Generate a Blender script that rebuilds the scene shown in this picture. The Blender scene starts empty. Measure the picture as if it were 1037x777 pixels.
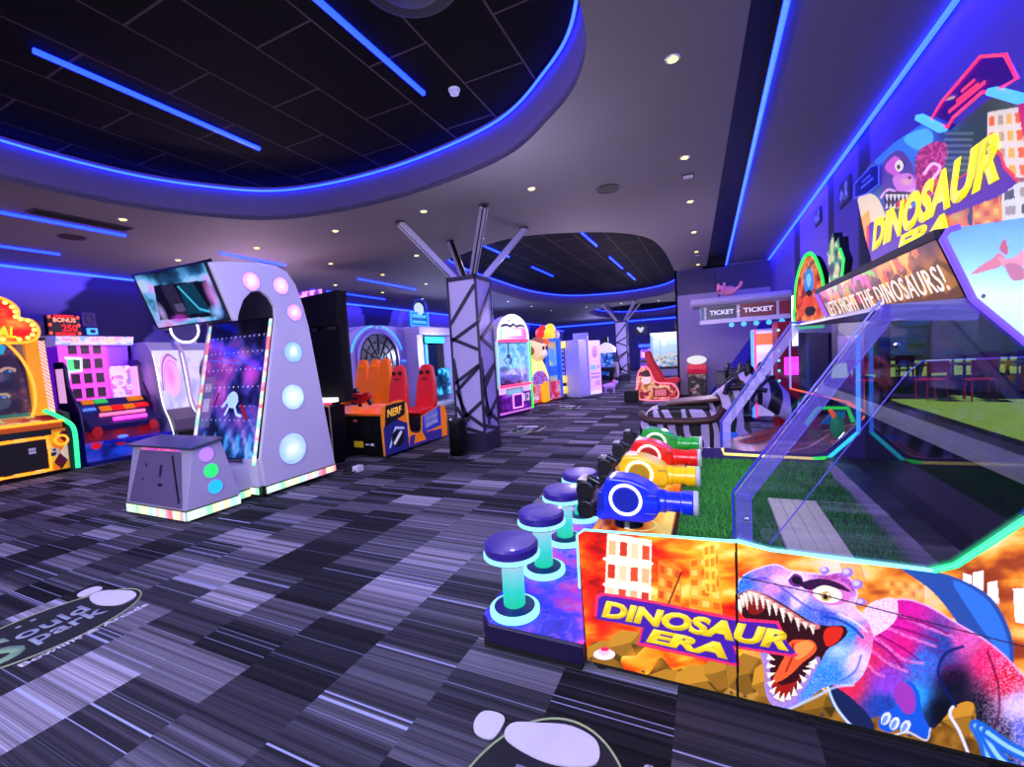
import bpy, bmesh, math, random
import numpy as np
from mathutils import Vector, Matrix
random.seed(7)
SC = bpy.context.scene
COL = SC.collection
PI = math.pi
# ------------------------------------------------------------------ camera model (measured from the photograph)
FPX, PCX, PCY, HC = 439.3, 518.5, 388.5, 1.5
CM = np.array([[0.91018918, 0.41006741, -0.05831276],
               [-0.02642977, -0.08299864, -0.99619912],
               [-0.41334867, 0.90827085, -0.06470648]])
def to_px(P):
    v = (np.asarray(P, float) - np.array([0, 0, HC])) @ CM.T
    return PCX + FPX * v[..., 0] / v[..., 2], PCY + FPX * v[..., 1] / v[..., 2]
def hit(px, py, axis, val):
    r = CM.T @ np.array([(px - PCX) / FPX, (py - PCY) / FPX, 1.0])
    o = np.array([0, 0, HC]); k = (val - o[axis]) / r[axis]
    return tuple(o + k * r)
# ------------------------------------------------------------------ materials
def lin(c):
    return tuple((x / 12.92 if x <= 0.04045 else ((x + 0.055) / 1.055) ** 2.4) for x in c)
MATS = {}
def mat(name, col=(.5, .5, .5), rough=.5, metal=0., emit=None, es=0., var=0., spec=.5, trans=0., alpha=1., coat=0., bump=0., scale=40.):
    """col/emit are display (sRGB) values; var adds a small procedural noise variation"""
    if name in MATS: return MATS[name]
    m = bpy.data.materials.new(name); m.use_nodes = True
    nt = m.node_tree; b = nt.nodes['Principled BSDF']
    c = (*lin(col), 1)
    b.inputs['Base Color'].default_value = c
    b.inputs['Roughness'].default_value = rough
    b.inputs['Metallic'].default_value = metal
    b.inputs['Specular IOR Level'].default_value = spec
    b.inputs['Transmission Weight'].default_value = trans
    b.inputs['Alpha'].default_value = alpha
    b.inputs['Coat Weight'].default_value = coat
    if emit is not None:
        b.inputs['Emission Color'].default_value = (*lin(emit), 1)
        b.inputs['Emission Strength'].default_value = es
    if var > 0 or bump > 0:
        tc = nt.nodes.new('ShaderNodeTexCoord'); n = nt.nodes.new('ShaderNodeTexNoise')
        n.inputs['Scale'].default_value = scale; n.inputs['Detail'].default_value = 4
        nt.links.new(tc.outputs['Object'], n.inputs['Vector'])
        if var > 0:
            mx = nt.nodes.new('ShaderNodeMix'); mx.data_type = 'RGBA'
            mx.inputs[6].default_value = tuple(max(0, x * (1 - var)) for x in c[:3]) + (1,)
            mx.inputs[7].default_value = tuple(min(1, x * (1 + var)) for x in c[:3]) + (1,)
            nt.links.new(n.outputs['Fac'], mx.inputs[0]); nt.links.new(mx.outputs[2], b.inputs['Base Color'])
        if bump > 0:
            bp = nt.nodes.new('ShaderNodeBump'); bp.inputs['Strength'].default_value = bump
            bp.inputs['Distance'].default_value = .01
            nt.links.new(n.outputs['Fac'], bp.inputs['Height']); nt.links.new(bp.outputs['Normal'], b.inputs['Normal'])
    MATS[name] = m
    return m
def neon(name, col, es=6., base=None):
    return mat(name, base or tuple(min(1, .5 + .5 * x) for x in col), .4, emit=col, es=es)
def glass(name, tint=(1, 1, 1), refl=.08, rough=.02):
    if name in MATS: return MATS[name]
    m = bpy.data.materials.new(name); m.use_nodes = True; nt = m.node_tree; nt.nodes.clear()
    o = nt.nodes.new('ShaderNodeOutputMaterial'); t = nt.nodes.new('ShaderNodeBsdfTransparent'); g = nt.nodes.new('ShaderNodeBsdfGlossy')
    mx = nt.nodes.new('ShaderNodeMixShader'); lw = nt.nodes.new('ShaderNodeLayerWeight'); ml = nt.nodes.new('ShaderNodeMath')
    lw.inputs['Blend'].default_value = .35; ml.operation = 'MULTIPLY_ADD'; ml.inputs[1].default_value = .14; ml.inputs[2].default_value = refl
    t.inputs['Color'].default_value = (*lin(tint), 1); g.inputs['Roughness'].default_value = rough
    nt.links.new(lw.outputs['Facing'], ml.inputs[0]); nt.links.new(ml.outputs[0], mx.inputs[0])
    nt.links.new(t.outputs[0], mx.inputs[1]); nt.links.new(g.outputs[0], mx.inputs[2]); nt.links.new(mx.outputs[0], o.inputs['Surface'])
    MATS[name] = m
    return m
def art_mat(es, rough=.35, spec=.4):
    name = 'printed_art_%d' % round(es * 100) + ('_gloss' if rough < .2 else '')
    if name in MATS: return MATS[name]
    m = bpy.data.materials.new(name); m.use_nodes = True; nt = m.node_tree; b = nt.nodes['Principled BSDF']
    a = nt.nodes.new('ShaderNodeAttribute'); a.attribute_name = 'Col'
    nt.links.new(a.outputs['Color'], b.inputs['Base Color'])
    if es > 0:
        nt.links.new(a.outputs['Color'], b.inputs['Emission Color']); b.inputs['Emission Strength'].default_value = es
    b.inputs['Roughness'].default_value = rough; b.inputs['Specular IOR Level'].default_value = spec
    MATS[name] = m
    return m
# ------------------------------------------------------------------ objects
WM = {}
def wm(o): return WM.get(o.name, Matrix.Identity(4))
def empty(name, loc, rz=0., rx=0., ry=0.):
    o = bpy.data.objects.new(name, None); COL.objects.link(o)
    o.location = loc; o.rotation_euler = (rx, ry, rz); o.empty_display_size = .1
    WM[o.name] = Matrix.LocRotScale(Vector(loc), o.rotation_euler, None)
    return o
def tag(o, label, cat, group=None, kind=None):
    if label: o['label'] = label
    if cat: o['category'] = cat
    if group: o['group'] = group
    if kind: o['kind'] = kind
    return o
def thing(name, label, cat, loc=(0, 0, 0), rz=0., group=None):
    return tag(empty(name, loc, rz), label, cat, group)
class B:
    """collects shapes into one bmesh"""
    def __init__(s): s.bm = bmesh.new(); s.mi = 0
    def _f(s, vs):
        try:
            f = s.bm.faces.new(vs); f.material_index = s.mi; return f
        except ValueError: return None
    def box(s, x0, x1, y0, y1, z0, z1):
        v = [s.bm.verts.new(p) for p in ((x0, y0, z0), (x1, y0, z0), (x1, y1, z0), (x0, y1, z0), (x0, y0, z1), (x1, y0, z1), (x1, y1, z1), (x0, y1, z1))]
        for q in ((0, 3, 2, 1), (4, 5, 6, 7), (0, 1, 5, 4), (1, 2, 6, 5), (2, 3, 7, 6), (3, 0, 4, 7)): s._f([v[i] for i in q])
        return s
    def bar(s, p0, p1, w, h, up=(0, 0, 1)):
        p0, p1 = Vector(p0), Vector(p1); d = (p1 - p0).normalized(); u = Vector(up)
        sd = d.cross(u)
        if sd.length < 1e-4: sd = d.cross(Vector((1, 0, 0)))
        sd.normalize(); u = sd.cross(d).normalized()
        v = []
        for p in (p0, p1):
            for a, b in ((-1, -1), (1, -1), (1, 1), (-1, 1)): v.append(s.bm.verts.new(p + sd * a * w / 2 + u * b * h / 2))
        for q in ((0, 1, 2, 3), (7, 6, 5, 4), (0, 4, 5, 1), (1, 5, 6, 2), (2, 6, 7, 3), (3, 7, 4, 0)): s._f([v[i] for i in q])
        return s
    def prism(s, pts, axis, a, b):
        """polygon in the two other coordinates, extruded along axis from a to b"""
        def P(p, t):
            if axis == 0: return (t, p[0], p[1])
            if axis == 1: return (p[0], t, p[1])
            return (p[0], p[1], t)
        A = [s.bm.verts.new(P(p, a)) for p in pts]; Bv = [s.bm.verts.new(P(p, b)) for p in pts]
        n = len(pts)
        s._f(A[::-1]); s._f(Bv)
        for i in range(n): s._f([A[i], A[(i + 1) % n], Bv[(i + 1) % n], Bv[i]])
        return s
    def cyl(s, p0, p1, r0, r1=None, n=24):
        r1 = r0 if r1 is None else r1
        p0, p1 = Vector(p0), Vector(p1); d = (p1 - p0).normalized()
        a = d.orthogonal().normalized(); b = d.cross(a)
        rings = []
        for p, r in ((p0, r0), (p1, r1)):
            rings.append([s.bm.verts.new(p + (a * math.cos(2 * PI * i / n) + b * math.sin(2 * PI * i / n)) * max(r, 1e-4)) for i in range(n)])
        s._f(rings[0][::-1]); s._f(rings[1])
        for i in range(n): s._f([rings[0][i], rings[0][(i + 1) % n], rings[1][(i + 1) % n], rings[1][i]])
        return s
    def lathe(s, prof, c=(0, 0, 0), axis=(0, 0, 1), n=28):
        c, d = Vector(c), Vector(axis).normalized(); a = d.orthogonal().normalized(); b = d.cross(a)
        rings = []
        for r, z in prof:
            rings.append([s.bm.verts.new(c + d * z + (a * math.cos(2 * PI * i / n) + b * math.sin(2 * PI * i / n)) * max(r, 1e-4)) for i in range(n)])
        for k in range(len(rings) - 1):
            for i in range(n): s._f([rings[k][i], rings[k][(i + 1) % n], rings[k + 1][(i + 1) % n], rings[k + 1][i]])
        s._f(rings[0][::-1]); s._f(rings[-1])
        return s
    def tube(s, pts, r, n=8, closed=False):
        pts = [Vector(p) for p in pts]; m = len(pts); rings = []; prev = None
        for i, p in enumerate(pts):
            if closed: d = (pts[(i + 1) % m] - pts[i - 1]).normalized()
            else: d = (pts[min(i + 1, m - 1)] - pts[max(i - 1, 0)]).normalized()
            if prev is None: a = d.orthogonal().normalized()
            else:
                a = prev - d * prev.dot(d)
                a = a.normalized() if a.length > 1e-5 else d.orthogonal().normalized()
            prev = a; b = d.cross(a); rr = r[i] if isinstance(r, (list, tuple)) else r
            rings.append([s.bm.verts.new(p + (a * math.cos(2 * PI * k / n) + b * math.sin(2 * PI * k / n)) * rr) for k in range(n)])
        for i in range(m if closed else m - 1):
            A, C = rings[i], rings[(i + 1) % m]
            for k in range(n): s._f([A[k], A[(k + 1) % n], C[(k + 1) % n], C[k]])
        if not closed: s._f(rings[0][::-1]); s._f(rings[-1])
        return s
    def sph(s, c, r, n=16, m=10):
        if not isinstance(r, (list, tuple)): r = (r, r, r)
        rings = []
        for j in range(1, m):
            t = PI * j / m
            rings.append([s.bm.verts.new((c[0] + r[0] * math.sin(t) * math.cos(2 * PI * i / n), c[1] + r[1] * math.sin(t) * math.sin(2 * PI * i / n), c[2] - r[2] * math.cos(t))) for i in range(n)])
        t0 = s.bm.verts.new((c[0], c[1], c[2] - r[2])); t1 = s.bm.verts.new((c[0], c[1], c[2] + r[2]))
        for i in range(n):
            s._f([t0, rings[0][(i + 1) % n], rings[0][i]]); s._f([t1, rings[-1][i], rings[-1][(i + 1) % n]])
            for j in range(m - 2): s._f([rings[j][i], rings[j][(i + 1) % n], rings[j + 1][(i + 1) % n], rings[j + 1][i]])
        return s
    def ring(s, c, axis, R, r, n=36, k=8):
        c, d = Vector(c), Vector(axis).normalized(); a = d.orthogonal().normalized(); b = d.cross(a)
        return s.tube([c + (a * math.cos(2 * PI * i / n) + b * math.sin(2 * PI * i / n)) * R for i in range(n)], r, k, True)
    def disc(s, c, axis, R, th, n=36):
        c = Vector(c); d = Vector(axis).normalized()
        return s.cyl(c, c + d * th, R, R, n)
    def quad(s, *p): s._f([s.bm.verts.new(q) for q in p]); return s
def obj(name, b, m, parent=None, world=False, bevel=0., smooth=False, sub=0, seg=2):
    bm = b.bm if isinstance(b, B) else b
    bmesh.ops.recalc_face_normals(bm, faces=bm.faces)
    if parent is not None and world: bm.transform(wm(parent).inverted())
    me = bpy.data.meshes.new(name); bm.to_mesh(me); bm.free()
    for mm in (m if isinstance(m, (list, tuple)) else [m]): me.materials.append(mm)
    o = bpy.data.objects.new(name, me); COL.objects.link(o)
    if parent is not None:
        o.parent = parent; WM[o.name] = wm(parent)
    if smooth:
        for p in me.polygons: p.use_smooth = True
        if smooth == 'auto':
            try: me.set_sharp_from_angle(angle=math.radians(35))
            except Exception: pass
    if bevel:
        md = o.modifiers.new('bevel', 'BEVEL'); md.width = bevel; md.segments = seg; md.limit_method = 'ANGLE'; md.angle_limit = .6
    if sub:
        md = o.modifiers.new('sub', 'SUBSURF'); md.levels = sub; md.render_levels = sub
    return o
def struct(name, b, m, **k):
    o = obj(name, b, m, **k); o['kind'] = 'structure'; return o
def part(name, b, m, parent, **k): return obj(name, b, m, parent, **k)
def text(name, s, m, parent=None, o=(0, 0, 0), x=(1, 0, 0), up=(0, 0, 1), w=None, h=.1, depth=.004, shear=0., bold=0., world=False, spacing=1.):
    """flat raised lettering: o = lower left corner, x / up = reading directions, fitted to width w and height h"""
    cu = bpy.data.curves.new(name, 'FONT'); cu.body = s; cu.offset = bold; cu.shear = shear; cu.extrude = .0; cu.resolution_u = 3; cu.space_character = spacing
    t = bpy.data.objects.new('tmp_text', cu); COL.objects.link(t)
    bpy.context.view_layer.update()
    me = bpy.data.meshes.new_from_object(t.evaluated_get(bpy.context.evaluated_depsgraph_get()))
    bpy.data.objects.remove(t); bpy.data.curves.remove(cu)
    bm = bmesh.new(); bm.from_mesh(me); bpy.data.meshes.remove(me)
    xs = [v.co.x for v in bm.verts]; ys = [v.co.y for v in bm.verts]
    x0, x1, y0, y1 = min(xs), max(xs), min(ys), max(ys)
    sy = h / (y1 - y0); sx = (w / (x1 - x0)) if w else sy
    X, U = Vector(x).normalized(), Vector(up).normalized(); N = X.cross(U).normalized(); O = Vector(o)
    r = bmesh.ops.extrude_face_region(bm, geom=bm.faces[:])
    top = {g for g in r['geom'] if isinstance(g, bmesh.types.BMVert)}
    for v in bm.verts:
        z = depth if v in top else 0.
        v.co = O + X * ((v.co.x - x0) * sx) + U * ((v.co.y - y0) * sy) + N * z
    return obj(name, bm, m, parent, world=world)
# ------------------------------------------------------------------ painting printed graphics into vertex colours
def inpoly(x, y, pts):
    ins = np.zeros(x.shape, bool); n = len(pts)
    for i in range(n):
        x0, y0 = pts[i]; x1, y1 = pts[(i + 1) % n]
        if y0 == y1: continue
        c = ((y0 > y) != (y1 > y)) & (x < (x1 - x0) * (y - y0) / (y1 - y0) + x0)
        ins ^= c
    return ins
def smooth_poly(pts, k=6):
    """closed Catmull-Rom through pts"""
    n = len(pts); out = []
    for i in range(n):
        p0, p1, p2, p3 = (np.array(pts[(i + j - 1) % n], float) for j in range(4))
        for q in range(k):
            t = q / k
            out.append(tuple(.5 * ((2 * p1) + (-p0 + p2) * t + (2 * p0 - 5 * p1 + 4 * p2 - p3) * t * t + (-p0 + 3 * p1 - 3 * p2 + p3) * t ** 3)))
    return out
def smooth_line(pts, k=6):
    n = len(pts); out = []
    for i in range(n - 1):
        p0, p1, p2, p3 = (np.array(pts[min(max(i + j - 1, 0), n - 1)], float) for j in range(4))
        for q in range(k):
            t = q / k
            out.append(tuple(.5 * ((2 * p1) + (-p0 + p2) * t + (2 * p0 - 5 * p1 + 4 * p2 - p3) * t * t + (-p0 + 3 * p1 - 3 * p2 + p3) * t ** 3)))
    out.append(tuple(pts[-1])); return out
def _hash(ix, iy, s):
    h = (ix.astype(np.int64) * 374761393 + iy.astype(np.int64) * 668265263 + s * 1442695041) & 0x7fffffff
    h = ((h ^ (h >> 13)) * 1274126177) & 0x7fffffff
    return ((h ^ (h >> 16)) & 0xffff) / 65535.
def vnoise(x, y, s=0):
    ix, iy = np.floor(x), np.floor(y); fx, fy = x - ix, y - iy
    fx = fx * fx * (3 - 2 * fx); fy = fy * fy * (3 - 2 * fy)
    a, b, c, d = _hash(ix, iy, s), _hash(ix + 1, iy, s), _hash(ix, iy + 1, s), _hash(ix + 1, iy + 1, s)
    return (a * (1 - fx) + b * fx) * (1 - fy) + (c * (1 - fx) + d * fx) * fy
def fbm(x, y, s=0, o=4):
    t = np.zeros(x.shape); w = .5; tot = 0
    for i in range(o):
        t += w * vnoise(x * 2 ** i, y * 2 ** i, s + i); tot += w; w *= .5
    return t / tot
class Cv:
    def __init__(s, x, y): s.x, s.y = x, y; s.c = np.zeros((len(x), 3))
    def put(s, m, col, a=1.):
        m = np.asarray(m, float) * a
        col = np.asarray(col, float)
        s.c = s.c * (1 - m[:, None]) + (col if col.ndim == 2 else col[None, :]) * m[:, None]
    def fill(s, col): s.put(np.ones(len(s.x)), col)
    def poly(s, pts, col, a=1.): s.put(inpoly(s.x, s.y, pts), col, a)
    def blob(s, pts, col, a=1.): s.put(inpoly(s.x, s.y, smooth_poly(pts)), col, a)
    def ell(s, cx, cy, rx, ry, col, ang=0., a=1.):
        dx, dy = s.x - cx, s.y - cy; c, n = math.cos(ang), math.sin(ang)
        s.put(((dx * c + dy * n) / rx) ** 2 + ((-dx * n + dy * c) / ry) ** 2 < 1, col, a)
    def soft(s, cx, cy, rx, ry, col, a=1.):
        s.put(np.clip(1 - (((s.x - cx) / rx) ** 2 + ((s.y - cy) / ry) ** 2), 0, 1), col, a)
    def rect(s, x0, y0, x1, y1, col, a=1.): s.put((s.x > x0) & (s.x < x1) & (s.y > y0) & (s.y < y1), col, a)
    def line(s, pts, w, col, a=1.):
        d = np.full(len(s.x), 1e9)
        for (x0, y0), (x1, y1) in zip(pts[:-1], pts[1:]):
            L = (x1 - x0) ** 2 + (y1 - y0) ** 2 + 1e-12
            t = np.clip(((s.x - x0) * (x1 - x0) + (s.y - y0) * (y1 - y0)) / L, 0, 1)
            d = np.minimum(d, np.hypot(s.x - x0 - t * (x1 - x0), s.y - y0 - t * (y1 - y0)))
        s.put(np.clip((w - d) / (w * .35) + .5, 0, 1) * (d < w * 1.2), col, a)
    def idw(s, ctrl, p=2.6):
        num = np.zeros((len(s.x), 3)); den = np.zeros(len(s.x))
        for (cx, cy, col) in ctrl:
            w = 1. / ((s.x - cx) ** 2 + (s.y - cy) ** 2 + 1e-6) ** (p / 2)
            num += w[:, None] * np.asarray(col)[None, :]; den += w
        return num / den[:, None]
    def ramp(s, t, stops):
        t = np.clip(t, 0, 1); return np.stack([np.interp(t, [a for a, _ in stops], [c[i] for _, c in stops]) for i in range(3)], 1)
    def noise(s, sx, sy, seed=0, o=4): return fbm(s.x * sx, s.y * sy, seed, o)
def art(name, corners, nx, ny, paint, parent=None, es=.6, clip=None, world=False, rough=.35, mapto=None):
    """a printed graphic: grid over the quad corners (bl, br, tr, tl); paint(cv) colours it. cv.x, cv.y run in metres from bl,
    or in the coordinates mapto(P) returns"""
    bl, br, tr, tl = (np.array(c, float) for c in corners)
    u, v = np.meshgrid(np.linspace(0, 1, nx + 1), np.linspace(0, 1, ny + 1)); u, v = u.ravel(), v.ravel()
    P = bl * ((1 - u) * (1 - v))[:, None] + br * (u * (1 - v))[:, None] + tr * (u * v)[:, None] + tl * ((1 - u) * v)[:, None]
    if mapto is not None: X, Y = mapto(P)
    else: X, Y = u * np.linalg.norm(br - bl), v * np.linalg.norm(tl - bl)
    cv = Cv(X, Y); paint(cv); c = np.clip(cv.c, 0, 1)
    c = np.where(c <= .04045, c / 12.92, ((c + .055) / 1.055) ** 2.4)
    I = (np.arange(ny)[:, None] * (nx + 1) + np.arange(nx)[None, :]).ravel()
    F = np.stack([I, I + 1, I + nx + 2, I + nx + 1], 1)
    if clip is not None:
        k = clip((X[F[:, 0]] + X[F[:, 2]]) / 2, (Y[F[:, 0]] + Y[F[:, 2]]) / 2); F = F[k]
        used = np.unique(F); rm = np.zeros(len(P), int); rm[used] = np.arange(len(used)); F = rm[F]; P = P[used]; c = c[used]
    if parent is not None and world:
        Mi = np.array(wm(parent).inverted()); P = P @ Mi[:3, :3].T + Mi[:3, 3]
    me = bpy.data.meshes.new(name); me.vertices.add(len(P)); me.vertices.foreach_set('co', P.astype(np.float32).ravel())
    me.loops.add(F.size); me.loops.foreach_set('vertex_index', F.astype(np.int32).ravel())
    me.polygons.add(len(F)); me.polygons.foreach_set('loop_start', np.arange(0, F.size, 4, dtype=np.int32)); me.polygons.foreach_set('loop_total', np.full(len(F), 4, np.int32))
    me.update(calc_edges=True); me.validate()
    at = me.color_attributes.new('Col', 'FLOAT_COLOR', 'POINT')
    at.data.foreach_set('color', np.concatenate([c, np.ones((len(c), 1))], 1).astype(np.float32).ravel())
    me.materials.append(art_mat(es, rough))
    o = bpy.data.objects.new(name, me); COL.objects.link(o)
    if parent is not None: o.parent = parent; WM[o.name] = wm(parent)
    return o
def lamp(name, kind, loc, energy, col=(1, 1, 1), rot=None, to=None, size=.1, size_y=None, spot=None, blend=.6, radius=None):
    l = bpy.data.lights.new(name, kind); l.energy = energy; l.color = lin(col)
    if kind == 'AREA':
        l.size = size
        if size_y: l.shape = 'RECTANGLE'; l.size_y = size_y
    if kind == 'SPOT': l.spot_size = spot or 1.6; l.spot_blend = blend
    if kind in ('SPOT', 'POINT'): l.shadow_soft_size = radius or size
    o = bpy.data.objects.new(name, l); COL.objects.link(o); o.location = loc
    if to is not None: o.rotation_euler = (Vector(to) - Vector(loc)).to_track_quat('-Z', 'Y').to_euler()
    elif rot is not None: o.rotation_euler = rot
    return o
# ================================================================== shared materials
def led(name, disp, boost=8.):
    if name in MATS: return MATS[name]
    m = mat(name, tuple(.3 + .6 * x for x in disp), .4, emit=(1, 1, 1), es=1.)
    l = lin(disp); c = [a * (boost if d > .9 else 1.) for a, d in zip(l, disp)]
    k = max(c); b = m.node_tree.nodes['Principled BSDF']
    b.inputs['Base Color'].default_value = (.02, .02, .02, 1)
    b.inputs['Emission Color'].default_value = (*[x / k for x in c], 1); b.inputs['Emission Strength'].default_value = k
    return m
BLUE = led('led_blue', (.36, .66, 1.), 22)
BLUE_FAR = led('led_blue_tube', (.25, .50, 1.), 18)
CYAN = led('led_cyan', (.25, .93, .95), 2.0)
SKYB = led('led_sky', (.35, .85, 1.), 3.)
MAG = led('led_magenta', (1., .35, .95), 3.)
PINK = led('led_pink', (1., .28, .62), 3.)
VIO = led('led_violet', (.62, .36, 1.), 3.)
YEL = led('led_yellow', (1., .86, .18), 2.4)
ORA = led('led_orange', (1., .55, .12), 2.4)
GRN = led('led_green', (.22, .95, .38), 2.)
TEAL = led('led_teal', (.25, .95, .80), 2.2)
RED = led('led_red', (1., .16, .12), 2.4)
WHT = led('led_white', (1., .98, 1.), 2.2)
WARM = led('downlight_warm', (1., .93, .84), 5.)
BLACK = mat('black_plastic', (.035, .035, .045), .35)
BLACKM = mat('matte_black', (.02, .02, .026), .7)
DGREY = mat('dark_grey', (.12, .12, .15), .5)
GREY = mat('mid_grey', (.45, .45, .5), .5)
WHITE = mat('white_laminate', (.86, .85, .9), .35, var=.03)
LILAC = mat('lilac_laminate', (.72, .68, .86), .35, var=.03)
CHROME = mat('polished_chrome', (.75, .73, .8), .18, 1.)
STEEL = mat('brushed_steel', (.5, .5, .56), .35, 1.)
CLEAR = glass('clear_acrylic', (.97, .97, 1.), .06)
# ================================================================== carpet
def carpet():
    m = bpy.data.materials.new('striped_carpet_tiles'); m.use_nodes = True; nt = m.node_tree; L = nt.links; N = nt.nodes
    b = N['Principled BSDF']; b.inputs['Roughness'].default_value = .95; b.inputs['Specular IOR Level'].default_value = .15
    def nd(t, **k):
        n = N.new(t)
        for a, v in k.items(): setattr(n, a, v)
        return n
    def math_(op, a, bb=None, c=None):
        n = nd('ShaderNodeMath', operation=op)
        for i, v in enumerate((a, bb, c)):
            if v is None: continue
            if isinstance(v, (int, float)): n.inputs[i].default_value = v
            else: L.new(v, n.inputs[i])
        return n.outputs[0]
    tc = nd('ShaderNodeTexCoord'); sp = nd('ShaderNodeSeparateXYZ'); L.new(tc.outputs['Object'], sp.inputs[0])
    x, y = sp.outputs[0], sp.outputs[1]
    col = math_('FLOOR', math_('MULTIPLY_ADD', x, 2., .32))                # tiles half a metre wide
    wn = nd('ShaderNodeTexWhiteNoise', noise_dimensions='1D'); L.new(col, wn.inputs['W'])
    yo = math_('ADD', math_('MULTIPLY', y, 4.), math_('MULTIPLY', wn.outputs['Value'], 3.))
    row = math_('FLOOR', yo)
    cid = nd('ShaderNodeCombineXYZ'); L.new(col, cid.inputs[0]); L.new(row, cid.inputs[1])
    w2 = nd('ShaderNodeTexWhiteNoise', noise_dimensions='2D'); L.new(cid.outputs[0], w2.inputs['Vector'])
    # stripes run along X: noise sampled in y only, offset per tile
    def stripes(scale, off, det=2.):
        cv = nd('ShaderNodeCombineXYZ'); L.new(math_('MULTIPLY', y, scale), cv.inputs[0]); L.new(math_('MULTIPLY_ADD', w2.outputs['Value'], 37., off), cv.inputs[1])
        n = nd('ShaderNodeTexNoise'); n.inputs['Scale'].default_value = 1.; n.inputs['Detail'].default_value = det
        L.new(cv.outputs[0], n.inputs['Vector']); return n.outputs['Fac']
    tone = nd('ShaderNodeValToRGB'); cr = tone.color_ramp; cr.interpolation = 'CONSTANT'
    cols = [(0., (.11, .108, .13)), (.26, (.19, .185, .215)), (.5, (.275, .268, .305)), (.70, (.37, .36, .40)), (.88, (.49, .475, .52))]
    while len(cr.elements) < len(cols): cr.elements.new(.5)
    for e, (p, c) in zip(cr.elements, cols): e.position = p; e.color = (*lin(c), 1)
    L.new(w2.outputs['Value'], tone.inputs[0])
    s1 = nd('ShaderNodeMapRange'); s1.inputs[1].default_value = .36; s1.inputs[2].default_value = .64; s1.inputs[3].default_value = .45; s1.inputs[4].default_value = 1.6
    L.new(stripes(26., 3.), s1.inputs[0])
    fine = nd('ShaderNodeMapRange'); fine.inputs[1].default_value = .35; fine.inputs[2].default_value = .65; fine.inputs[3].default_value = .72; fine.inputs[4].default_value = 1.28
    L.new(stripes(170., 11., 1.), fine.inputs[0])
    mul = nd('ShaderNodeVectorMath', operation='SCALE'); L.new(tone.outputs[0], mul.inputs[0]); L.new(math_('MULTIPLY', s1.outputs[0], fine.outputs[0]), mul.inputs['Scale'])
    # thin pale yarn lines
    ln = nd('ShaderNodeMapRange'); ln.inputs[1].default_value = .655; ln.inputs[2].default_value = .70; L.new(stripes(58., 23., 1.), ln.inputs[0])
    mx = nd('ShaderNodeMix', data_type='RGBA'); L.new(math_('MULTIPLY', ln.outputs[0], .8), mx.inputs[0]); L.new(mul.outputs[0], mx.inputs[6]); mx.inputs[7].default_value = (*lin((.66, .70, .84)), 1)
    pile = nd('ShaderNodeTexNoise'); pile.inputs['Scale'].default_value = 420.; L.new(tc.outputs['Object'], pile.inputs['Vector'])
    pm = nd('ShaderNodeMapRange'); pm.inputs[3].default_value = .6; pm.inputs[4].default_value = 1.4; L.new(pile.outputs['Fac'], pm.inputs[0])
    fin = nd('ShaderNodeVectorMath', operation='SCALE'); L.new(mx.outputs[2], fin.inputs[0]); L.new(pm.outputs[0], fin.inputs['Scale'])
    L.new(fin.outputs[0], b.inputs['Base Color'])
    return m
XL, XR, YF, YB, ZC, ZU = -11.1, 1.52, -4.0, 33.0, 3.6, 4.05
struct('floor', B().box(XL - .2, XR + .2, YF - .2, YB + .2, -.1, 0), carpet())
# ================================================================== ceiling: soffit with three free-form recesses
REC = [smooth_poly([(-.64, 2.6), (-.78, 3.3), (-1.19, 3.83), (-2.07, 4.42), (-3.76, 4.68), (-5.36, 4.46), (-6.13, 3.75), (-6.5, 2.85), (-6.5, 1.6), (-6.1, -.2), (-4.6, -1.5), (-2.6, -1.7), (-1.1, -.9), (-.62, .8)], 8),
       smooth_poly([(-.86, 9.8), (-.8, 12.4), (-.85, 16.7), (-1.6, 18.9), (-3.4, 19.8), (-5.4, 19.0), (-6.3, 16.6), (-6.3, 13.), (-6.1, 10.3), (-5.5, 8.5), (-4.4, 7.75), (-3.1, 7.3), (-1.85, 7.8), (-1.12, 8.6)], 8),
       smooth_poly([(-1.0, 22.4), (-.9, 25.), (-1.2, 28.), (-2.6, 30.2), (-4.4, 30.6), (-5.9, 28.6), (-6.1, 25.), (-5.4, 22.6), (-3.3, 21.6)], 8)]
def filled(outer, holes, z, name, m, thick=.03):
    cu = bpy.data.curves.new(name, 'CURVE'); cu.dimensions = '2D'; cu.fill_mode = 'BOTH'
    for pts in [outer] + holes:
        s = cu.splines.new('POLY'); s.points.add(len(pts) - 1); s.use_cyclic_u = True
        for p, q in zip(s.points, pts): p.co = (q[0], q[1], 0, 1)
    t = bpy.data.objects.new('tmp_fill', cu); COL.objects.link(t); bpy.context.view_layer.update()
    me = bpy.data.meshes.new_from_object(t.evaluated_get(bpy.context.evaluated_depsgraph_get()))
    bpy.data.objects.remove(t); bpy.data.curves.remove(cu)
    bm = bmesh.new(); bm.from_mesh(me); bpy.data.meshes.remove(me)
    bmesh.ops.remove_doubles(bm, verts=bm.verts, dist=1e-4)
    r = bmesh.ops.extrude_face_region(bm, geom=bm.faces[:])
    for g in r['geom']:
        if isinstance(g, bmesh.types.BMVert): g.co.z += thick
    for v in bm.verts: v.co.z += z
    o = obj(name, bm, m); o['kind'] = 'structure'; return o
SOFFIT = mat('grey_soffit_paint', (.455, .435, .45), .75, var=.05, scale=3.)
DARKC = mat('black_slot_paint', (.03, .027, .036), .8)
filled([(XL, YF), (.44, YF), (.30, 3.2), (.02, 13.2), (-.8, 13.2), (-.8, YB), (XL, YB)], REC, ZC, 'ceiling', SOFFIT, .06)
struct('ceiling_right', B().box(.50, XR, YF, 13.2, ZC, ZC + .06), SOFFIT)
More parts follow.
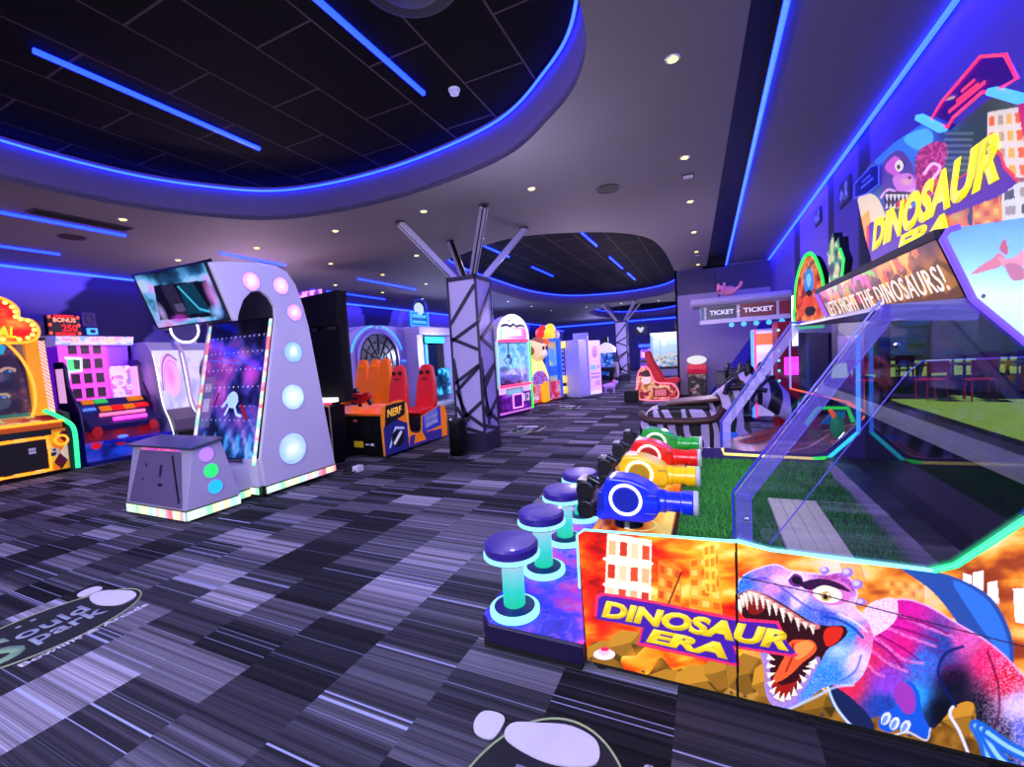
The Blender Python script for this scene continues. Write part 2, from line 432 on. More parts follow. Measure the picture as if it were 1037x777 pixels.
slot = B(); slot.box(-.1, .56, YF, 13.3, 3.84, 3.88); slot.box(.50, .53, YF, 13.2, 3.66, 3.84); slot.box(-.1, .56, 13.2, 13.3, 3.55, 3.88)
struct('ceiling_slot', slot, DARKC)
def tile_ceiling():
    m = mat('dark_ceiling_tiles', (.075, .065, .08), .8, spec=.08); nt = m.node_tree; b = nt.nodes['Principled BSDF']
    tc = nt.nodes.new('ShaderNodeTexCoord'); br = nt.nodes.new('ShaderNodeTexBrick'); mp = nt.nodes.new('ShaderNodeMapping')
    mp.inputs['Rotation'].default_value = (0, 0, PI / 2); mp.inputs['Location'].default_value = (.12, .2, 0)
    br.offset = .5; br.inputs['Scale'].default_value = 1.; br.inputs['Mortar Size'].default_value = .009; br.inputs['Brick Width'].default_value = 1.2; br.inputs['Row Height'].default_value = .6; br.inputs['Mortar Smooth'].default_value = .1
    br.inputs['Color1'].default_value = (*lin((.02, .016, .018)), 1); br.inputs['Color2'].default_value = (*lin((.038, .03, .034)), 1); br.inputs['Mortar'].default_value = (*lin((.30, .24, .28)), 1)
    nt.links.new(tc.outputs['Object'], mp.inputs[0]); nt.links.new(mp.outputs[0], br.inputs[0]); nt.links.new(br.outputs['Color'], b.inputs['Base Color'])
    return m
TILES = tile_ceiling()
FACE = mat('recess_face_paint', (.33, .27, .44), .7)
for i, pts in enumerate(REC):
    xs = [p[0] for p in pts]; ys = [p[1] for p in pts]
    filled(pts, [], ZU, 'ceiling_recess_%d' % (i + 1), TILES, .04)
    w = B(); n = len(pts)
    vs = [(w.bm.verts.new((p[0], p[1], ZC)), w.bm.verts.new((p[0], p[1], ZU))) for p in pts]
    for k in range(n): w._f([vs[k][0], vs[(k + 1) % n][0], vs[(k + 1) % n][1], vs[k][1]])
    struct('trim_recess_%d' % (i + 1), w, FACE, smooth=True)
    c = (sum(xs) / n, sum(ys) / n)
    ring_ = [(p[0] + (c[0] - p[0]) * .014, p[1] + (c[1] - p[1]) * .014, 3.985) for p in pts]
    t = obj('mounted_light_strip', B().tube(ring_, .013, 6, True), BLUE)
    tag(t, ['blue light strip running round the rim of the large black ceiling recess nearest the camera', 'blue light strip round the rim of the middle ceiling recess behind the near truss column',
            'blue light strip round the small far ceiling recess above the distant truss column'][i], 'light strip', 'blue rim light strips')
def strip(p0, p1, label, r=.018, m=BLUE, name='mounted_light_strip', cat='light strip', g='straight blue light strips'):
    return tag(obj(name, B().tube([p0, p1], r, 8), m), label, cat, g)
strip((.50, -2.5, 3.578), (.50, 13.15, 3.578), 'long blue light strip along the dark ceiling slot beside the row of downlights', .020)
strip((1.49, -2.5, 3.578), (1.49, 13.15, 3.578), 'long blue light strip in the corner between ceiling and right wall above the dinosaur cabinet', .020)
strip((XL + .024, -2., 3.56), (XL + .024, 32., 3.56), 'blue light strip along the top of the left wall', .022)
ords = ['first', 'second', 'third', 'fourth', 'fifth', 'sixth', 'seventh', 'eighth', 'ninth', 'tenth']
for k, (x, y0, y1, z, w) in enumerate([(-4.63, 1.72, 3.56, 4.03, 'long blue ceiling tube on the left in the near black recess'), (-2.40, 1.8, 3.64, 4.03, 'long blue ceiling tube on the right in the near black recess, beside the smoke detector'),
        (-2.40, 9.3, 10.7, 4.03, 'blue tube in the middle recess, nearest of its three tubes in line'), (-2.40, 12.2, 14.2, 4.03, 'blue tube in the middle recess, second of three in line'), (-2.4, 15.2, 16.8, 4.03, 'blue tube in the middle recess, farthest of three in line'),
        (-4.61, 9.0, 10.4, 4.03, 'blue tube low in the middle recess just right of the truss column struts'), (-4.61, 12.0, 13.9, 4.03, 'blue tube in the middle recess near its left rim'), (-2.4, 23., 25., 4.03, 'blue tube in the small far ceiling recess'),
        (-7.75, .4, 3.64, 3.58, 'blue tube on the low soffit at far left, nearest the camera'), (-9.65, 1., 3.6, 3.58, 'short blue tube on the low soffit between the vent and the left wall strip'),
        (-7.75, 5.0, 6.3, 3.58, 'blue tube on the soffit above the white prize drop cabinet'), (-7.75, 8.3, 10.6, 3.58, 'blue tube on the soffit above the black rear of the tall cabinet'), (-9.65, 8.6, 11.5, 3.58, 'blue tube on the soffit above the round grey portal ride')]):
    tag(obj('mounted_light_tube', B().box(x - .016, x + .016, y0, y1, z - .012, z + .02), BLUE_FAR), w, 'light tube', 'blue ceiling tubes')
# ================================================================== walls
def wall_left_paint(c):
    c.fill((.50, .44, .74))
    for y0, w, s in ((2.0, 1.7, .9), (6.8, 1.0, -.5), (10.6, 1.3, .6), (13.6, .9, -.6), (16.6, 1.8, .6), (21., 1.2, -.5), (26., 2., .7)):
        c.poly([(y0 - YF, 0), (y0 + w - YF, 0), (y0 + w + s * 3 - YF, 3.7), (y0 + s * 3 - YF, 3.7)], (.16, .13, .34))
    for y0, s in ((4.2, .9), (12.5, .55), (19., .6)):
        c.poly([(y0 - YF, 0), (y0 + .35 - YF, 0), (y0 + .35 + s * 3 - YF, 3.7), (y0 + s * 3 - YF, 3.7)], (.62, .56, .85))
o = art('wall_left', [(XL, YF, 0), (XL, YB, 0), (XL, YB, ZC), (XL, YF, ZC)], 370, 36, wall_left_paint, es=0, rough=.8); o['kind'] = 'structure'
def wall_right_paint(c):
    c.fill((.34, .27, .66))
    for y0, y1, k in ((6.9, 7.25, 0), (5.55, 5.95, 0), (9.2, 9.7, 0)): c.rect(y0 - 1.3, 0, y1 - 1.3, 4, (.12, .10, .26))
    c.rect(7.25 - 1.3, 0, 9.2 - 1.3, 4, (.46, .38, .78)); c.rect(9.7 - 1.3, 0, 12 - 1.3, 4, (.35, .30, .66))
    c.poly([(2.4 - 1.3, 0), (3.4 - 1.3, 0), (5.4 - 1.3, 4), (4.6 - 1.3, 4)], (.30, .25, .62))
o = art('wall_right', [(XR, 1.3, 0), (XR, 13.4, 0), (XR, 13.4, ZC), (XR, 1.3, ZC)], 160, 18, wall_right_paint, es=0, rough=.8); o['kind'] = 'structure'
PAINT = mat('lilac_wall_paint', (.52, .48, .66), .8, var=.04, scale=2.)
NAVY = mat('navy_wall_paint', (.10, .10, .20), .7)
struct('wall_front', B().box(XL, XR, YF - .1, YF, 0, ZC), PAINT)
struct('wall_back', B().box(XL, -.8, YB, YB + .1, 0, ZC), mat('indigo_wall_paint', (.26, .24, .55), .7))
strip((XL + .1, YB - .024, 3.5), (-.85, YB - .024, 3.5), 'added blue light strip brightening the top of the far end wall', .03)  # strip added to brighten the dark far end with blue
def ticket_wall_paint(c):
    c.fill((.60, .55, .68))
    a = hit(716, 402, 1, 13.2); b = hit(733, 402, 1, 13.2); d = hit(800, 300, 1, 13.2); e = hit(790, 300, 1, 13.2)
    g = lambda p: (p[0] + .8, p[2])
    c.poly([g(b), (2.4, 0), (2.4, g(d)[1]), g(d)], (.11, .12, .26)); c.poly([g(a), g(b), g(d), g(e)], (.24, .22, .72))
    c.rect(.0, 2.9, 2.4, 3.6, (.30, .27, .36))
o = art('wall_ticket', [(-.8, 13.2, 0), (XR, 13.2, 0), (XR, 13.2, ZC), (-.8, 13.2, ZC)], 120, 150, ticket_wall_paint, es=0, rough=.8); o['kind'] = 'structure'
struct('wall_ticket_side', B().box(-.8, -.75, 13.2, YB, 0, ZC), PAINT)
# window behind the camera side of the right wall, seen as a reflection in the dinosaur cabinet's pane
wr = B(); wr.box(XR, XR + .18, YF, 1.3, 0, .78); wr.box(XR, XR + .18, YF, 1.3, 2.75, ZC)
struct('wall_right_window_side', wr, NAVY)
wf = B()
for y in (-3.95, -1.7, 1.25): wf.box(XR + .03, XR + .11, y, y + .07, .78, 2.75)
wf.box(XR + .03, XR + .11, YF, 1.3, .78, .84); wf.box(XR + .03, XR + .11, YF, 1.3, 2.69, 2.75)
struct('window_1', wf, mat('dark_window_frame', (.12, .11, .14), .4))
struct('window_sill_1', B().box(XR - .16, XR + .12, YF, 1.3, .74, .79), mat('white_sill', (.92, .92, .92), .4))
bs = B(); bs.box(XL, XL + .02, YF, YB, 0, .1); struct('baseboard_left', bs, BLACKM)
bs = B(); bs.box(XR - .02, XR, 1.3, 13.2, 0, .1); struct('baseboard_right', bs, BLACKM)
bs = B(); bs.box(-.8, XR, 13.18, 13.2, 0, .1); struct('baseboard_ticket', bs, BLACKM)
# ================================================================== ceiling fittings
dl = {-.18: [3.57, 5.42, 7.08, 9.0, 10.9, 12.65], -1.99: [5.32, 21.0], -3.6: [5.25, 6.98, 20.6], -5.25: [5.22, 7.3, 20.6], -7.02: [3.29, 5.17, 6.78, 8.35, 10.1, 11.9, 13.7, 15.5, 18.0, 20.6],
      -8.8: [4.9, 6.8, 8.6, 10.4, 12.4, 14.6]}
rown = {-.18: 'in the row beside the dark ceiling slot', -1.99: 'in the row left of the black ceiling speaker', -3.6: 'in the row over the near truss column', -5.25: 'between truss column and white drop cabinet', -7.02: 'in the row over the white drop cabinet', -8.8: 'in the row nearest the left wall'}
proto = None
for x, ys in dl.items():
    for k, y in enumerate(ys):
        if proto is None:
            r = thing('downlight', 'x', 'downlight', (x, y, ZC - .001), 0, 'recessed downlights')
            part('bezel', B().lathe([(.030, -.004), (.052, -.006), (.055, 0), (.030, .0)], (0, 0, 0)), WHITE, r, smooth='auto')
            part('lens', B().disc((0, 0, -.003), (0, 0, -1), .034, .006), WARM, r); proto = r
        else:
            r = proto.copy(); COL.objects.link(r); r.location = (x, y, ZC - .001)
            for ch in proto.children:
                c = ch.copy(); COL.objects.link(c); c.parent = r
        r['label'] = '%s warm recessed downlight from the camera %s' % (ords[k], rown[x])
r = thing('smoke_detector', 'white round smoke detector on the black recess ceiling between the blue tubes', 'smoke detector', (-2.13, 3.75, ZU))
part('base', B().lathe([(.055, -.012), (.055, 0)]), WHITE, r); part('sensor_head', B().lathe([(.02, -.05), (.04, -.045), (.045, -.012)]), WHITE, r, smooth='auto')
for x, y, z, lb in ((-1.13, 5.88, ZC, 'round black ceiling speaker on the soffit left of the row of downlights'), (-8.42, 3.3, ZC, 'round dark ceiling speaker on the low soffit at far left near the vent')):
    r = thing('ceiling_speaker', lb, 'speaker', (x, y, z), 0, 'ceiling speakers')
    part('frame', B().ring((0, 0, -.004), (0, 0, 1), .15, .008), BLACK, r); part('grille', B().disc((0, 0, 0), (0, 0, -1), .148, .006), BLACKM, r)
for x, y, lb in ((-.17, 6.02, 'square white ceiling sensor plate between two downlights in the row beside the slot'), (-.17, 11.3, 'farther small square ceiling sensor plate in the row beside the slot')):
    r = thing('ceiling_sensor', lb, 'sensor', (x, y, ZC), 0, 'square ceiling sensors')
    part('frame', B().box(-.07, .07, -.07, .07, -.012, 0), DGREY, r); part('plate', B().box(-.055, .055, -.055, .055, -.016, -.012), WHITE, r)
r = thing('air_vent', 'dark rectangular slatted air vent in the low soffit at far left', 'vent', (-7.44, 3.05, ZC))
part('frame', B().box(-.12, .12, -.5, .5, -.012, 0), DGREY, r)
b = B()
for k in range(6): b.box(-.10 + k * .036, -.09 + k * .036, -.48, .48, -.02, -.012)
part('slat', b, BLACKM, r)
r = thing('ceiling_projector', 'dark air unit recessed in the top of the near black ceiling recess', 'air unit', (-1.75, 2.55, ZU))
part('housing', B().lathe([(.3, -.03), (.34, -.02), (.36, 0)], n=40), BLACKM, r, smooth='auto'); part('grille', B().lathe([(.1, -.06), (.2, -.045), (.24, -.03)], n=32), DGREY, r, smooth='auto')
# ================================================================== truss columns
def truss_column(loc, label, tops, hw=.265, h=2.78):
    r = thing('pillar_column', label, 'column', loc, 0, 'truss patterned columns'); r['kind'] = 'thing'
    DK = mat('column_dark_frame', (.17, .15, .24), .45)
    part('core', B().box(-hw + .015, hw - .015, -hw + .015, hw - .015, 0, h - .02), LILAC, r)
    b = B()
    for sx in (-1, 1):
        for sy in (-1, 1): b.box(sx * hw - .035 * (sx > 0) - 0 * sx, sx * hw + .035 * (sx < 0), sy * hw - .035 * (sy > 0), sy * hw + .035 * (sy < 0), 0, h)
    b.box(-hw, hw, -hw, hw, h - .07, h)
    part('corner_frame', b, DK, r, bevel=.004)
    part('plinth', B().box(-hw - .004, hw + .004, -hw - .004, hw + .004, 0, .30), DK, r, bevel=.005)
    lat = B(); W = hw - .03
    segs = [(-W, 2.05, W, 2.62), (-W, 1.78, W, 2.03), (-W, 1.82, W, 1.62), (-W, 1.1, W, 1.38), (-W * .75, 1.0, W, 1.36), (-W, 1.5, -W * .35, .42), (-W * .4, .55, W, .80), (-W, .42, W, .30), (-W * .3, .62, W, .42), (-W * .9, 1.0, -W * .1, .5), (-W, .72, -W * .5, .55)]
    for side in range(4):
        for (a0, z0, a1, z1) in segs:
            d = hw - .008
            if side == 0: P = ((a0, -d, z0), (a1, -d, z1)); up = (0, 1, 0)
            elif side == 1: P = ((d, a0, z0), (d, a1, z1)); up = (1, 0, 0)
            elif side == 2: P = ((-a0, d, z0), (-a1, d, z1)); up = (0, 1, 0)
            else: P = ((-d, -a0, z0), (-d, -a1, z1)); up = (1, 0, 0)
            lat.bar(P[0], P[1], .055, .022, up)
    part('lattice', lat, DK, r)
    for (tx, ty) in tops:
        s = math.copysign(.13, tx), math.copysign(.13, ty); p0 = Vector((s[0], s[1], h - .06)); p1 = Vector((tx, ty, ZC - .02))
        g = B().bar(p0, p1, .07, .10); st = part('strut', g, mat('dark_bronze', (.16, .13, .15), .3, .7), r, bevel=.006)
        d = (p1 - p0).normalized(); sd = d.cross(Vector((0, 0, 1))).normalized(); u = sd.cross(d)
        bb = B()
        for k in (-1, 1): bb.bar(p0 + sd * .042 * k - u * .0, p1 + sd * .042 * k, .022, .085)
        bb.bar(p0 - u * .055, p1 - u * .055, .035, .012)
        part('chrome_rail', bb, mat('strut_silver', (.82, .80, .84), .32, .6), st, bevel=.003)
        part('ceiling_plate', B().cyl(p1 - Vector((0, 0, .0)), p1 + Vector((0, 0, .019)), .075), DK, st)
    return r
truss_column((-3.485, 6.215, 0), 'near lilac column with dark truss lattice and four slanted chrome struts', [(.72, -.72), (-.68, -.78), (.76, .62), (-.64, .56)])
truss_column((-3.62, 20.6, 0), 'distant lilac truss column beside the red racing seat', [(.75, -.75), (-.75, -.75), (.75, .7), (-.7, .7)])
# ================================================================== floor logos (printed carpet emblems)
def floor_logo(loc, rz, sc, label):
    r = thing('floor_emblem', label, 'floor emblem', loc, rz, 'oval bowling logos in the carpet')
    OV = mat('emblem_black', (.07, .07, .10), .9, var=.3, scale=300.); RIM = mat('emblem_rim', (.62, .68, .48), .9); GRNX = mat('emblem_green', (.50, .66, .50), .9, var=.2, scale=200.)
    PIN = mat('emblem_pin', (.82, .80, .84), .9, var=.1, scale=200.); LG = mat('emblem_grey', (.58, .62, .68), .9)
    a, bq = .46 * sc, .31 * sc
    ov = [(a * math.cos(t * 2 * PI / 64), bq * math.sin(t * 2 * PI / 64)) for t in range(64)]
    part('oval', B().prism(ov, 2, .0005, .002), OV, r)
    part('rim', B().tube([(x, y, .002) for x, y in ov], .0045 * sc, 6, True), RIM, r)
    T = lambda s_, m, x, y, w, h, tilt=0.: text('lettering', s_, m, r, (x * sc, y * sc, .002), (1, tilt, 0), (-tilt, 1, 0), w * sc, h * sc, .001, 0, .02)
    T('S', GRNX, -.32, -.20, .19, .36); T('ould', LG, -.12, .0, .33, .14); T('park', LG, -.10, -.18, .34, .18); T('Bowling & Arcade', PIN, -.22, -.375, .60, .065, .06)
    pts = smooth_poly([(.29, .225), (.36, .225), (.40, .12), (.43, .0), (.40, -.11), (.31, -.13), (.26, -.02), (.255, .10)], 5)
    part('pin', B().prism([(x * sc, y * sc) for x, y in pts], 2, .002, .009), PIN, r)
    pts = smooth_poly([(.27, .27), (.265, .34), (.31, .375), (.37, .365), (.385, .30), (.36, .26)], 5)
    part('pin_head', B().prism([(x * sc, y * sc) for x, y in pts], 2, .002, .009), PIN, r)
    part('dot', B().disc((-.06 * sc, .21 * sc, .002), (0, 0, 1), .014 * sc, .001).disc((.01 * sc, .225 * sc, .002), (0, 0, 1), .014 * sc, .001), LG, r)
    return r
floor_logo((-3.72, 1.12, 0), PI / 2, 1., 'oval bowling pin logo in the carpet near the white prize drop cabinet at far left')
floor_logo((-.54, 1.13, 0), PI / 2, 1., 'oval bowling pin logo in the carpet cut by the bottom edge before the dinosaur cabinet')
floor_logo((-3.35, 7.95, 0), PI / 2, .9, 'pale oval logo in the carpet just behind the near truss column')
floor_logo((-3.5, 11.25, 0), PI / 2, .9, 'distant oval logo in the carpet in front of the yellow monkey cabinet')
# ================================================================== dinosaur shooting cabinet (front right)
DX, DY = -.2, 2.775
YN, YF2 = 1.89, 3.66
dino = thing('dinosaur_shooting_cabinet', 'huge dinosaur shooting arcade cabinet with orange printed side, four stools and coloured guns', 'arcade machine', (DX, DY, 0))
def dp(n, b, m, parent=dino, **k): return obj(n, b, m, parent, world=True, **k)
onN = lambda px, py: (lambda p: (p[0], p[2]))(hit(px, py, 1, YN))
# --- stool platform
pf = [(-1.13, 1.93), (-1.06, 1.85), (-.56, 1.85), (-.56, 3.70), (-1.06, 3.70), (-1.13, 3.62)]
plat = dp('stool_platform', B().prism(pf, 2, .045, .145), mat('platform_purple', (.10, .06, .22), .4), bevel=.01)
def galaxy(c):
    n = c.noise(5, 5, 3); n2 = c.noise(11, 11, 9); w = np.abs(np.sin(14 * n + 9 * n2))
    c.c = c.ramp(n * .55 + n2 * .45 + .08 * (c.x - .3), [(.25, (.14, .08, .60)), (.40, (.22, .18, .95)), (.48, (.55, .22, .95)), (.56, (.90, .20, .75)), (.68, (1., .40, .55))])
    c.put((w > .97) * 1., (.75, .45, 1.), .6); c.soft(.15, .2, .4, .5, (.16, .10, .75), .5)
dp_ = art('platform_print', [(-1.12, 1.86, .1465), (-.562, 1.86, .1465), (-.562, 3.69, .1465), (-1.12, 3.69, .1465)], 70, 200, galaxy, plat, es=.5, world=True, clip=lambda x, y: (x + y > .07) & (x - y > -1.77))
dp('foot', B().box(-1.10, -.58, 1.88, 1.93, 0, .05).box(-1.1, -.58, 3.6, 3.66, 0, .05), BLACKM, plat)
# --- stools
def col_glow():
    m = mat('stool_column_glow', (.06, .10, .12), .3); nt = m.node_tree; b = nt.nodes['Principled BSDF']
    tc = nt.nodes.new('ShaderNodeTexCoord'); sp = nt.nodes.new('ShaderNodeSeparateXYZ'); mr = nt.nodes.new('ShaderNodeMapRange'); r = nt.nodes.new('ShaderNodeValToRGB')
    mr.inputs[1].default_value = .14; mr.inputs[2].default_value = .46
    nt.links.new(tc.outputs['Object'], sp.inputs[0]); nt.links.new(sp.outputs[2], mr.inputs[0]); nt.links.new(mr.outputs[0], r.inputs[0])
    e = r.color_ramp.elements; e[0].position = 0; e[0].color = (*lin((.10, .72, .70)), 1); e[1].position = 1; e[1].color = (*lin((.86, .82, .98)), 1)
    for p, c in ((.2, (.12, .86, .70)), (.45, (.20, .88, .88)), (.75, (.55, .88, .97))):
        q = e.new(p); q.color = (*lin(c), 1)
    nt.links.new(r.outputs[0], b.inputs['Emission Color']); b.inputs['Emission Strength'].default_value = 1.05
    return m
SCG = col_glow(); RINGW = led('led_ring_ice', (.72, .96, 1.), 1.6)
for k, y in enumerate((2.0, 2.45, 2.9, 3.35)):
    st = dp('stool', B().cyl((-.97, y, .16), (-.97, y, .47), .058, n=32), SCG, smooth='auto')
    dp('base_ring', B().lathe([(.118, 0), (.132, .004), (.132, .026), (.110, .034)], (-.97, y, .145), n=36), RINGW, st, smooth='auto')
    dp('base_plate', B().lathe([(.108, .0), (.108, .036), (.065, .045)], (-.97, y, .145), n=36), mat('stool_blue', (.09, .10, .42), .3), st, smooth='auto')
    dp('light_ring', B().lathe([(.138, 0), (.148, .006), (.148, .022), (.138, .028)], (-.97, y, .452), n=36), RINGW, st, smooth='auto')
    dp('under_plate', B().cyl((-.97, y, .440), (-.97, y, .455), .12, n=32), CHROME, st)
    dp('seat', B().lathe([(.12, 0), (.138, .004), (.142, .02), (.142, .052), (.130, .066), (.09, .072), (0, .074)], (-.97, y, .468), n=36), mat('stool_vinyl', (.20, .13, .52), .38, coat=.3), st, smooth='auto')
# --- lower cabinet body
body = B().prism([(-.55, .05), (1.12, .05), (1.12, .66), (.74, .66), (.68, .60), (-.17, .60), (-.17, .58), (-.55, .58)], 1, YN + .012, YF2 - .012)
dp('lower_body', body, mat('cabinet_black', (.05, .045, .06), .4))
sk = B().box(-.53, 1.1, YN + .02, YF2 - .02, 0.02, .06)
for x in (-.5, -.1, .3, .7): sk.cyl((x, YN + .06, 0), (x, YN + .06, .05), .03, n=14)
dp('plinth_skirt', sk, BLACKM)
# --- printed near side
FLAME = [(.0, (.45, .02, .03)), (.25, (.86, .10, .04)), (.42, (.97, .36, .05)), (.58, (1., .66, .12)), (.75, (1., .88, .42)), (1., (1., .97, .80))]
def shear_noise(c, sx, sy, k, seed): return fbm((c.x + k * c.y) * sx, (c.y) * sy, seed, 5)
def fire_bg(c):
    n = fbm(c.x * .018, c.y * .05, 5, 5); n2 = fbm(c.x * .05 + 9, c.y * .11, 8, 4)
    heat = .62 * n + .38 * n2
    h = heat * 1.25 - .16
    h += .20 * np.exp(-(((c.x - 690) / 45) ** 2 + ((c.y - 575) / 60) ** 2)) + .13 * np.exp(-(((c.x - 660) / 50) ** 2 + ((c.y - 662) / 22) ** 2))
    h -= .20 * np.exp(-(((c.x - 606) / 14) ** 2)) + .10 * np.exp(-(((c.x - 665) / 30) ** 2 + ((c.y - 575) / 50) ** 2))
    c.c = c.ramp(h, FLAME)
    right = np.clip((c.x - 748) / 40, 0, 1)
    h2 = fbm(c.x * .014, c.y * .035, 15, 5) * 1.0 + .22 * fbm(c.x * .06, c.y * .1, 18, 3) - .12
    cc = c.ramp(h2, [(.0, (.42, .12, .06)), (.28, (.66, .27, .12)), (.42, (.93, .52, .14)), (.55, (.99, .76, .36)), (.7, (.97, .80, .66)), (1., (1., .93, .84))])
    c.c = c.c * (1 - right[:, None]) + cc * right[:, None]
def facade(c, q, wall, win, cols, rows, alpha=1., wa=1.):
    """building front drawn in the quad q = tl, tr, br, bl (pixels) with a grid of windows"""
    tl, tr, br, bl = (np.array(p, float) for p in q)
    c.poly(q, wall, alpha)
    for i in range(cols):
        for j in range(rows):
            f = lambda u, v: tuple((tl * (1 - u) + tr * u) * (1 - v) + (bl * (1 - u) + br * u) * v)
            u0, u1 = (i + .18) / cols, (i + .82) / cols; v0, v1 = (j + .28) / rows, (j + .88) / rows
            c.poly([f(u0, v0), f(u1, v0), f(u1, v1), f(u0, v1)], win[(i * 7 + j * 3) % len(win)], alpha * wa)
def rocks(c, y_of_x, seed, x0, x1, base):
    rs = random.Random(seed)
    m = c.y > y_of_x(c.x)
    n = c.noise(.05, .06, seed); c.put(m, c.ramp(n, [(.2, (.30, .17, .04)), (.5, (.55, .36, .10)), (.8, (.74, .53, .18))]))
    x = x0
    while x < x1:
        w = rs.uniform(30, 56); yb = float(y_of_x(np.array([x]))[0]); h = rs.uniform(22, 40)
        cx, cy = x + w / 2, yb + rs.uniform(-4, 14)
        pts = []
        for k in range(7):
            a = 2 * PI * k / 7 + rs.uniform(-.25, .25); pts.append((cx + math.cos(a) * w * .55, cy + math.sin(a) * h * .6))
        tone = rs.uniform(.75, 1.05); c.poly(pts, tuple(min(1, v * tone) for v in base))
        top = [pts[k] for k in (3, 4, 5, 6)] + [(cx + w * .12, cy - 1), (cx - w * .2, cy + 2)]
        c.poly(top, tuple(min(1, v * tone * 1.28) for v in base)); c.poly([pts[0], pts[1], (cx + w * .1, cy)], tuple(v * tone * .62 for v in base))
        x += w * rs.uniform(.55, .95)
def banner(c, pts, rim, fill, w=5.):
    cx = sum(p[0] for p in pts) / len(pts); cy = sum(p[1] for p in pts) / len(pts)
    big = [(x + (w if x > cx else -w) * .5, y + (w if y > cy else -w) * .6) for x, y in pts]
    c.poly(big, rim); c.poly(pts, fill)
def dino_big(c):
    n = c.noise(.35, .35, 31, 3); sc_ = c.noise(.9, .9, 33, 2)
    BL, SK, PK, MG, WHp = (.10, .36, .80), (.22, .62, .95), (.93, .30, .62), (.84, .08, .42), (.95, .80, .92)
    # tail
    c.blob([(905, 570), (940, 577), (975, 588), (1003, 605), (1020, 632), (1027, 662), (1018, 690), (985, 672), (975, 640), (945, 600)], (.16, .30, .58))
    c.blob([(965, 588), (1000, 608), (1018, 640), (1022, 668), (1004, 650), (984, 622)], (.20, .45, .80))
    # hind leg and thigh
    body = [(832, 640), (868, 628), (905, 608), (935, 612), (970, 632), (1000, 650), (1025, 672), (1045, 700), (1060, 760), (1040, 790), (1003, 778), (990, 735), (985, 712), (968, 715), (945, 738), (930, 728), (905, 720), (880, 728), (856, 716), (842, 700)]
    ctrl = [(845, 650, (.95, .75, .90)), (880, 630, (.80, .12, .60)), (915, 625, (.88, .10, .58)), (915, 655, (.93, .12, .50)), (880, 665, (.93, .16, .36)), (860, 690, (.92, .16, .30)), (900, 692, (.55, .25, .80)), (935, 672, (.14, .48, .90)), (925, 705, (.16, .62, .95)), (955, 655, (.10, .28, .60)),
            (975, 650, (.90, .35, .65)), (1000, 668, (.95, .12, .38)), (1020, 690, (.90, .10, .25)), (1030, 715, (.85, .75, .92)), (965, 690, (.05, .06, .12)), (985, 720, (.05, .05, .10)), (1010, 745, (.10, .10, .22)), (955, 720, (.04, .05, .10)), (1040, 740, (.30, .40, .85)), (895, 715, (.12, .25, .6))]
    m = inpoly(c.x, c.y, smooth_poly(body)); g = c.idw(ctrl, 3.4)
    c.put(m, np.clip(g * (0.82 + .4 * n[:, None]), 0, 1))
    for pts in ([(872, 640), (892, 650), (915, 668), (935, 672)], [(878, 655), (900, 672), (918, 680)], [(890, 632), (920, 645), (948, 655)], [(900, 618), (935, 634), (965, 645)], [(868, 660), (885, 680), (895, 685)]):
        c.put(m & (sc_ > .42), (1, 1, 1), 0.); c.line(smooth_line(pts), 1.6, (.98, .55, .80), .7)
    c.put((m & (sc_ > .54)) * np.clip((995 - c.x) / 30, 0, 1) * np.clip((700 - c.y) / 20, 0, 1), (.60, .03, .46), .42)
    c.put((m & (sc_ < .43)) * np.clip((c.x - 975) / 45, 0, 1), (.97, .80, .90), .6)
    for pts in ([(880, 646), (900, 660), (914, 676)], [(884, 640), (912, 655), (930, 668)], [(904, 634), (930, 642), (950, 650)], [(905, 624), (938, 632), (960, 642)]): c.line(smooth_line(pts), 1.1, (.55, .02, .38), .8)
    bp = smooth_poly(body); c.line(bp[6:60], 1.0, (.98, .72, .90), .75); c.line(smooth_line([(968, 715), (958, 700), (950, 680), (958, 662), (975, 655)]), 1.6, (.05, .10, .35), .8); c.line(smooth_line([(1000, 660), (1010, 690), (1012, 720), (1004, 745)]), 1.4, (.35, .02, .14), .6)
    # throat patch
    c.blob([(880, 612), (906, 606), (908, 626), (894, 640), (878, 646), (872, 632)], (.96, .84, .93)); c.put(inpoly(c.x, c.y, smooth_poly([(880, 612), (906, 606), (908, 626), (894, 640), (878, 646), (872, 632)])) & (sc_ > .55), (.90, .55, .78), .5)
    # far arm, dark
    c.blob([(838, 694), (850, 698), (868, 712), (882, 728), (885, 742), (872, 745), (855, 726), (842, 712)], (.10, .14, .30)); c.line(smooth_line([(838, 695), (846, 715), (862, 735), (880, 747)]), 1.3, (.75, .85, 1.))
    # near arm and claws
    c.blob([(918, 690), (930, 700), (934, 722), (942, 740), (936, 748), (916, 738), (900, 742), (890, 736), (893, 722), (905, 716)], (.10, .34, .78)); c.blob([(912, 690), (925, 700), (926, 720), (916, 722), (905, 704)], (.62, .22, .66))
    for x, y in ((897, 728), (906, 733), (917, 736)): c.ell(x, y, 4.5, 7, (.88, .90, .98), .5); c.ell(x - 1, y + 1, 2.2, 5, (.45, .6, .85), .5)
    c.line(smooth_line([(905, 745), (920, 742), (938, 750), (942, 738)]), 1., (.85, .92, 1.), .8)
    # foot
    c.line(smooth_line([(965, 716), (962, 724), (972, 742), (985, 775)]), 1.5, (.9, .9, 1.))
    for pts in ([(988, 735), (998, 755), (1004, 785)], [(994, 738), (1010, 765), (1030, 782)], [(1000, 742), (1020, 756), (1040, 766)]):
        c.line(smooth_line(pts), 6.5, (.12, .40, .78)); c.line(smooth_line(pts), 2.2, (.60, .82, 1.))
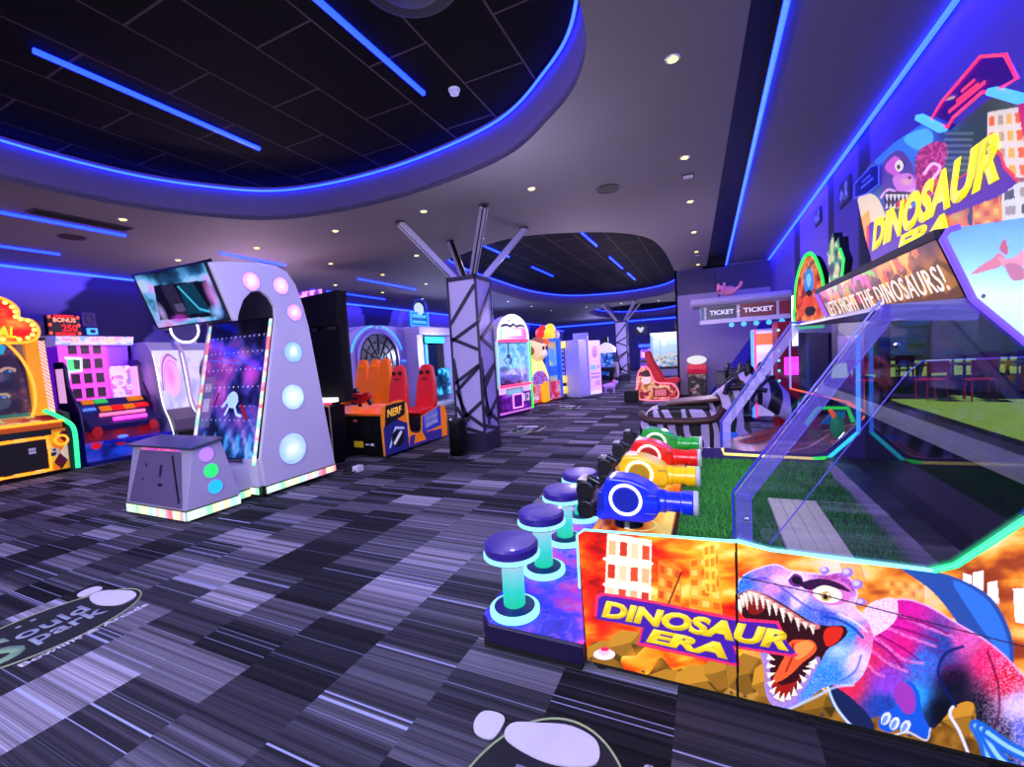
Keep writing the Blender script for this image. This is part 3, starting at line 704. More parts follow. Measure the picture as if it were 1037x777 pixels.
    # ---- head: silhouette in blue / lilac / pink
    head = [(747, 596), (752, 584), (768, 576), (786, 572), (800, 578), (815, 580), (835, 582), (852, 580), (862, 588), (868, 602), (866, 615), (880, 630), (884, 650), (876, 680), (862, 694), (842, 694), (826, 702), (810, 715), (796, 718), (782, 714), (775, 700), (774, 680), (768, 650), (764, 630), (752, 618)]
    hc = [(752, 590, (.12, .40, .78)), (772, 580, (.60, .42, .88)), (790, 590, (.96, .56, .86)), (812, 592, (.90, .72, .94)), (806, 608, (.94, .80, .94)), (780, 597, (.80, .50, .88)), (838, 586, (.62, .20, .52)), (858, 590, (.66, .22, .62)), (845, 612, (.90, .74, .93)), (866, 618, (.96, .72, .86)), (815, 622, (.26, .40, .80)), (795, 607, (.35, .35, .80)), (838, 625, (.16, .30, .74)),
              (860, 640, (.14, .52, .90)), (852, 660, (.40, .62, .92)), (868, 668, (.95, .80, .93)), (876, 645, (.93, .38, .62)), (840, 682, (.15, .50, .92)), (820, 700, (.24, .52, .92)), (800, 714, (.55, .45, .85)), (780, 708, (.66, .52, .85)), (770, 610, (.20, .40, .80))]
    m = inpoly(c.x, c.y, smooth_poly(head)); c.put(m, np.clip(c.idw(hc, 3.2) * (.84 + .36 * n[:, None]), 0, 1)); c.put(m & (sc_ > .60), (.98, .92, 1.), .28)
    hp = smooth_poly(head); c.line(hp[:70], .9, (.9, .85, 1.), .7)
    for x, y, r in ((858, 580, 6), (868, 592, 6), (872, 610, 5), (835, 578, 5)): c.ell(x, y, r, r * .8, (.62, .45, .85)); c.ell(x - 1, y - 1, r * .6, r * .45, (.82, .75, .95))
    c.line(smooth_line([(756, 590), (775, 586), (795, 598), (820, 616), (845, 622)]), 1.2, (.30, .28, .70), .7); c.line(smooth_line([(800, 718), (826, 706), (846, 696), (864, 694)]), 1.5, (.80, .88, 1.), .7); c.line(smooth_line([(872, 664), (866, 680), (852, 690)]), 1.2, (.30, .40, .82), .7); c.soft(792, 588, 16, 7, (1., .82, .97), .8); c.soft(850, 660, 12, 8, (.82, .90, 1.), .6)
    # mouth cavity, dark red
    mouth = [(749, 602), (760, 598), (775, 602), (790, 610), (806, 620), (822, 630), (836, 634), (854, 634), (858, 642), (848, 652), (838, 658), (830, 672), (818, 688), (804, 705), (790, 710), (779, 702), (776, 684), (776, 664), (768, 640), (754, 626), (747, 614)]
    c.blob(mouth, (.20, .05, .07)); c.blob([(752, 608), (764, 604), (776, 610), (772, 620), (760, 622)], (.50, .10, .08)); c.blob([(838, 636), (853, 636), (850, 648), (838, 655), (834, 645)], (.85, .16, .10))
    c.blob([(782, 690), (795, 664), (800, 650), (812, 648), (824, 650), (826, 660), (812, 672), (802, 682), (790, 690)], (.93, .36, .16)); c.blob([(804, 655), (816, 649), (824, 654), (816, 664), (806, 668)], (1., .58, .26)); c.line([(803, 652), (803, 664), (796, 680)], 1.2, (.70, .16, .06))
    c.blob([(781, 690), (792, 694), (806, 690), (812, 684), (800, 702), (788, 706)], (.62, .10, .07))
    # gums then teeth
    IV = (.98, .93, .80)
    up = smooth_line([(748, 612), (752, 604), (760, 600), (772, 604), (785, 612), (800, 621), (815, 631), (828, 635)], 8); c.line(up, 2.6, (.80, .45, .42))
    for k in range(0, len(up) - 1, 4):
        x, y = up[k]; L = 6 + 8 * math.sin(PI * min(1, k / len(up) + .12)) + (4 if k % 8 else 0); c.poly([(x - 3.0, y - 1), (x + 3.4, y), (x + 1.4, y + L)], IV); c.poly([(x + .6, y), (x + 3.2, y), (x + 1.4, y + L)], (.80, .72, .62))
    lo = smooth_line([(777, 664), (777, 682), (780, 700), (790, 710), (803, 706), (814, 692), (824, 676), (828, 668)], 8); c.line(lo, 3.0, (.66, .50, .72))
    for k in range(1, len(lo) - 1, 4):
        x, y = lo[k]; dx, dy = 803 - x, 676 - y; L = math.hypot(dx, dy) + 1e-6; dx, dy = dx / L, dy / L; t = 9
        c.poly([(x - dy * 3, y + dx * 3), (x + dy * 3, y - dx * 3), (x + dx * t, y + dy * t)], IV)
    # nostril, brow, eye
    c.ell(806, 588, 8.5, 6.5, (.42, .16, .46), .4); c.ell(807, 588, 5.5, 4, (.10, .06, .14), .4); c.line(smooth_line([(798, 586), (804, 580), (812, 582), (815, 590)]), 1.2, (.97, .82, .95))
    c.blob([(818, 595), (832, 588), (848, 588), (860, 594), (862, 604), (855, 611), (840, 613), (824, 606)], (.86, .45, .72)); c.ell(838, 602, 15, 8.5, (.96, .94, .82), .18); c.ell(836.5, 604, 5.2, 5.0, (.80, .66, .30)); c.ell(836, 604.5, 2.6, 2.8, (.10, .07, .04)); c.ell(838.5, 602, 1.1, 1.1, (1, 1, 1))
    c.blob([(810, 592), (822, 587), (838, 587), (852, 592), (862, 600), (850, 597), (834, 593), (820, 598)], (.20, .08, .22))
    c.line(smooth_line([(835, 625), (850, 628), (864, 636), (874, 646)]), 1.4, (.10, .28, .66)); c.line(smooth_line([(850, 622), (866, 630), (878, 640)]), 1.1, (.98, .85, .95), .8)
BN = [(606, 606), (612, 603), (660, 611), (745, 629), (786, 632), (795, 648), (806, 661), (802, 663), (750, 655), (742, 654), (748, 671), (742, 672), (655, 652), (648, 651), (650, 642), (652, 636), (604, 627)]
def near_art(c):
    fire_bg(c)
    facade(c, [(615, 540), (660, 547), (659, 618), (612, 612)], (.99, .90, .74), [(.97, .70, .45), (.86, .30, .14), (.98, .80, .58), (.80, .22, .12)], 4, 3)
    for y in (566, 592): c.line([(612, y), (660, y + 5)], 1.5, (1., .98, .92))
    facade(c, [(667, 568), (690, 576), (690, 625), (665, 620)], (.95, .52, .14), [(.80, .28, .06), (1., .72, .30)], 3, 4, .85)
    facade(c, [(698, 566), (728, 560), (732, 632), (698, 622)], (.98, .66, .16), [(.84, .34, .06), (1., .85, .42)], 3, 6, .7)
    facade(c, [(712, 552), (724, 548), (726, 602), (714, 600)], (1., .84, .26), [(.93, .50, .10)], 2, 4, .8)
    c.line([(690, 580), (676, 614)], .9, (.45, .14, .05))
    # ruined skyline behind the beast
    for q in ([(985, 580), (996, 578), (996, 606), (985, 604)], [(1000, 590), (1010, 588), (1012, 612), (1000, 610)], [(975, 580), (984, 583), (984, 592), (975, 590)]): c.poly(q, (.98, .92, .88))
    c.poly([(1026, 596), (1060, 596), (1060, 606), (1040, 606), (1040, 632), (1028, 630)], (1., .97, .96))
    facade(c, [(900, 586), (936, 590), (936, 615), (900, 612)], (.90, .56, .20), [(.78, .40, .12), (.98, .78, .40)], 5, 3, .55); facade(c, [(850, 570), (872, 572), (880, 600), (856, 590)], (.90, .48, .14), [(.98, .76, .30)], 3, 3, .5)
    rocks(c, lambda x: 660 + .19 * (x - 594) + 5 * np.sin(x * .11) + 4 * np.sin(x * .27) - 10 * np.exp(-((x - 610) / 14) ** 2) + 14 * np.exp(-((x - 645) / 14) ** 2), 4, 594, 1080, (.62, .43, .12))
    c.soft(652, 668, 22, 14, (1., .62, .14), .8)
    c.ell(612, 663, 11, 5.5, (.95, .90, .95)); c.ell(612, 660, 6, 4, (.93, .75, .85)); c.ell(611, 657.5, 2.6, 2.2, (.92, .15, .3)); c.ell(614, 657.5, 2.6, 2.2, (.92, .15, .3))
    dino_big(c)
    banner(c, BN, (.93, .18, .36), (.27, .12, .58))
    c.line([(750, 584), (830, 602), (1037, 655)], .7, (.2, .08, .16), .8)
    c.put(np.abs(c.x - (745.5 + (c.y - 545) * .010)) < 1.3, (.06, .04, .05))
topedge = [(-.57, .655), (-.54, .675), (.05, .70), (.085, .705), (.20, .685), (.68, .675), (.74, .705), (1.02, 1.0), (1.12, 1.0)]
def clipN(x, y): return inpoly(x, y, PXE)
PXE = [tuple(float(v) for v in to_px((X, YN, Z))) for X, Z in topedge] + [tuple(float(v) for v in to_px((X, YN, Z))) for X, Z in ((1.12, .05), (-.555, .05))]
art('printed_side_panel', [(-.57, YN, .045), (1.12, YN, .045), (1.12, YN, 1.01), (-.57, YN, 1.01)], 700, 400, near_art, dino, es=.54, clip=clipN, world=True, mapto=lambda P: to_px(P))
backing = [(x, z - .004) for x, z in topedge] + [(1.12, .05), (-.565, .05)]
dp('near_side_board', B().prism(backing, 1, YN + .002, YN + .02), BLACK); dp('far_side_board', B().prism(backing, 1, YF2 - .02, YF2), mat('side_violet', (.22, .12, .45), .4))
for i, x in enumerate((-.5, -.25, .03, .14, .35, .62, .9)): pass
sc_ = B()
for x in (-.535, -.3, .05, .10, .36, .62, .88): sc_.sph((x, YN - .001, .062), .006, 8, 6)
dp('screw', sc_, STEEL)
# lettering on the banner (front plane)
def px_text(s, m, p0, p1, hpx, parent, sh=.12, ax=1, val=YN - .0015, depth=.0012, name='lettering', bold=.055):
    A = Vector(hit(*p0, ax, val)); Bq = Vector(hit(*p1, ax, val)); U = Vector(hit(p0[0], p0[1] - hpx, ax, val)) - A
    X = (Bq - A); w = X.length; h = U.length
    return text(name, s, m, parent, A, X, (U - X * (U.dot(X) / X.dot(X))), w, h, depth, sh, bold, world=True)
YTXT = mat('title_yellow', (1., .86, .16), .4, emit=(1., .84, .14), es=.55); PTXT = mat('title_purple', (.22, .06, .45), .5)
px_text('DINOSAUR', YTXT, (609, 625), (799, 660), 17.5, dino, .25); px_text('ERA', YTXT, (654, 650), (737, 668), 14.5, dino, .25)
# --- neon along the panel and pane edges
def neon_path(name, pts, y, r, m, parent=dino): return dp(name, B().tube([(x, y, z) for x, z in pts], r, 8), m, parent)
neon_path('white_neon_edge', [(-.575, .40), (-.575, .655), (-.54, .683), (.05, .706)], YN - .002, .0055, led('led_ice', (.75, .98, 1.), 2.), dino)
neon_path('cyan_neon_edge', [(.05, .706), (.09, .710), (.20, .690), (.68, .682)], YN - .004, .0075, led('led_ice', (.75, .98, 1.), 2.), dino)
neon_path('teal_neon_edge', [(.68, .682), (.74, .71), (.91, .89)], YN - .004, .010, TEAL, dino); neon_path('aqua_neon_edge', [(.91, .89), (.945, .94), (.945, 1.50)], YN - .004, .010, SKYB, dino)
FN = [(.08, .70), (.09, .655), (.66, .645), (.75, .655), (.92, .84), (.92, 1.50)]
neon_path('far_neon_edge', FN[:3], YF2 - .03, .010, led('led_pale_yellow', (1., .92, .62), 1.6), dino); neon_path('far_neon_edge', FN[2:4], YF2 - .03, .012, GRN, dino); neon_path('far_neon_edge', FN[3:5], YF2 - .03, .012, CYAN, dino); neon_path('far_neon_edge', FN[4:], YF2 - .03, .012, SKYB, dino)
# --- acrylic side panes (near and far)
pane = [(.085, .705), (.085, .90), (.55, 1.60), (.78, 1.58), (.90, 1.45), (1.0, 1.40), (1.0, .98), (.945, .94), (.74, .71), (.68, .68), (.20, .69)]
dp('near_pane', B().prism(pane, 1, YN + .004, YN + .010), glass('side_acrylic', (.90, .89, .98), .13, .0)); dp('far_pane', B().prism(pane, 1, YF2 - .012, YF2 - .006), glass('far_acrylic', (.92, .92, 1.), .05, .02))
def edge_band(y0, y1, parent, w=.055):
    b = B(); pts = [(.085, .705), (.085, .90), (.55, 1.60), (.80, 1.58)]
    for (x0, z0), (x1, z1) in zip(pts[:-1], pts[1:]):
        d = Vector((x1 - x0, z1 - z0)).normalized(); nx, nz = d.y, -d.x
        b.prism([(x0, z0), (x1, z1), (x1 + nx * w, z1 + nz * w), (x0 + nx * w, z0 + nz * w)], 1, y0, y1)
    return dp('pane_edge_band', b, mat('violet_acrylic_edge', (.74, .68, .96), .2, emit=(.60, .54, .98), es=.30, alpha=.36), parent)
eb = edge_band(YN + .012, YN + .022, dino); edge_band(YF2 - .03, YF2 - .02, dino)
def pane_lines(y):
    b = B(); L = [((.10, .71), (.10, .89), (.557, 1.585), (.78, 1.565)), ((.20, .70), (.62, 1.36), (.66, 1.40), (.93, 1.40)), ((.14, .70), (.14, .88), (.575, 1.54))]
    for l in L: b.tube([(x, y, z) for x, z in l], .0018, 6)
    return b
dp('edge_glow_line', pane_lines(YN + .024), led('led_indigo', (.45, .42, 1.), 1.2), eb)
dp('corner_bolt', B().sph((.585, YN + .003, 1.46), .012, 10, 8).sph((.80, YN + .003, 1.60), .01, 10, 8).sph((.12, YN + .003, .80), .01, 10, 8), CHROME)
dp('dark_edge_frame', B().tube([(.075, YN + .007, .705), (.075, YN + .007, .905), (.545, YN + .007, 1.615)], .0045, 6), mat('indigo_edge', (.16, .12, .60), .3, emit=(.16, .14, .9), es=.4))
# far pane frame: glowing blue slanted bar
dp('far_edge_frame', B().tube([(.075, YF2 - .01, .66), (.075, YF2 - .01, .905), (.545, YF2 - .01, 1.615), (.95, YF2 - .01, 1.60)], .010, 6), led('led_deep_blue', (.14, .14, .80), 1.))
# --- turf bed with added bright-patch planks
turf = dp('turf_bed', B().box(-.16, .94, YN + .02, YF2 - .03, .595, .612), mat('turf_backing', (.08, .32, .10), .9, var=.4, scale=60.))
rs = np.random.RandomState(5); nb = 16000
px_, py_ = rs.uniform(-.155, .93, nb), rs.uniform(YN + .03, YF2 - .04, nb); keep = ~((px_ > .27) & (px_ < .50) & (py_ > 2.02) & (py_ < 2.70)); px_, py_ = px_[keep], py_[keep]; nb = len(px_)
an, hh, ww = rs.uniform(0, 2 * PI, nb), rs.uniform(.015, .034, nb), .0022; lx, ly = rs.normal(0, .010, nb), rs.normal(0, .010, nb)
V = np.empty((nb, 3, 3)); V[:, 0] = np.stack([px_ - ww * np.cos(an), py_ - ww * np.sin(an), np.full(nb, .611)], 1); V[:, 1] = np.stack([px_ + ww * np.cos(an), py_ + ww * np.sin(an), np.full(nb, .611)], 1); V[:, 2] = np.stack([px_ + lx, py_ + ly, .611 + hh], 1)
Mi = np.array(wm(dino).inverted()); V = V.reshape(-1, 3) + Mi[:3, 3]
me = bpy.data.meshes.new('turf_blades'); me.from_pydata(V.tolist(), [], np.arange(nb * 3).reshape(-1, 3).tolist())
at = me.color_attributes.new('Col', 'FLOAT_COLOR', 'POINT'); cc = np.repeat(rs.uniform(.55, 1.35, nb), 3)[:, None] * np.array(lin((.26, .66, .24)))[None, :]; at.data.foreach_set('color', np.concatenate([cc, np.ones((nb * 3, 1))], 1).astype(np.float32).ravel())
me.materials.append(art_mat(0, .8)); o = bpy.data.objects.new('turf_blades', me); COL.objects.link(o); o.parent = dino; o['kind'] = 'stuff'
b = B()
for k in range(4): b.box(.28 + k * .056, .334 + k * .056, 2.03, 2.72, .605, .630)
dp('reflected_patch_planks', b, mat('reflected_patch_pale', (.84, .79, .68), .6, var=.2, scale=20.), bevel=.002)  # pale planks added to stand in for a sunlit patch mirrored in the pane
# --- gun console
con = B().prism([(-.545, .575), (-.175, .575), (-.175, .615), (-.19, .625), (-.53, .625), (-.545, .615)], 1, YN + .02, YF2 - .02)
dp('gun_console', con, mat('console_orange', (.80, .36, .06), .4))
def console_art(c):
    n = c.noise(9, 4, 41, 5); c.c = c.ramp(n * 1.2 - .05, [(.2, (.55, .18, .02)), (.4, (.86, .42, .06)), (.6, (.98, .66, .14)), (.8, (1., .86, .40))])
    facade(c, [(.03, .1), (.12, .1), (.12, .6), (.03, .6)], (.70, .22, .05), [(.95, .6, .2), (.5, .12, .03)], 2, 6, .7)
    for y in (.25, .70, 1.15, 1.6): c.put(np.abs(np.hypot(c.x - .20, c.y - y) - .085) < .006, (1., .93, .55))
art('console_print', [(-.54, YN + .025, .6262), (-.18, YN + .025, .6262), (-.18, YF2 - .025, .6262), (-.54, YF2 - .025, .6262)], 60, 260, console_art, dino, es=.35, world=True)
# --- guns
GP = [(-.535, .665), (-.525, .745), (-.505, .80), (-.475, .868), (-.44, .876), (-.36, .870), (-.285, .842), (-.235, .803), (-.225, .765), (-.225, .730), (-.24, .70), (-.255, .676), (-.30, .658), (-.40, .654), (-.47, .658), (-.51, .650)]
for y, nm, c1, lb in ((2.16, 'blue', (.06, .16, .88), 'blue toy gun nearest the camera'), (2.62, 'yellow', (.98, .76, .03), 'yellow toy gun'), (3.06, 'red', (.90, .06, .05), 'red toy gun'), (3.50, 'green', (.05, .62, .20), 'green toy gun farthest from the camera')):
    m = mat('gun_' + nm, c1, .3, coat=.4, emit=c1, es=.10); dk = mat('gun_%s_dark' % nm, tuple(.72 * x for x in c1), .35)
    g = dp('gun', B().prism(GP, 1, y - .065, y + .065), m, bevel=.022, smooth='auto', seg=3); g['label'] = lb
    dp('barrel', B().lathe([(.055, 0), (.055, .03), (.048, .035), (.048, .10), (.056, .105), (.056, .15), (.050, .155)], (-.235, y, .755), (1, 0, 0), n=24), m, g, smooth='auto')
    dp('muzzle', B().lathe([(.056, 0), (.058, .004), (.058, .018), (.050, .022), (.034, .016)], (-.08, y, .755), (1, 0, 0), n=24), mat('gun_muzzle_grey', (.72, .72, .78), .4), g, smooth='auto')
    dp('light_ring', B().ring((-.385, y - .068, .768), (0, 1, 0), .072, .0075, 40), WHT, g); dp('light_ring', B().ring((-.385, y + .068, .768), (0, 1, 0), .072, .0075, 40), WHT, g)
    dp('side_disc', B().disc((-.385, y - .064, .768), (0, -1, 0), .058, .006).disc((-.385, y + .064, .768), (0, 1, 0), .058, .006), dk, g, bevel=.002)
    dp('side_rib', B().box(-.30, -.24, y - .07, y + .07, .70, .712).box(-.28, -.235, y - .07, y + .07, .79, .80).box(-.52, -.495, y - .072, y + .072, .70, .80), dk, g, bevel=.004)
    hd = B(); hd.tube([(-.52, y, .82), (-.575, y, .85), (-.60, y, .80), (-.605, y, .73), (-.59, y, .665), (-.535, y, .66)], .018, 8)
    hd.bar((-.60, y, .85), (-.60, y, .655), .12, .055, (1, 0, 0)); hd.cyl((-.585, y - .07, .80), (-.585, y + .07, .80), .045); hd.cyl((-.585, y - .07, .70), (-.585, y + .07, .70), .045)
    dp('rear_handle', hd, mat('grip_black', (.05, .05, .07), .35), g, bevel=.006)
    dp('trigger', B().box(-.578, -.57, y - .02, y + .02, .72, .75), CHROME, g)
    dp('pedestal', B().lathe([(.075, .0), (.07, .012), (.05, .05), (.036, .085), (.034, .10)], (-.385, y, .564 + .06), n=24), mat('gloss_black', (.03, .03, .04), .12), g, smooth='auto')
# --- screen, header, upper side art, back board
dp('screen', B().box(.955, 1.0, YN + .03, YF2 - .03, .612, 1.60), mat('black_glass_screen', (.012, .012, .02), .04, spec=.6))
dp('screen_frame', B().box(.935, .956, YN + .03, YF2 - .03, .612, .64).box(.935, .956, YN + .03, YF2 - .03, 1.57, 1.60), BLACK)
roof = [(.775, 1.59), (1.06, 1.585), (1.06, 1.825), (.70, 1.822)]
dp('roof_box', B().prism(roof, 1, YN + .012, YF2 - .012), mat('roof_indigo', (.07, .05, .20), .5))
H0, H1 = (.772, 1.605), (.700, 1.80)
def head_art(c):
    n = c.noise(7, 9, 51, 4); c.c = c.ramp(n, [(.2, (.25, .12, .05)), (.45, (.50, .28, .10)), (.7, (.72, .45, .14))])
    for k, col in ((.15, (.92, .12, .08)), (.35, (1., .55, .06)), (.52, (.45, .75, .10)), (.62, (1., .72, .08)), (.85, (.95, .35, .60)), (1.05, (.50, .80, .12)), (1.25, (1., .66, .05)), (1.42, (1., .80, .20))):
        m = fbm(c.x * 14 + k * 50, c.y * 14, int(k * 100), 3); c.put((m > .46) & (np.abs(c.x - k) < .13) & (c.y > .07), col, .95); c.put((np.abs(m - .5) < .03) & (np.abs(c.x - k) < .14) & (c.y > .06), (.9, .2, .05), .6)
    for x, w in ((.1, .1), (.3, .12), (.9, .14), (1.3, .16), (1.5, .2), (1.65, .15)): c.poly([(x - w, 0), (x - w * .7, .11), (x, .15), (x + w * .7, .08), (x + w, 0)], (.45, .27, .09)); c.poly([(x - w * .4, .02), (x, .12), (x + w * .5, .05)], (.68, .45, .14))
hb = lambda y, t: (H0[0] + (H1[0] - H0[0]) * t - .004, y, H0[1] + (H1[1] - H0[1]) * t)
art('header_print', [hb(YF2 - .04, .0), hb(YN + .03, .0), hb(YN + .03, 1.), hb(YF2 - .04, 1.)], 340, 44, head_art, dino, es=.6, world=True)
UP = Vector((H1[0] - H0[0], 0, H1[1] - H0[1])).normalized(); NH = Vector((-UP.z, 0, UP.x))
o_ = Vector(hb(3.53, .16)) + NH * .003
text('header_lettering', "LET'S FIGHT THE DINOSAURS!", mat('cream_letters', (.98, .95, .84), .4, emit=(1, .97, .85), es=.7), dino, o_, (0, -1, 0), UP, 1.56, .098, .002, 0, .0, world=True, spacing=1.12)
dp('header_neon', B().tube([hb(YF2 - .02, -.03), hb(YF2 - .02, 1.0)], .016, 8), led('led_lavender', (.72, .45, 1.), 2.), dino)
dp('header_frame', B().box(.685, .74, YN + .012, YF2 - .012, 1.80, 1.83), BLACKM); dp('roof_underside', B().box(.56, .80, YN + .02, YF2 - .02, 1.585, 1.60), mat('underside_grey', (.45, .42, .60), .4))
# upper side print: sky with a pterosaur
US = [(.70, 1.80), (.78, 1.59), (.90, 1.45), (1.16, 1.40), (1.16, 1.83), (.74, 1.825)]
USp = [tuple(float(v) for v in to_px((x, YN - .004, z))) for x, z in US]
def sky_art(c):
    t = np.clip((c.y - 228) / 120, 0, 1); c.c = c.ramp(t + .15 * c.noise(.02, .03, 61), [(0., (.35, .55, .97)), (.4, (.55, .76, 1.)), (.7, (.80, .93, 1.)), (1., (.72, .85, 1.))])
    PT = (.78, .46, .52)
    c.blob([(983, 278), (995, 268), (1005, 262), (1012, 256), (1018, 262), (1012, 270), (1000, 274)], PT); c.blob([(1010, 260), (1024, 262), (1040, 250), (1060, 240), (1060, 262), (1040, 268), (1022, 274)], (.82, .55, .60)); c.blob([(1012, 252), (1018, 242), (1021, 258)], (.70, .36, .44)); c.blob([(1018, 268), (1032, 268), (1040, 280), (1026, 284)], (.70, .44, .52))
art('sky_side_print', [(.68, YN - .004, 1.38), (1.17, YN - .004, 1.38), (1.17, YN - .004, 1.84), (.68, YN - .004, 1.84)], 150, 150, sky_art, dino, es=.7, world=True, clip=lambda x, y: inpoly(x, y, USp), mapto=lambda P: to_px(P))
dp('sky_side_board', B().prism(US, 1, YN - .002, YN + .014), mat('violet_board', (.45, .25, .8), .3)); dp('violet_trim', B().tube([(x, YN - .006, z) for x, z in ((.74, 1.826), (.715, 1.82), (.70, 1.795), (.775, 1.592), (.90, 1.443), (1.16, 1.392))], .010, 8), led('led_violet_trim', (.55, .36, 1.), 1.6))
BX = .95
onB = lambda px, py: (lambda p: (p[1], p[2]))(hit(px, py, 0, BX))
BP = [(866, 190), (880, 168), (905, 145), (936, 124), (962, 132), (1008, 96), (1037, 100), (1075, 105), (1100, 230), (968, 240), (884, 268), (876, 240)]
def board_art(c):
    t = np.clip((c.x - 866) / 190, 0, 1); n = c.noise(.03, .03, 71, 4)
    c.c = c.ramp(t + .35 * (n - .5), [(0., (.10, .22, .42)), (.12, (.16, .34, .50)), (.3, (.16, .45, .82)), (.45, (.10, .20, .42)), (.62, (.10, .22, .20)), (.8, (.24, .30, .20)), (1., (.50, .12, .50))])
    fire = np.clip((c.y - 195 + (c.x - 940) * .25) / 40, 0, 1) * (n > .38); c.put(fire, c.ramp(n * 1.3 - .1, FLAME), .95)
    c.blob([(868, 205), (880, 196), (892, 206), (900, 240), (890, 262), (876, 250)], (.93, .86, .62)); c.poly([(870, 222), (880, 212), (886, 262), (878, 264)], (.98, .70, .14)); c.poly([(866, 240), (874, 236), (884, 266), (878, 268)], (.95, .16, .22))
    c.blob([(884, 152), (905, 140), (930, 128), (942, 138), (938, 156), (915, 160), (895, 175)], (.16, .46, .90)); c.blob([(915, 140), (938, 130), (945, 142), (930, 152)], (.30, .70, 1.))
    facade(c, [(1000, 114), (1034, 108), (1042, 180), (1000, 178)], (.90, .86, .72), [(.95, .40, .10), (.70, .62, .45), (.98, .70, .25)], 4, 4); facade(c, [(1014, 190), (1060, 178), (1068, 236), (1016, 236)], (.86, .88, .78), [(.30, .30, .30), (.62, .58, .50)], 3, 3)
    facade(c, [(985, 205), (1012, 196), (1016, 240), (985, 240)], (.95, .55, .10), [(.75, .28, .05), (1., .75, .25)], 3, 4, .9); c.poly([(1030, 105), (1060, 100), (1060, 180), (1040, 160)], (.78, .08, .35))
    # two beasts' heads
    c.blob([(890, 178), (896, 162), (910, 152), (920, 160), (926, 176), (926, 198), (918, 208), (905, 214), (896, 212), (894, 196)], (.30, .22, .52)); c.blob([(904, 180), (922, 176), (927, 190), (912, 196)], (.80, .48, .74)); c.soft(918, 184, 8, 5, (.98, .72, .62), .8); c.ell(921, 180, 1.8, 1.4, (.15, .05, .15)); c.line([(903, 163), (910, 161), (916, 166)], 1.4, (.16, .08, .28)); c.line(smooth_line([(892, 200), (900, 192), (912, 196), (926, 192)]), 1.2, (.95, .70, .85)); c.blob([(896, 170), (906, 158), (914, 166), (908, 178)], (.80, .35, .72)); c.ell(910.5, 168, 4.2, 5.5, (.97, .95, .78)); c.ell(910, 169, 1.8, 2.6, (.1, .08, .05))
    c.blob([(896, 196), (908, 194), (924, 196), (922, 208), (908, 216), (898, 210)], (.10, .03, .06))
    for x in range(898, 924, 4): c.poly([(x - 1.6, 197), (x + 1.8, 197), (x + .4, 204)], (.98, .95, .85)); c.poly([(x - 1.4, 211), (x + 1.4, 211), (x + .2, 205)], (.95, .9, .8))
    c.blob([(908, 205), (920, 202), (922, 208), (912, 212)], (.85, .15, .2))
    c.blob([(928, 158), (940, 146), (956, 144), (960, 156), (954, 176), (950, 196), (936, 210), (928, 190)], (.55, .06, .32)); s = c.noise(.5, .5, 77, 2); c.put(inpoly(c.x, c.y, smooth_poly([(928, 158), (940, 146), (956, 144), (960, 156), (954, 176), (950, 196), (936, 210), (928, 190)])) & (s > .55), (.93, .35, .60), .7); c.line(smooth_line([(936, 176), (944, 166), (952, 170), (944, 182)]), 1.5, (.98, .78, .88))
    for k in range(7): c.rect(956, 134 + k * 6.2, 956 + 30 - k, 136.4 + k * 6.2, (.55, .62, .55), .55)
    banner(c, [(880, 226), (925, 210), (985, 172), (1003, 150), (1012, 158), (1016, 170), (1030, 186), (1010, 200), (950, 222), (948, 236), (968, 238), (890, 262), (880, 264)], (.93, .16, .22), (.30, .10, .55), 5)
zs = [onB(*p) for p in BP]; ymin, ymax = min(a for a, _ in zs), max(a for a, _ in zs); zmin, zmax = min(b for _, b in zs), max(b for _, b in zs)
art('backboard_print', [(BX, ymax, zmin), (BX, ymin, zmin), (BX, ymin, zmax), (BX, ymax, zmax)], 420, 170, board_art, dino, es=.62, world=True, clip=lambda x, y: inpoly(x, y, BP), mapto=lambda P: to_px(P))
dp('backboard', B().prism(zs, 0, BX + .004, BX + .05), BLACKM)
px_text('DINOSAUR', mat('title_bright_yellow', (1., .95, .12), .4, emit=(1., .95, .10), es=.8), (883, 255), (1012, 182), 30, dino, .25, 0, BX - .004)
px_text('ERA', mat('title_bright_yellow', (1., .95, .12)), (908, 259), (962, 236), 18, dino, .25, 0, BX - .004)
for (a, c_) in (((936, 117), (962, 130)), ((1012, 90), (1046, 99))):
    p0, p1 = onB(*a), onB(*c_); dp('top_light_bar', B().bar((BX - .02, p0[0], p0[1]), (BX - .02, p1[0], p1[1]), .022, .03, (1, 0, 0)), SKYB, bevel=.004)
def outline_sign(nm, pts, m, r, inner, parent=dino):
    P = [onB(*p) for p in pts]; s = dp(nm, B().prism(P, 0, BX - .012, BX - .006), glass(nm + '_acrylic', (.9, .55, .9) if 'pink' in nm else (.6, .65, 1.), .04)); dp('neon_outline', B().tube([(BX - .014, y, z) for y, z in P], r, 6, True), m, s)
    b = B()
    for q in inner: P0, P1 = onB(*q[0]), onB(*q[1]); b.bar((BX - .015, *P0), (BX - .015, *P1), q[2], .004, (1, 0, 0))
    dp('small_print', b, m, s)
outline_sign('pink_neon_sign', [(946, 122), (958, 102), (998, 56), (1024, 54), (1036, 78), (1012, 92), (1000, 92), (970, 118), (964, 128)], led('led_hot_pink', (1., .22, .45), 1.8), .006, [((979, 91), (992, 80), .010), ((974, 101), (996, 84), .010), ((966, 112), (1003, 82), .012)])
outline_sign('blue_neon_sign', [(868, 200), (868, 186), (885, 168), (893, 166), (893, 186), (880, 196)], led('led_soft_blue', (.20, .30, .95), 1.6), .004, [((876, 184), (884, 177), .01), ((875, 190), (887, 180), .012)])
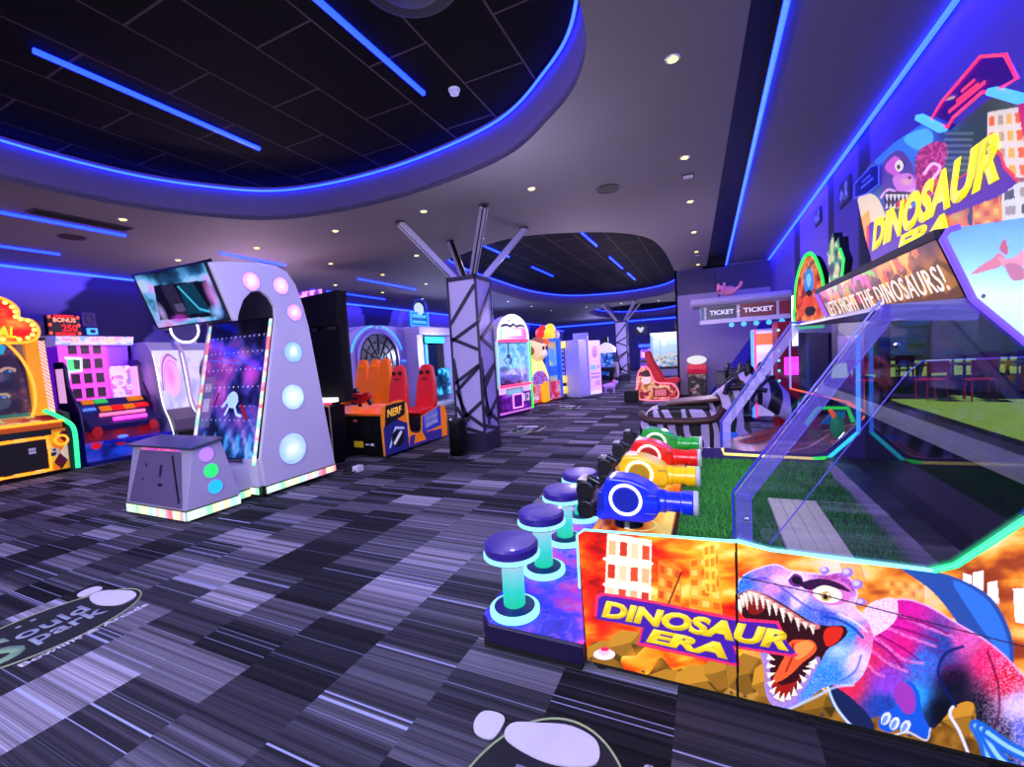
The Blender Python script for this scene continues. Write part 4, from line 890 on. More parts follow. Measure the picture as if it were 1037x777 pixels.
# ================================================================== white prize drop cabinet with six light discs
drop = thing('prize_drop_cabinet', 'tall white arched arcade cabinet with round glowing discs on its side and an overhanging screen', 'arcade machine', (-5.35, 3.5, 0))
def wp(n, b, m, parent=drop, **k): return obj(n, b, m, parent, world=True, **k)
SIDEW = mat('drop_side_lilac', (.84, .81, .88), .4, var=.03, scale=5.)
def disc_paint(r, c):
    def f(cv):
        d = np.hypot(cv.x - r, cv.y - r) / r; n = fbm(cv.x * 22, cv.y * 22, 7, 3); t = np.clip(1 - d, 0, 1) * .9 + .5 * (n - .5)
        cv.c = cv.ramp(t, [(-.2, tuple(v * .72 for v in c)), (.12, tuple(v * .9 for v in c)), (.4, c), (.7, tuple(v + (1 - v) * .55 for v in c)), (1., (1, 1, 1))])
    return f
side = [(2.95, 2.665), (3.12, 2.70), (3.51, 2.755), (3.72, 2.755), (3.88, 2.70), (3.985, 2.56), (4.07, 2.30), (4.13, 2.04), (4.37, .14), (3.33, .14), (3.30, .47)]
side += [(3.66, 2.10), (3.665, 2.25), (3.60, 2.36), (3.50, 2.42), (3.38, 2.40), (3.28, 2.30), (3.21, 2.14), (3.19, 2.06), (3.15, 2.06)]
for x0, x1 in ((-4.80, -4.75), (-6.10, -6.05)):
    sp_ = wp('side_panel', B().prism(side, 0, x0, x1), SIDEW, bevel=.008)
    xs = x1 if x0 > -5 else x0; sg = 1 if x0 > -5 else -1
    for (y, z, r, c) in ((3.39, 2.52, .105, (.98, .72, .98)), (3.77, 2.515, .105, (.98, .74, .95)), (3.93, 2.20, .105, (.96, .70, .96)), (3.86, 1.70, .13, (.62, .80, 1.)), (3.80, 1.14, .155, (.78, .93, 1.)), (3.73, .50, .19, (.72, .86, 1.))):
        d = wp('light_disc', B().lathe([(r, 0), (r, .004), (r * .97, .008), (0, .009)], (xs, y, z), (sg, 0, 0), n=40), mat('disc_glow_%d' % round(c[0] * 100 + c[1] * 10), c, .3, emit=c, es=.7), sp_, smooth='auto')
        if sg > 0: art('frosted_lens', [(xs + .0095, y - r, z - r), (xs + .0095, y + r, z - r), (xs + .0095, y + r, z + r), (xs + .0095, y - r, z + r)], 40, 40, disc_paint(r, c), d, es=.95, world=True, clip=lambda a, b_, r=r: (a - r) ** 2 + (b_ - r) ** 2 < (r * .96) ** 2)
        wp('disc_rim', B().ring((xs + sg * .003, y, z), (1, 0, 0), r * 1.03, .006, 40), LILAC, d)
wp('roof_shell', B().prism([(2.97, 2.64), (3.51, 2.735), (3.72, 2.735), (3.87, 2.685), (3.965, 2.55), (4.05, 2.29), (4.11, 2.04), (4.35, .16), (4.28, .16), (4.05, 2.0), (3.9, 2.5), (3.75, 2.62), (3.5, 2.66), (3.0, 2.6)], 0, -6.05, -4.80), mat('drop_shell', (.60, .57, .72), .45))
wp('canopy_box', B().prism([(2.98, 2.62), (3.5, 2.70), (3.55, 2.45), (3.34, 2.40), (3.24, 2.28), (3.17, 2.09)], 0, -6.05, -4.80), BLACKM)
# overhanging screen
A0, A1 = Vector((-6.16, 2.93, 2.70)), Vector((-4.80, 2.93, 2.67)); A2, A3 = Vector((-4.80, 3.13, 2.08)), Vector((-6.16, 3.13, 2.08))
def screen_art(c):
    n = fbm(c.x * 2.2, c.y * 3, 81, 4); c.c = c.ramp(n, [(.2, (.05, .05, .10)), (.4, (.10, .30, .40)), (.52, (.45, .75, .85)), (.62, (.85, .72, .92)), (.75, (.92, .55, .70)), (.9, (.30, .45, .90))])
    c.poly([(.12, .10), (1.22, .05), (1.26, .46), (.30, .50)], (.03, .03, .05)); c.poly([(.46, .12), (.72, .10), (.66, .48), (.42, .48)], (.16, .14, .20)); c.poly([(.70, .12), (1.12, .10), (1.02, .46), (.74, .46)], (.03, .22, .26)); c.line([(.74, .44), (.94, .16), (1.08, .12)], .015, (.25, .75, .80))
    c.rect(.52, .16, .68, .26, (.35, .30, .40)); c.soft(.5, .09, .2, .06, (.85, .25, .75), .8); c.soft(.22, .18, .1, .16, (.75, .68, .85), .9)
    c.ell(.1, .52, .1, .07, (.75, .85, .9)); c.soft(1.25, .3, .12, .25, (.80, .50, .75), .9); c.soft(1.2, .1, .14, .1, (.6, .8, .95), .9)
scr = wp('screen_housing', B().prism([(2.955, 2.70), (3.0, 2.72), (3.18, 2.10), (3.14, 2.07)], 0, -6.17, -4.80), BLACK, bevel=.004)
art('screen_picture', [A3 + Vector((0, -.004, 0)), A2 + Vector((0, -.004, 0)), A1 + Vector((0, -.004, 0)), A0 + Vector((0, -.004, 0))], 150, 70, screen_art, scr, es=.55, world=True, rough=.1)
b = B()
for p, q in ((A0, A1), (A1, A2), (A2, A3), (A3, A0)): b.bar(p + Vector((0, -.005, 0)), q + Vector((0, -.005, 0)), .018, .02, (0, 1, 0))
wp('bezel', b, BLACK, scr)
# slanted play window
W0, W1 = Vector((-5.98, 3.28, .47)), Vector((-4.86, 3.28, .47)); W2, W3 = Vector((-4.86, 3.66, 2.12)), Vector((-5.98, 3.66, 2.12))
def drop_art(c):
    n = fbm(c.x * 3, c.y * 2.5, 91, 5); n2 = fbm(c.x * 8, c.y * 7, 95, 3)
    c.c = c.ramp(n * .7 + n2 * .3, [(.25, (.03, .03, .10)), (.42, (.12, .12, .34)), (.52, (.30, .26, .62)), (.62, (.55, .22, .58)), (.75, (.80, .45, .80))])
    c.put(np.clip(1 - c.y / .55, 0, 1), c.ramp(n2, [(.3, (.04, .10, .22)), (.55, (.10, .45, .70)), (.75, (.65, .85, .95))]), .95)
    for x in range(5): c.soft(.14 + x * .22, .16, .05, .16, (.30, .80, 1.), .9); c.rect(.12 + x * .22, .0, .15 + x * .22, .22, (.35, .65, .85), .8)
    c.rect(0, .35, .22, 1.0, (.48, .46, .55), .6); c.rect(.03, .55, .16, .72, (.80, .75, .85), .7); c.rect(.03, .80, .16, .92, (.75, .65, .70), .7)
    c.soft(.9, 1.02, .2, .2, (.85, .30, .75), .9); c.soft(.72, 1.25, .2, .14, (.80, .45, .60), .7); c.soft(.45, 1.30, .2, .1, (.20, .20, .75), .9)
    c.blob([(.50, .72), (.58, .80), (.68, .78), (.72, .68), (.66, .60), (.56, .62)], (.72, .86, .98)); c.line([(.52, .70), (.44, .62)], .02, (.75, .88, 1.)); c.line([(.66, .62), (.72, .52), (.80, .50)], .018, (.75, .88, 1.)); c.line([(.56, .62), (.50, .52)], .018, (.75, .88, 1.)); c.line([(.80, .62), (.90, .48)], .03, (.55, .10, .22)); c.line([(.28, .65), (.32, .78)], .02, (.45, .1, .25))
    for y in (.45, .62, .86, 1.08, 1.3, 1.5):
        for x in np.arange(.05, 1.1, .09): c.ell(x + .02 * math.sin(y * 30), y, .008, .008, (.95, .92, 1.))
    c.line([(.1, 1.42), (1.1, 1.05)], .01, (.25, .35, 1.), .9); c.line([(.08, 1.22), (.7, 1.15)], .008, (.35, .45, 1.), .8)
    c.put(c.y > 1.52, (.06, .05, .10), .8)
pl = wp('play_board', B().prism([(3.29, .45), (3.36, .45), (3.74, 2.14), (3.67, 2.14)], 0, -6.0, -4.84), BLACK)
art('board_picture', [W0, W1, W2, W3], 120, 180, drop_art, pl, es=.5, world=True, rough=.12)
def strip_paint(pal, seed, cell):
    def f(c):
        r = random.Random(seed); L = float(max(c.x.max(), c.y.max())); horiz = c.x.max() > c.y.max(); t = c.x if horiz else c.y; c.fill(pal[0]); k = 0.
        while k < L: c.put((t >= k) & (t < k + cell), r.choice(pal)); k += cell
    return f
RAIN = [(.98, .62, .66), (.70, .95, .92), (.98, .90, .66), (.60, .92, .70), (.96, .75, .90), (.60, .85, .95), (.97, .45, .50), (.85, .98, .80)]
for x0, x1 in ((-4.86, -4.80), (-6.04, -5.98)):
    a, bq = Vector((x0, 3.26, .40)), Vector((x0, 3.655, 2.12)); dx = Vector((x1 - x0, 0, 0))
    art('rainbow_light_strip', [a, a + dx, bq + dx, bq], 2, 60, strip_paint(RAIN, 3, .055), drop, es=1., world=True)
lowb = wp('lower_box', B().prism([(3.36, .12), (4.30, .12), (4.30, .45), (3.36, .45)], 0, -6.04, -4.81).box(-6.0, -4.95, 2.95, 3.4, .12, .40), SIDEW, bevel=.005)
wp('service_hatch', B().box(-5.40, -5.05, 2.938, 2.95, .17, .34), mat('hatch_grey', (.60, .58, .70), .4), lowb, bevel=.003); wp('hinge', B().box(-4.975, -4.955, 2.93, 2.952, .16, .30), STEEL, lowb)
fp = wp('front_board', B().box(-5.05, -4.80, 3.28, 3.36, .14, .47), SIDEW); wp('label_plate', B().box(-5.02, -4.90, 3.27, 3.282, .42, .47), WHITE, fp)
# front console box
cons = [(2.50, .13), (3.05, .13), (2.98, .45), (2.86, .78), (2.80, .80), (2.62, .74)]
cb = wp('console', B().prism([(2.50, .13), (3.06, .13), (2.90, .78), (2.62, .74)], 0, -5.90, -4.80), mat('console_lilac', (.74, .70, .80), .4), bevel=.006)
wp('console_top', B().prism([(2.58, .735), (2.93, .785), (2.925, .81), (2.575, .76)], 0, -5.95, -4.76), mat('console_top_teal', (.25, .30, .38), .25), cb, bevel=.004)
NSd = Vector((0.16 / .65, 0))
for k, (z, y, c) in enumerate(((.655, 2.745, (.74, .52, .98)), (.475, 2.775, (.20, .92, .42)), (.295, 2.80, (.15, .75, .95)))):
    d = wp('light_disc', B().lathe([(.075, 0), (.075, .004), (.07, .008), (0, .009)], (-4.80, y, z), (1, 0, 0), n=36), mat('console_disc_%d' % k, c, .3, emit=c, es=.8), cb, smooth='auto'); wp('disc_rim', B().ring((-4.797, y, z), (1, 0, 0), .078, .005, 36), LILAC, d)
fr = lambda x, z, o=0.: (x, 2.50 + .12 * (z - .13) / .61 - o, z)
b = B(); b.quad(fr(-5.84, .15, .004), fr(-4.86, .15, .004), fr(-4.98, .70, .004), fr(-5.74, .70, .004)); wp('front_panel', b, mat('console_front_mauve', (.46, .40, .54), .4), cb)
b = B(); b.bar(fr(-5.30, .56, .006), fr(-5.30, .44, .006), .035, .012, (0, 1, 0)); wp('coin_slot', b, STEEL, cb); b = B(); b.bar(fr(-5.32, .36, .006), fr(-5.25, .36, .006), .03, .012, (0, 1, 0)); wp('coin_return', b, STEEL, cb)
wp('lock', B().cyl(fr(-5.58, .55, .0), fr(-5.58, .55, .01), .016, n=14).cyl(fr(-5.62, .40, .0), fr(-5.62, .40, .01), .012, n=14), STEEL, cb)
b = B(); b.bar(fr(-5.12, .66, .006), fr(-4.92, .20, .006), .02, .012, (0, 1, 0)); wp('door_gap', b, BLACK, cb)
art('pink_top_strip', [fr(-5.72, .705, .004), fr(-5.0, .705, .004), fr(-5.02, .735, .004), fr(-5.70, .735, .004)], 40, 3, strip_paint([(.95, .35, .75), (.90, .25, .50), (.98, .45, .65), (.75, .35, .85)], 5, .06), cb, es=.8, world=True)
# coloured skirt lights, plinths and castors
for q in ([(-5.90, 2.495, .03), (-4.80, 2.495, .03), (-4.80, 2.495, .12), (-5.90, 2.495, .12)], [(-4.795, 2.50, .03), (-4.795, 3.05, .03), (-4.795, 3.05, .12), (-4.795, 2.50, .12)], [(-5.05, 3.275, .05), (-4.80, 3.275, .05), (-4.80, 3.275, .13), (-5.05, 3.275, .13)], [(-4.745, 3.33, .05), (-4.745, 4.37, .05), (-4.745, 4.37, .13), (-4.745, 3.33, .13)], [(-4.945, 2.96, .03), (-4.945, 3.27, .03), (-4.945, 3.27, .11), (-4.945, 2.96, .11)]):
    art('rainbow_skirt_light', q, 60, 2, strip_paint(RAIN, 11, .062), drop, es=1., world=True)
wp('plinth', B().box(-5.89, -4.81, 2.51, 3.04, .03, .135).box(-6.0, -4.95, 3.0, 3.4, .03, .125).box(-6.09, -4.76, 3.29, 4.36, .045, .145), BLACK)
for x, y in ((-4.9, 2.58), (-5.75, 2.58), (-4.9, 3.0), (-4.84, 3.42), (-4.84, 4.22), (-5.98, 4.22)):
    cst = wp('castor', B().cyl((x - .015, y, .025), (x + .015, y, .025), .025, n=18), mat('castor_grey', (.55, .55, .6), .4)); wp('castor_fork', B().box(x - .022, x - .017, y - .012, y + .012, .02, .06).box(x + .017, x + .022, y - .012, y + .012, .02, .06), STEEL, cst)
wp('cable', B().tube(smooth_line([(-4.70, 4.45, .02), (-4.55, 4.52, .02), (-4.5, 4.42, .02), (-4.62, 4.38, .02), (-4.72, 4.48, .03)], 6), .012, 6), BLACK); wp('cable_box', B().box(-4.58, -4.48, 4.50, 4.62, .0, .08), WHITE, bevel=.006)
# ================================================================== yellow carnival cabinet, far left
def front_thing(name, label, x_front, y_mid, cat='arcade machine', rz=PI / 2, group=None): return thing(name, label, cat, (x_front, y_mid, 0), rz, group)
# local frame: x along the front (world +Y when rz = 90 deg), y depth behind the front plane, z up
yl = front_thing('carnival_cabinet', 'yellow harlequin arcade cabinet with bulb lined marquee and teal neon side at far left', -9.7, 2.70)
hw = .74
def harl(c):
    c.fill((.93, .66, .10)); s = .17; a = np.floor((c.x / s + c.y / s * .62)); bq = np.floor((c.x / s - c.y / s * .62)); k = (a + bq * 2) % 5
    for v, col in ((0, (.97, .80, .18)), (1, (.93, .55, .08)), (2, (.32, .08, .16)), (3, (.96, .90, .72)), (4, (.97, .72, .12))): c.put(k == v, col)
    c.put((c.y > .62), (.90, .55, .10)); c.ell(1.26, .30, .10, .075, (.70, .72, .72)); c.poly([(1.19, .30), (1.33, .30), (1.30, .24), (1.22, .24)], (.12, .12, .2)); c.ell(1.22, .335, .018, .018, (.1, .1, .1)); c.ell(1.30, .335, .018, .018, (.1, .1, .1))
part('base', B().box(-hw, hw, .0, 1.35, .06, .76).box(-hw + .04, hw - .04, .06, 1.3, 0, .06), BLACK, yl)
art('base_print', [(-hw, -.004, .07), (hw, -.004, .07), (hw, -.004, .74), (-hw, -.004, .74)], 160, 80, harl, yl, es=.35)
cd = part('coin_door', B().box(-.12, .47, -.03, .0, .13, .60), BLACKM, yl, bevel=.008)
part('neon_frame', B().tube([(-.14, -.03, .10), (.49, -.03, .10), (.49, -.03, .63), (-.14, -.03, .63)], .022, 8, True), YEL, cd); part('lock_plate', B().box(.26, .34, -.036, -.03, .40, .44).box(.26, .34, -.036, -.03, .45, .49), WHITE, cd)
part('neon_ring', B().ring((.655, -.02, .55), (0, 1, 0), .075, .018, 30), YEL, yl)
def deck_art(c):
    c.fill((.55, .10, .14)); c.rect(.55, 0, 1.2, .5, (.97, .85, .55)); c.rect(.85, .1, 1.1, .35, (.95, .5, .3)); c.ell(.25, .2, .2, .1, (.95, .2, .25)); c.put(fbm(c.x * 9, c.y * 9, 3, 3) > .6, (.75, .25, .2))
part('deck', B().prism([(-.04, .76), (-.04, .88), (.45, 1.0), (.45, .76)], 0, -hw, hw - .06), mat('carnival_orange', (.85, .42, .08), .4), yl)
art('deck_print', [(-hw, -.045, .885), (hw - .06, -.045, .885), (hw - .06, .44, 1.003), (-hw, .44, 1.003)], 60, 24, deck_art, yl, es=.5)
part('yellow_light_bar', B().tube([(-hw, -.05, .86), (hw - .04, -.05, .87)], .022, 8), YEL, yl)
part('ticket_tray', B().box(-hw, hw - .2, -.03, .0, .66, .74), mat('dark_teal', (.05, .16, .16), .3), yl)
part('teal_neon_side', B().tube(smooth_line([(.50, -.0, 1.06), (.62, -.03, .96), (.74, -.045, .84), (.80, -.05, .74), (.815, -.05, .55), (.80, -.05, .05)], 5), .030, 8), TEAL, yl)
part('side_wing', B().prism([(-.02, .03), (-.04, .75), (.02, .98), (.5, 1.05), (1.3, 1.05), (1.3, .03)], 0, hw - .02, hw + .06), mat('wing_green', (.04, .20, .18), .5), yl)
po = B(); po.prism([(.02, .98), (.10, .98), (.18, 2.2), (.10, 2.2)], 0, .40, .56); part('post', po, mat('carnival_amber', (.96, .66, .06), .35, emit=(1., .66, .05), es=.45), yl)
def candy(c): c.fill((.97, .92, .82)); c.put(((c.x + c.y) % .06) < .03, (.95, .55, .30))
art('candy_strip', [(.56, .02, 1.0), (.64, .02, 1.0), (.64, .10, 2.18), (.56, .10, 2.18)], 6, 160, candy, yl, es=.6)
part('yellow_neon_arch', B().tube(smooth_line([(.36, -.0, .98), (.42, .02, 1.2), (.43, .04, 1.5), (.36, .06, 1.85), (.22, .08, 2.12), (.1, .08, 2.2)], 5), .020, 8), YEL, yl)
def carn_scene(c):
    n = fbm(c.x * 7, c.y * 6, 33, 4); c.c = c.ramp(n, [(.25, (.03, .06, .12)), (.45, (.14, .12, .18)), (.6, (.35, .22, .22)), (.75, (.55, .45, .40))]); c.rect(.55, 0, .68, 1.2, (.06, .18, .34)); c.soft(.6, .55, .14, .1, (.15, .45, .70), .9)
    for x, y in ((.9, .35), (.75, .7), (.45, .5), (1.0, .75), (.3, .25)): c.ell(x, y, .09, .05, (.85, .75, .55)); c.ell(x, y - .03, .06, .04, (.08, .08, .12)); c.ell(x + .02, y - .02, .02, .02, (.30, .75, 1.))
    c.rect(0, 0, 1.3, .06, (.10, .65, .45), .8)
art('play_scene', [(-hw, .30, .98), (.45, .30, .98), (.45, .34, 2.2), (-hw, .34, 2.2)], 100, 100, carn_scene, yl, es=.5)
part('play_glass', B().box(-hw, .40, .06, .066, 1.0, 2.2), CLEAR, yl); part('cabinet_back', B().box(-hw, hw, .36, 1.35, .9, 2.25), BLACK, yl)
MQ = smooth_poly([(-.9, 2.3), (-.5, 2.17), (.0, 2.14), (.35, 2.14), (.50, 2.2), (.545, 2.34), (.48, 2.48), (.35, 2.52), (.34, 2.66), (.24, 2.78), (.02, 2.86), (-.3, 2.93), (-.9, 2.9)], 5)
mq = part('marquee', B().prism(MQ, 1, -.02, .22), mat('marquee_red', (.62, .08, .04), .4), yl)
def mq_art(c):
    n = fbm(c.x * 5, c.y * 7, 44, 4); c.c = c.ramp(n, [(.3, (.86, .10, .05)), (.5, (.97, .35, .08)), (.7, (1., .62, .20))]); c.soft(.80, .62, .2, .1, (.98, .75, .80), .9)
art('marquee_print', [(-.9, -.024, 2.14), (.55, -.024, 2.14), (.55, -.024, 2.93), (-.9, -.024, 2.93)], 120, 70, mq_art, mq, es=.75, clip=lambda x, y: inpoly(x, y, [(p[0] + .9, p[1] - 2.14) for p in MQ]))
part('neon_outline', B().tube([(x, -.03, z) for x, z in MQ], .022, 8, True), YEL, mq)
bl = B()
for i in range(0, len(MQ), 3): bl.sph((MQ[i][0] * .90, -.045, 2.5 + (MQ[i][1] - 2.5) * .86), .030, 10, 8)
part('bulb', bl, led('bulb_warm', (1., .95, .62), 2.), mq)
text('lettering', 'Y', YTXT, mq, (.0, -.03, 2.50), w=.14, h=.16); text('lettering', 'CARNIVAL', mat('lime_letters', (.80, .95, .15), .4, emit=(.8, .98, .1), es=.8), mq, (-.50, -.03, 2.30), (1, 0, -.12), (.12, 0, 1), .80, .17, bold=.02)
part('teal_crest', B().prism([(-.6, 2.0), (.12, 1.96), (.16, 2.08), (.06, 2.14), (.1, 2.2), (-.6, 2.26)], 1, -.06, -.03), mat('crest_teal', (.10, .62, .72), .3, emit=(.1, .7, .8), es=.6), mq)
# ================================================================== pink block grid cabinet
pk = front_thing('block_grid_cabinet', 'pink and blue arcade cabinet with a glowing square grid and red BONUS counter', -9.75, 4.22); pk.scale = (.80, 1, 1)
H = .70
part('lower_body', B().prism([(.0, .07), (.0, .62), (.10, .72), (1.25, .72), (1.25, .07)], 0, -H, H).box(-H + .05, H - .05, .05, 1.2, .0, .07), mat('grid_blue', (.07, .10, .42), .35, emit=(.05, .1, .6), es=.12), pk)
def front_art(c):
    n = fbm(c.x * 5, c.y * 6, 12, 4); c.c = c.ramp(n, [(.3, (.05, .10, .45)), (.5, (.08, .22, .70)), (.7, (.35, .25, .75))]); c.put((c.y > .34), (.42, .06, .16), .9)
    for x in (.18, .62, 1.08): c.ell(x, .27, .09, .06, (.85, .08, .16)); c.ell(x, .44, .12, .09, (.55, .05, .12))
    c.soft(.65, .12, .3, .1, (.15, .35, .98), .9)
art('front_print', [(-H, -.004, .08), (H, -.004, .08), (H, -.004, .62), (-H, -.004, .62)], 110, 46, front_art, pk, es=.5)
sh = part('prize_shelf', B().prism(smooth_poly([(-.30, -.05), (.0, -.24), (.4, -.34), (.78, -.28), (.80, .0), (-.3, .0)], 4), 2, .36, .42), mat('shelf_blue', (.08, .10, .60), .2, emit=(.08, .10, .8), es=.35), pk); part('shelf_glow', B().sph((-.10, -.13, .46), (.10, .05, .03)), led('led_shelf', (.4, .6, 1.), 2.), sh)
part('control_desk', B().prism([(-.10, .60), (-.12, .70), (.38, 1.14), (.55, 1.14), (.55, .60)], 0, -H + .05, H - .02), mat('desk_indigo', (.10, .06, .34), .35), pk, bevel=.01)
dk_n = Vector((-.44, .50)).normalized()
def desk(x, t, o=.0): return Vector((x, -.12 + .5 * t - .66 * o, .70 + .44 * t + .75 * o))
def slab(x0, x1, t0, t1, o): return B().quad(desk(x0, t0, o), desk(x1, t0, o), desk(x1, t1, o), desk(x0, t1, o))
for x0, x1, t0, t1, m in ((-.52, -.32, .82, .98, ORA), (-.30, -.08, .82, .98, GRN), (.30, .60, .80, .96, ORA), (-.30, -.10, .50, .68, ORA), (-.08, .12, .50, .68, RED), (.14, .34, .50, .68, ORA), (.36, .62, .52, .68, RED)):
    b = B(); P = [desk(x0, t0, .0), desk(x1, t0, .0), desk(x1, t1, .0), desk(x0, t1, .0)]; Q = [desk(x0, t0, .03), desk(x1, t0, .03), desk(x1, t1, .03), desk(x0, t1, .03)]
    vs = [b.bm.verts.new(p) for p in P + Q]
    for q in ((0, 1, 2, 3), (4, 5, 6, 7), (0, 1, 5, 4), (1, 2, 6, 5), (2, 3, 7, 6), (3, 0, 4, 7)): b._f([vs[i] for i in q])
    cm = {ORA: (.86, .48, .06), GRN: (.16, .80, .35), RED: (.90, .10, .10)}[m]; part('push_button', b, mat('button_%d' % round(cm[0] * 100), cm, .3, emit=cm, es=.55), pk, bevel=.006)
cdp = part('counter_display', slab(-.60, -.34, .50, .78, .008), mat('counter_back', (.04, .10, .35), .3, emit=(.05, .2, .7), es=.5), pk)
text('digits', '65000', led('led_digit', (.55, .78, 1.), 2.), cdp, desk(-.58, .57, .012), (1, 0, 0), (0, .5, .44), .22, .07)
part('pink_light_bar', B().tube([desk(-.38, .34, .03), desk(.46, .34, .03)], .03, 8), led('led_soft_pink', (1., .55, .85), 2.), pk); part('magenta_light_bar', B().tube([desk(-.20, .14, .03), desk(.42, .14, .03)], .035, 8), MAG, pk)
part('red_corner_speaker', B().cyl((-.52, -.12, .60), (-.52, -.02, .60), .09).cyl((.52, -.12, .60), (.52, -.02, .60), .09), mat('speaker_red', (.55, .05, .08), .4, emit=(.8, .05, .1), es=.3), pk)
gp = part('grid_wall', B().box(-H + .1, H - .02, .78, 1.25, .70, 2.2), mat('grid_violet', (.45, .10, .80), .4, emit=(.5, .1, .95), es=.5), pk)
def grid_art(c):
    c.c = c.ramp(c.x / 1.28, [(0, (.95, .35, .95)), (.6, (.98, .30, .92)), (.72, (.55, .15, .95)), (1, (.40, .12, .92))])
    for i in range(3):
        for j in range(4):
            if (i, j) in ((0, 2),): continue
            c.rect(.17 + i * .22, .25 + j * .27, .32 + i * .22, .44 + j * .27, (.14, .03, .14)); c.line([(.17 + i * .22, .25 + j * .27), (.32 + i * .22, .25 + j * .27)], .012, (.70, .15, .6))
    c.rect(.13, .77, .36, 1.0, (.30, .95, .50)); c.rect(.24, .79, .37, .98, (.05, .20, .06)); c.line([(.12, .60), (.14, .75), (.36, .76), (.38, .98), (.12, 1.0)], .022, (.85, 1., .90))
art('grid_print', [(-H + .1, .775, .92), (H - .02, .775, .92), (H - .02, .775, 2.14), (-H + .1, .775, 2.14)], 140, 130, grid_art, gp, es=.85)
part('hood', B().prism([(.60, 2.14), (.55, 2.30), (1.25, 2.34), (1.25, 2.14)], 0, -H, H), mat('hood_pale', (.78, .70, .86), .35, emit=(.8, .7, .95), es=.3), pk)
def hood_art(c):
    n = fbm(c.x * 9, c.y * 12, 66, 3); c.c = c.ramp(n, [(.3, (.55, .70, .98)), (.5, (.97, .93, .98)), (.62, (.95, .55, .75)), (.75, (.97, .88, .55))])
art('hood_print', [(-H, .595, 2.15), (H, .595, 2.15), (H, .545, 2.29), (-H, .545, 2.29)], 110, 14, hood_art, pk, es=.9)
sg = part('bonus_sign', B().box(-.68, -.12, .85, 1.0, 2.34, 2.70), mat('sign_black', (.10, .02, .03), .4), pk, bevel=.02)
text('lettering', 'BONUS', led('led_peach', (1., .82, .70), 2.), sg, (-.58, .845, 2.57), w=.38, h=.08, bold=.02); text('digits', '250', led('led_digit_red', (1., .10, .06), 2.), sg, (-.45, .845, 2.40), w=.26, h=.13, bold=.02)
bl = B()
for x in (-.64, -.16):
    for z in (2.37, 2.52, 2.66): bl.sph((x, .84, z), .03, 10, 8)
part('corner_bulb', bl, led('led_coral', (1., .45, .30), 2.), sg); part('sign_glow', B().tube([(-.56, .84, 2.36), (-.24, .84, 2.36)], .02, 8).tube([(-.56, .84, 2.68), (-.24, .84, 2.68)], .02, 8), RED, sg)
for x0, m2, lb in ((-.08, 'l', ''), ): pass
part('speaker_box', B().box(-.92, -.70, .9, 1.05, 2.34, 2.60), mat('speaker_violet', (.22, .10, .50), .5), pk, bevel=.01); sb = part('speaker_box', B().box(-.06, .20, .90, 1.05, 2.52, 2.78), mat('speaker_violet', (.22, .10, .50), .5), pk, bevel=.01); part('speaker_cone', B().ring((.07, .895, 2.65), (0, 1, 0), .07, .012), BLACK, sb)
tb = part('ticket_light', B().box(.02, .20, .88, .95, 2.36, 2.48), SKYB, pk, bevel=.01); part('dark_slot', B().box(.06, .15, .872, .88, 2.39, 2.45), BLACKM, tb)
for sx in (-1, 1):
    wing = [(.0, .62), (.05, .95), (.35, 1.40), (.38, 1.75), (.48, 1.84), (.78, 1.84), (.80, .7)]
    wg = part('side_wing', B().prism(wing, 0, sx * H - .05 * (sx > 0), sx * H + .05 * (sx < 0)), mat('wing_indigo', (.16, .08, .36), .35), pk, bevel=.01)
    part('wing_window', B().prism([(.44, 1.12), (.45, 1.72), (.72, 1.72), (.72, 1.12)], 0, sx * H - .06 * (sx > 0) - .001, sx * H + .06 * (sx < 0) + .001), mat('window_pink_glow', (.95, .72, .92), .3, emit=(.98, .70, .95), es=.9), wg)
def poster(c):
    n = fbm(c.x * 12, c.y * 10, 21, 3); c.c = c.ramp(n, [(.3, (.70, .60, .95)), (.5, (.97, .88, .97)), (.65, (.85, .35, .75)), (.8, (.45, .55, .85))])
art('side_poster', [(.26, .76, 1.12), (.58, .60, 1.12), (.58, .60, 1.74), (.26, .76, 1.74)], 36, 60, poster, pk, es=.9)
